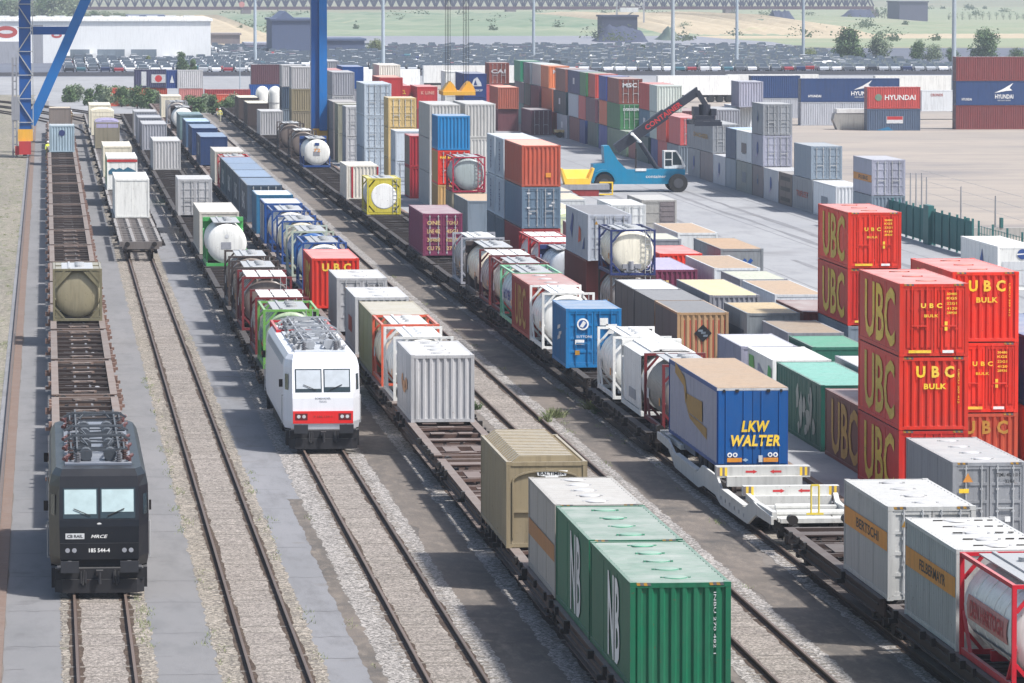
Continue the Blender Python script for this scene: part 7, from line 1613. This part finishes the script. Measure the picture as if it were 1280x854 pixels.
# white silos
for px, nm in ((328,'left'),(344,'right')):
    x, y = at(px, 160); t = empty('storage_silo', (x, y, 0)); tag(t, '%s of the two white round topped silos near the crane' % nm, 'silo')
    r = .82; m = MB(); prof = [(0,.75),(0.6,r),(4.2,r)]+[(4.2+.9*math.sin(math.pi/2*i/6), max(.03, r*math.cos(math.pi/2*i/6))) for i in range(1,7)]
    n = 20; vs = [(q*math.cos(2*math.pi*i/n), q*math.sin(2*math.pi*i/n), z) for z, q in prof for i in range(n)]
    m.q(vs, [(a*n+i, a*n+(i+1)%n, (a+1)*n+(i+1)%n, (a+1)*n+i) for a in range(len(prof)-1) for i in range(n)]); put('vessel', m.mesh('vessel', True), P('whitetank'), t)
    m = MB(); m.cyl((0,0,1.2),(0,0,1.3),r+.04,20,None,False); m.cyl((0,0,3),(0,0,3.1),r+.04,20,None,False); put('band', m.mesh('band'), GALV, t)
# ------------------------------------------------------------------ people in high visibility clothing
def person(x, y, z, label, rz, top, leg, pose=0):
    me = bpy.data.meshes.new('person'); J = {}
    st = .16
    pts = [(0,0,.92),(0,0,1.15),(0,.01,1.38),(0,0,1.5),(0,-.01,1.6),(0,0,1.72),
           (.1,0,.88),(.12,-st*.5-.02,.48),(.12,-st,.09),(.12,-st-.14,.05), (-.1,0,.88),(-.12,st*.4-.02,.48),(-.12,st,.09),(-.12,st-.14,.05),
           (.2,0,1.4),(.28,.03,1.14),(.29,-.12,.92),(.285,-.17,.84), (-.2,0,1.4),(-.28,-.02,1.14),(-.27,-.14,.93),(-.265,-.19,.85)]
    ed = [(0,1),(1,2),(2,3),(3,4),(4,5),(0,6),(6,7),(7,8),(8,9),(0,10),(10,11),(11,12),(12,13),(2,14),(14,15),(15,16),(16,17),(2,18),(18,19),(19,20),(20,21)]
    me.from_pydata(pts, ed, []); rad = [.15,.15,.17,.06,.095,.10,.1,.075,.05,.045,.1,.075,.05,.045,.075,.055,.04,.035,.075,.055,.04,.035]
    o = bpy.data.objects.new('person', me); COLL.objects.link(o); o.location = (x, y, z); o.rotation_euler.z = rz
    sk = o.modifiers.new('skin', 'SKIN')
    for i, r in enumerate(rad): me.skin_vertices[0].data[i].radius = (r, r*.8)
    me.skin_vertices[0].data[0].use_root = True
    o.modifiers.new('sub', 'SUBSURF').levels = 1; o.modifiers['sub'].render_levels = 1
    m = bpy.data.materials.new('clothing'); nt, b = nodes(m); tc = N(nt, 'ShaderNodeTexCoord'); sx = N(nt, 'ShaderNodeSeparateXYZ'); nt.links.new(tc.outputs['Object'], sx.inputs[0])
    r = nt.nodes.new('ShaderNodeValToRGB'); r.color_ramp.interpolation = 'CONSTANT'; e = r.color_ramp.elements
    e[0].position = 0; e[0].color = lin((40,38,40))+(1,); e[1].position = .06; e[1].color = lin(leg)+(1,)
    for p, c in ((.46, top), (.60, (214,214,200)), (.63, top), (.765, (196,150,124))): k = e.new(p); k.color = lin(c)+(1,)
    d = N(nt, 'ShaderNodeMath', operation='DIVIDE'); d.inputs[1].default_value = 2.0; nt.links.new(sx.outputs[2], d.inputs[0]); nt.links.new(d.outputs[0], r.inputs[0]); nt.links.new(r.outputs[0], b.inputs['Base Color']); b.inputs['Roughness'].default_value = .8
    me.materials.append(m); tag(o, label, 'person')
    mb = MB(); n = 14; prof = [(1.685,.125),(1.69,.115),(1.74,.112),(1.79,.085),(1.815,.03)]
    mb.q([(q*math.cos(2*math.pi*i/n), q*1.1*math.sin(2*math.pi*i/n), zz) for zz, q in prof for i in range(n)], [(a*n+i, a*n+(i+1)%n, (a+1)*n+(i+1)%n, (a+1)*n+i) for a in range(4) for i in range(n)]+[tuple(range(4*n,5*n))])
    put('helmet', mb.mesh('helmet', True), P('whitepaint'), o)
x, y = at(63, 199); person(.1, y, .02, 'worker in high visibility yellow walking beside the pale blue container', .4, (206,222,70), (196,206,80))
x, y = at(275, 153); person(x, y, .02, 'worker in pale clothing standing on the path by the far bushes', -.3, (214,206,120), (190,186,160))
x, y = at(89, 156); person(x, y, .02, 'worker in brown clothing near the taupe container', 2.6, (120,96,60), (96,80,66))
# ------------------------------------------------------------------ parked vehicles
def car_mb(van=0):
    m = MB(); a = .88
    if van: body = [(-2.4,.35),(2.4,.35),(2.4,1.0),(1.75,1.15),(1.2,1.95),(-2.35,2.0),(-2.4,1.0)]
    else: body = [(-2.1,.32),(2.15,.32),(2.2,.72),(1.2,.92),(-1.85,.98),(-2.15,.85)]
    m.prism(body, 'y', -a, a)
    if not van:
        vs = [(-1.75,-a+.02,.975),(1.1,-a+.02,.93),(1.1,a-.02,.93),(-1.75,a-.02,.975),(-1.25,-.66,1.46),(.25,-.66,1.48),(.25,.66,1.48),(-1.25,.66,1.46)]
        m.k = 1; m.q(vs, [(0,1,5,4),(1,2,6,5),(2,3,7,6),(3,0,4,7)]); m.k = 0; m.q([vs[i] for i in (4,5,6,7)], [(0,1,2,3)])
    else:
        m.k = 1; m.q([(1.80,-.78,1.2),(1.80,.78,1.2),(1.27,.72,1.9),(1.27,-.72,1.9)], [(0,1,2,3)]); m.k = 0
    m.k = 2
    for x in (-1.35, 1.35):
        for s in (-1, 1): m.cyl((x,s*.72,.32),(x,s*.9,.32),.32,10)
    m.k = 0; return m
CARC = [('white', (236,236,236), 60), ('silver', (186,190,194), 26), ('black', (36,38,46), 13), ('dark blue', (40,54,92), 14), ('grey', (92,98,106), 18), ('red', (150,36,40), 4), ('teal', (52,100,112), 6)]
carmats = [paint('car_'+n.replace(' ', '_'), c, .3, .1, .05) for n, c, _ in CARC]
CMe = car_mb().mesh('parked_car'); VMe = car_mb(1).mesh('parked_van')
rc = random.Random(5); wts = [q for _, _, q in CARC]; CGL = plain('car_glass', (62, 72, 82), .15); made = 0; rest = MB(); proto = car_mb()
rows = []; yv = 985.0
while yv < 1285: rows.append(yv); yv += 5.3 if len(rows) % 2 else 11.5
for yv in rows:
    xv = 2.0
    while xv < 176:
        xv += rc.choice((2.3, 2.35, 2.4)) + (7 if rc.random() < .03 else 0)
        if xv < 40 and yv > 1165: continue
        if rc.random() < .07: continue
        ci = rc.choices(range(7), wts)[0]; rz = R(-90 if rc.random() < .7 else 90)+rc.uniform(-.03, .03)
        if made < 298:
            n = CARC[ci][0]; o = put('parked_car', CMe, [carmats[ci], CGL, RUBBER], None, (xv, yv, .012), (0,0,rz)); tag(o, '%s car parked in the front rows of the far vehicle yard' % n, 'car', 'cars parked in the far vehicle yard'); made += 1
        else:
            c, s = math.cos(rz), math.sin(rz); o0 = len(rest.v)
            k = rc.uniform(.95, 1.08); zk = rc.choice((1, 1, 1.12, 1.3))
            rest.v += [(xv+c*px*k-s*py*k, yv+s*px*k+c*py*k, .012+pz*zk) for px, py, pz in proto.v]; rest.f += [tuple(i+o0 for i in f) for f in proto.f]
            rest.m += [ci if q == 0 else (7 if q == 1 else 8) for q in proto.m]
o = put('parked_car_mass', rest.mesh('parked_car_mass'), carmats+[CGL, RUBBER]); tag(o, 'dense field of parked cars filling the vehicle yard', 'cars', kind='stuff')
for px, py, ci, lb in ((840,72,0,'white van at the back of the vehicle yard'),(880,70,0,'white van right of the boom light mast'),(700,88,2,'dark van behind the red stacks')):
    x, y = at(px, py); tag(put('parked_van', VMe, [carmats[ci], GLASS, RUBBER], None, (x, y, .012), (0,0,R(-60))), lb, 'van')
# low barrier between vehicle yard and container yard
t = empty('yard_barrier', (120, 950, 0)); tag(t, 'long grey barrier wall in front of the parked vehicles', 'wall'); m = MB(); m.box(-135, 190, 0, .4, 0, .7); put('wall', m.mesh('wall'), P('darkgrey'), t)
# ------------------------------------------------------------------ trees and shrubs
LEAF = {}
def leafmat(n, a, b):
    m = bpy.data.materials.new(n); nt, bs = nodes(m); ge = N(nt, 'ShaderNodeNewGeometry')
    nt.links.new(mixc(nt, ge.outputs['Random Per Island'], lin(a), lin(b)), bs.inputs['Base Color']); bs.inputs['Roughness'].default_value = .7; bs.inputs['Specular IOR Level'].default_value = .2
    return m
LM = [leafmat('leaf_dark', (62,86,58), (104,124,80)), leafmat('leaf_grey', (100,118,96), (138,148,120)), leafmat('leaf_light', (104,118,78), (138,144,104))]
BARK = plain('bark', (84,72,62), .9)
def crown_mb(h, w, seed, base=.22, clumps=14, leaves=90, ls=.5):
    r = random.Random(seed); m = MB()
    for c in range(clumps):
        a = r.uniform(0, 6.28); u = r.random(); zc = h*(base+.14+(.74-base)*u); rr = w*.5*(1-.55*u**1.5)*r.uniform(.1,.8)
        cx, cy = rr*math.cos(a), rr*math.sin(a); cr = w*r.uniform(.16,.27)
        for k in range(leaves):
            d = Vector((r.gauss(0,1), r.gauss(0,1), r.gauss(0,.8))); d.normalize(); d *= cr*r.random()**.4
            p = Vector((cx, cy, zc))+d; n = Vector((r.gauss(0,1), r.gauss(0,1), r.gauss(.4,1))).normalized(); e = n.orthogonal().normalized()*ls*r.uniform(.6,1.3); f = n.cross(e)*.7
            m.q([p-e, p+f*.6, p+e, p-f*.6], [(0,1,2,3)])
    return m
def tree(x, y, h, w, label, mt, seed, base=.2, name='broadleaf_tree', clumps=26, leaves=110, ls=None):
    t = empty(name, (x, y, 0)); tag(t, label, 'shrub' if name.endswith('shrub') else 'tree', None)
    r = random.Random(seed); m = MB(); m.cyl((0,0,0),(0,0,h*.5),h*.028,8,h*.014)
    for k in range(5): a = k*1.3+r.random(); m.cyl((0,0,h*(.2+.06*k)),(w*.3*math.cos(a),w*.3*math.sin(a),h*(.5+.07*k)),h*.012,6,h*.005)
    put('trunk', m.mesh('trunk'), BARK, t)
    put('crown', crown_mb(h, w, seed, base, clumps, leaves, ls or max(.16, h*.045)).mesh('crown'), LM[mt], t)
for i, (px, py, hp, wp, mt, lb) in enumerate(((1060,78,44,40,0,'tallest round dark tree beyond the vehicle yard'),(1098,78,36,38,1,'grey green tree right of the tallest round tree'),(1146,78,26,28,0,'small dark tree between the grey green tree and the mast'),(1166,78,22,30,1,'low grey bushy tree left of the stout mast'),(1230,78,40,50,0,'broad dark tree above the broadside stack'),(1272,78,16,30,0,'low tree at the right edge beyond the stack'),
      (470,70,20,26,2,'pale bushy tree right of the low dark shed'),(228,92,27,18,0,'young dark tree before the white warehouse'),(241,96,24,12,0,'slender tree right of the young dark one'),(185,84,14,9,2,'bright green sapling before the warehouse'),(1190,80,20,22,0,'dark tree behind the stout mast'),(858,42,12,26,1,'scrubby tree on the river meadow by the mound'),(1012,76,12,34,2,'low light green bush left of the tallest tree'),
      (630,66,8,8,0,'tiny tree on the river bank'),(803,68,12,8,0,'small dark tree below the coal heap'),(375,68,9,14,2,'green bush at the foot of the slate hall'))):
    x, y = at(px, py); s = y/6400; tree(x, y, hp*s, wp*s, lb, mt, 20+i, .05)
for i, px in enumerate((-14, 4, 22, 40, 58, 74, 90)):
    x, y = at(px, 33); s = y/6400; tree(x, y+rnd.uniform(-20,20), (34+rnd.uniform(-6,8))*s, (34+rnd.uniform(-4,8))*s, 'tree in the grove behind the white warehouse, %s from its left end' % ordw[i], (1,0,1,1,0,1,1)[i], 50+i, .02)
for i, px in enumerate((104, 118, 132, 146, 156)):
    x, y = at(px, 32); s = y/6400; tree(x, y, (19-i*1.2)*s, 24*s, 'low tree in the line right of the grove, %s from the grove' % ordw[i], 0 if i % 2 else 1, 70+i, .0)
for i in range(12):
    px = 1186+i*8.5; x, y = at(px, 25); s = y/6400; tree(x, y, 11*s, 10*s, 'far hedge tree on the right meadow, %s from the left' % ordw[i], 1, 90+i, .0, clumps=6, leaves=30)
for i in range(9):
    px = 1090+i*4; x, y = at(px, 24); s = y/6400; tree(x, y, 16*s, 9*s, 'dark scrub tree by the bridge end, %s from the left' % ordw[i], 0, 120+i, .0, clumps=6, leaves=30)
sh = [(88,128),(98,126),(112,132),(124,130),(133,134),(142,131),(152,134),(163,133),(172,136),(186,136),(192,133),(238,140),(247,143),(256,141),(266,144),(284,146),(291,142)]
for i, (px, py) in enumerate(sh):
    x, y = at(px, py); s = y/6400; tree(x, y, rnd.uniform(19,28)*s, rnd.uniform(20,30)*s, 'green bush by the curving tracks, %s from the left' % ordw[i], i % 3 if i % 3 < 2 else 0, 140+i, .0, 'leafy_shrub', 16, 120, .17)
# scattered scrub on the far banks
r = random.Random(31); m = MB()
for xa, xb, ya, yb, n in ((60,330,1580,2250,46),(150,420,1300,1500,34),(-60,60,1340,2100,20),(200,520,1700,2900,50)):
    for c in range(n):
        cx, cy = r.uniform(xa, xb), r.uniform(ya, yb); hh = r.uniform(1.0, 3.4); ww = hh*r.uniform(.9, 2.4)
        for b in range(70):
            px, py, pz = cx+r.gauss(0,ww*.35), cy+r.gauss(0,ww*.35), 1.2+abs(r.gauss(0,.45))*hh; e = r.uniform(.15,.4)
            n1, n2 = r.uniform(-e,e), r.uniform(-e,e); m.q([(px-e,py,pz+n1),(px+n2,py-e*.5,pz+e*.7),(px+e,py,pz-n1),(px-n2,py+e*.5,pz-e*.7)], [(0,1,2,3)])
tag(put('scrub', m.mesh('scrub'), LM[1]), 'scattered scrub on the far river banks', 'scrub', kind='stuff')
def tuft(px, py, h, w, label, seed, n=160, sy=1):
    x, y = at(px, py); r = random.Random(seed); m = MB()
    for k in range(n):
        a = r.uniform(0, 6.28); d = w*.5*r.random()**.7; bx, by = d*math.cos(a), d*math.sin(a)*sy; hh = h*r.uniform(.4,1)*(1-.4*d/(w*.5)); lx, ly = r.gauss(0,.2)*h*2, r.gauss(0,.2)*h*2; ww = .007+.009*r.random()
        m.q([(bx-ww,by,0),(bx+ww,by,0),(bx+lx*.6+ww,by+ly*.6,hh*.65),(bx+lx,by+ly,hh),(bx+lx*.6-ww,by+ly*.6,hh*.65)], [(0,1,2,3,4)])
        for q in range(5): zc = hh*r.uniform(.3,.9); cx, cy = bx+lx*.5+r.gauss(0,.05), by+ly*.5+r.gauss(0,.05); e = r.uniform(.02,.045); m.q([(cx-e,cy,zc),(cx,cy-e*.6,zc+.02),(cx+e,cy,zc+.03),(cx,cy+e*.6,zc+.01)], [(0,1,2,3)])
    tag(put('weed_plant', m.mesh('weed_plant'), LM[2] if seed % 2 else LM[0], None, (x, y, .01)), label, 'weeds')
tuft(694, 522, .6, .95, 'tall green weed beside the empty track left of the wagon with the blue box', 3, 110); tuft(682, 528, .45, .5, 'small weed left of the tall green one', 5, 60)
tuft(738, 512, .6, .6, 'weed growing under the tank wagon edge', 7, 90); tuft(748, 518, .45, .5, 'weed right of the one under the tank wagon', 8, 90)
tuft(594, 512, .5, .6, 'weed at the ballast edge behind the tan container', 10, 70)
r = random.Random(77); m = MB()
for xa, xb, ya, yb, n in ((4.25,4.75,172,235,46),(2.55,2.95,140,152,16),(2.5,2.9,150,330,20),(7.1,7.5,125,200,16),(4.3,4.8,110,172,14),(-2.6,-1.95,120,420,40),(-4.5,-2.2,240,520,110),(16.6,17.2,120,260,16),(21.0,21.4,150,330,18),(8.5,9.0,110,180,8),(22.3,22.9,170,230,14)):
    for c in range(n):
        cx, cy = r.uniform(xa, xb), r.uniform(ya, yb); k = r.uniform(.4, 1.3)
        for b in range(int(16*k)):
            x, y = cx+r.gauss(0,.09*k), cy+r.gauss(0,.5*k); hh = r.uniform(.03,.11)*k; lx, ly = r.gauss(0,.04), r.gauss(0,.04); q = r.uniform(.006,.014)
            m.q([(x-q,y,.015),(x+q,y,.015),(x+lx,y+ly,.015+hh)], [(0,1,2)])
tag(put('weeds', m.mesh('weeds'), LM[2]), 'sparse low weeds and grass along the ballast edges', 'weeds', kind='stuff')
# ------------------------------------------------------------------ haze
HZ = bpy.data.materials.new('haze_air'); HZ.use_nodes = True; nt = HZ.node_tree
nt.nodes.remove(nt.nodes['Principled BSDF']); pv = nt.nodes.new('ShaderNodeVolumePrincipled'); pv.inputs['Color'].default_value = (.80, .88, 1, 1); pv.inputs['Density'].default_value = HAZE; pv.inputs['Anisotropy'].default_value = .2
nt.links.new(pv.outputs[0], nt.nodes['Material Output'].inputs['Volume'])
m = MB(); m.box(-9500, 9500, -450, 14500, -1.0, 60)
tag(put('haze', m.mesh('haze'), HZ), kind='stuff')
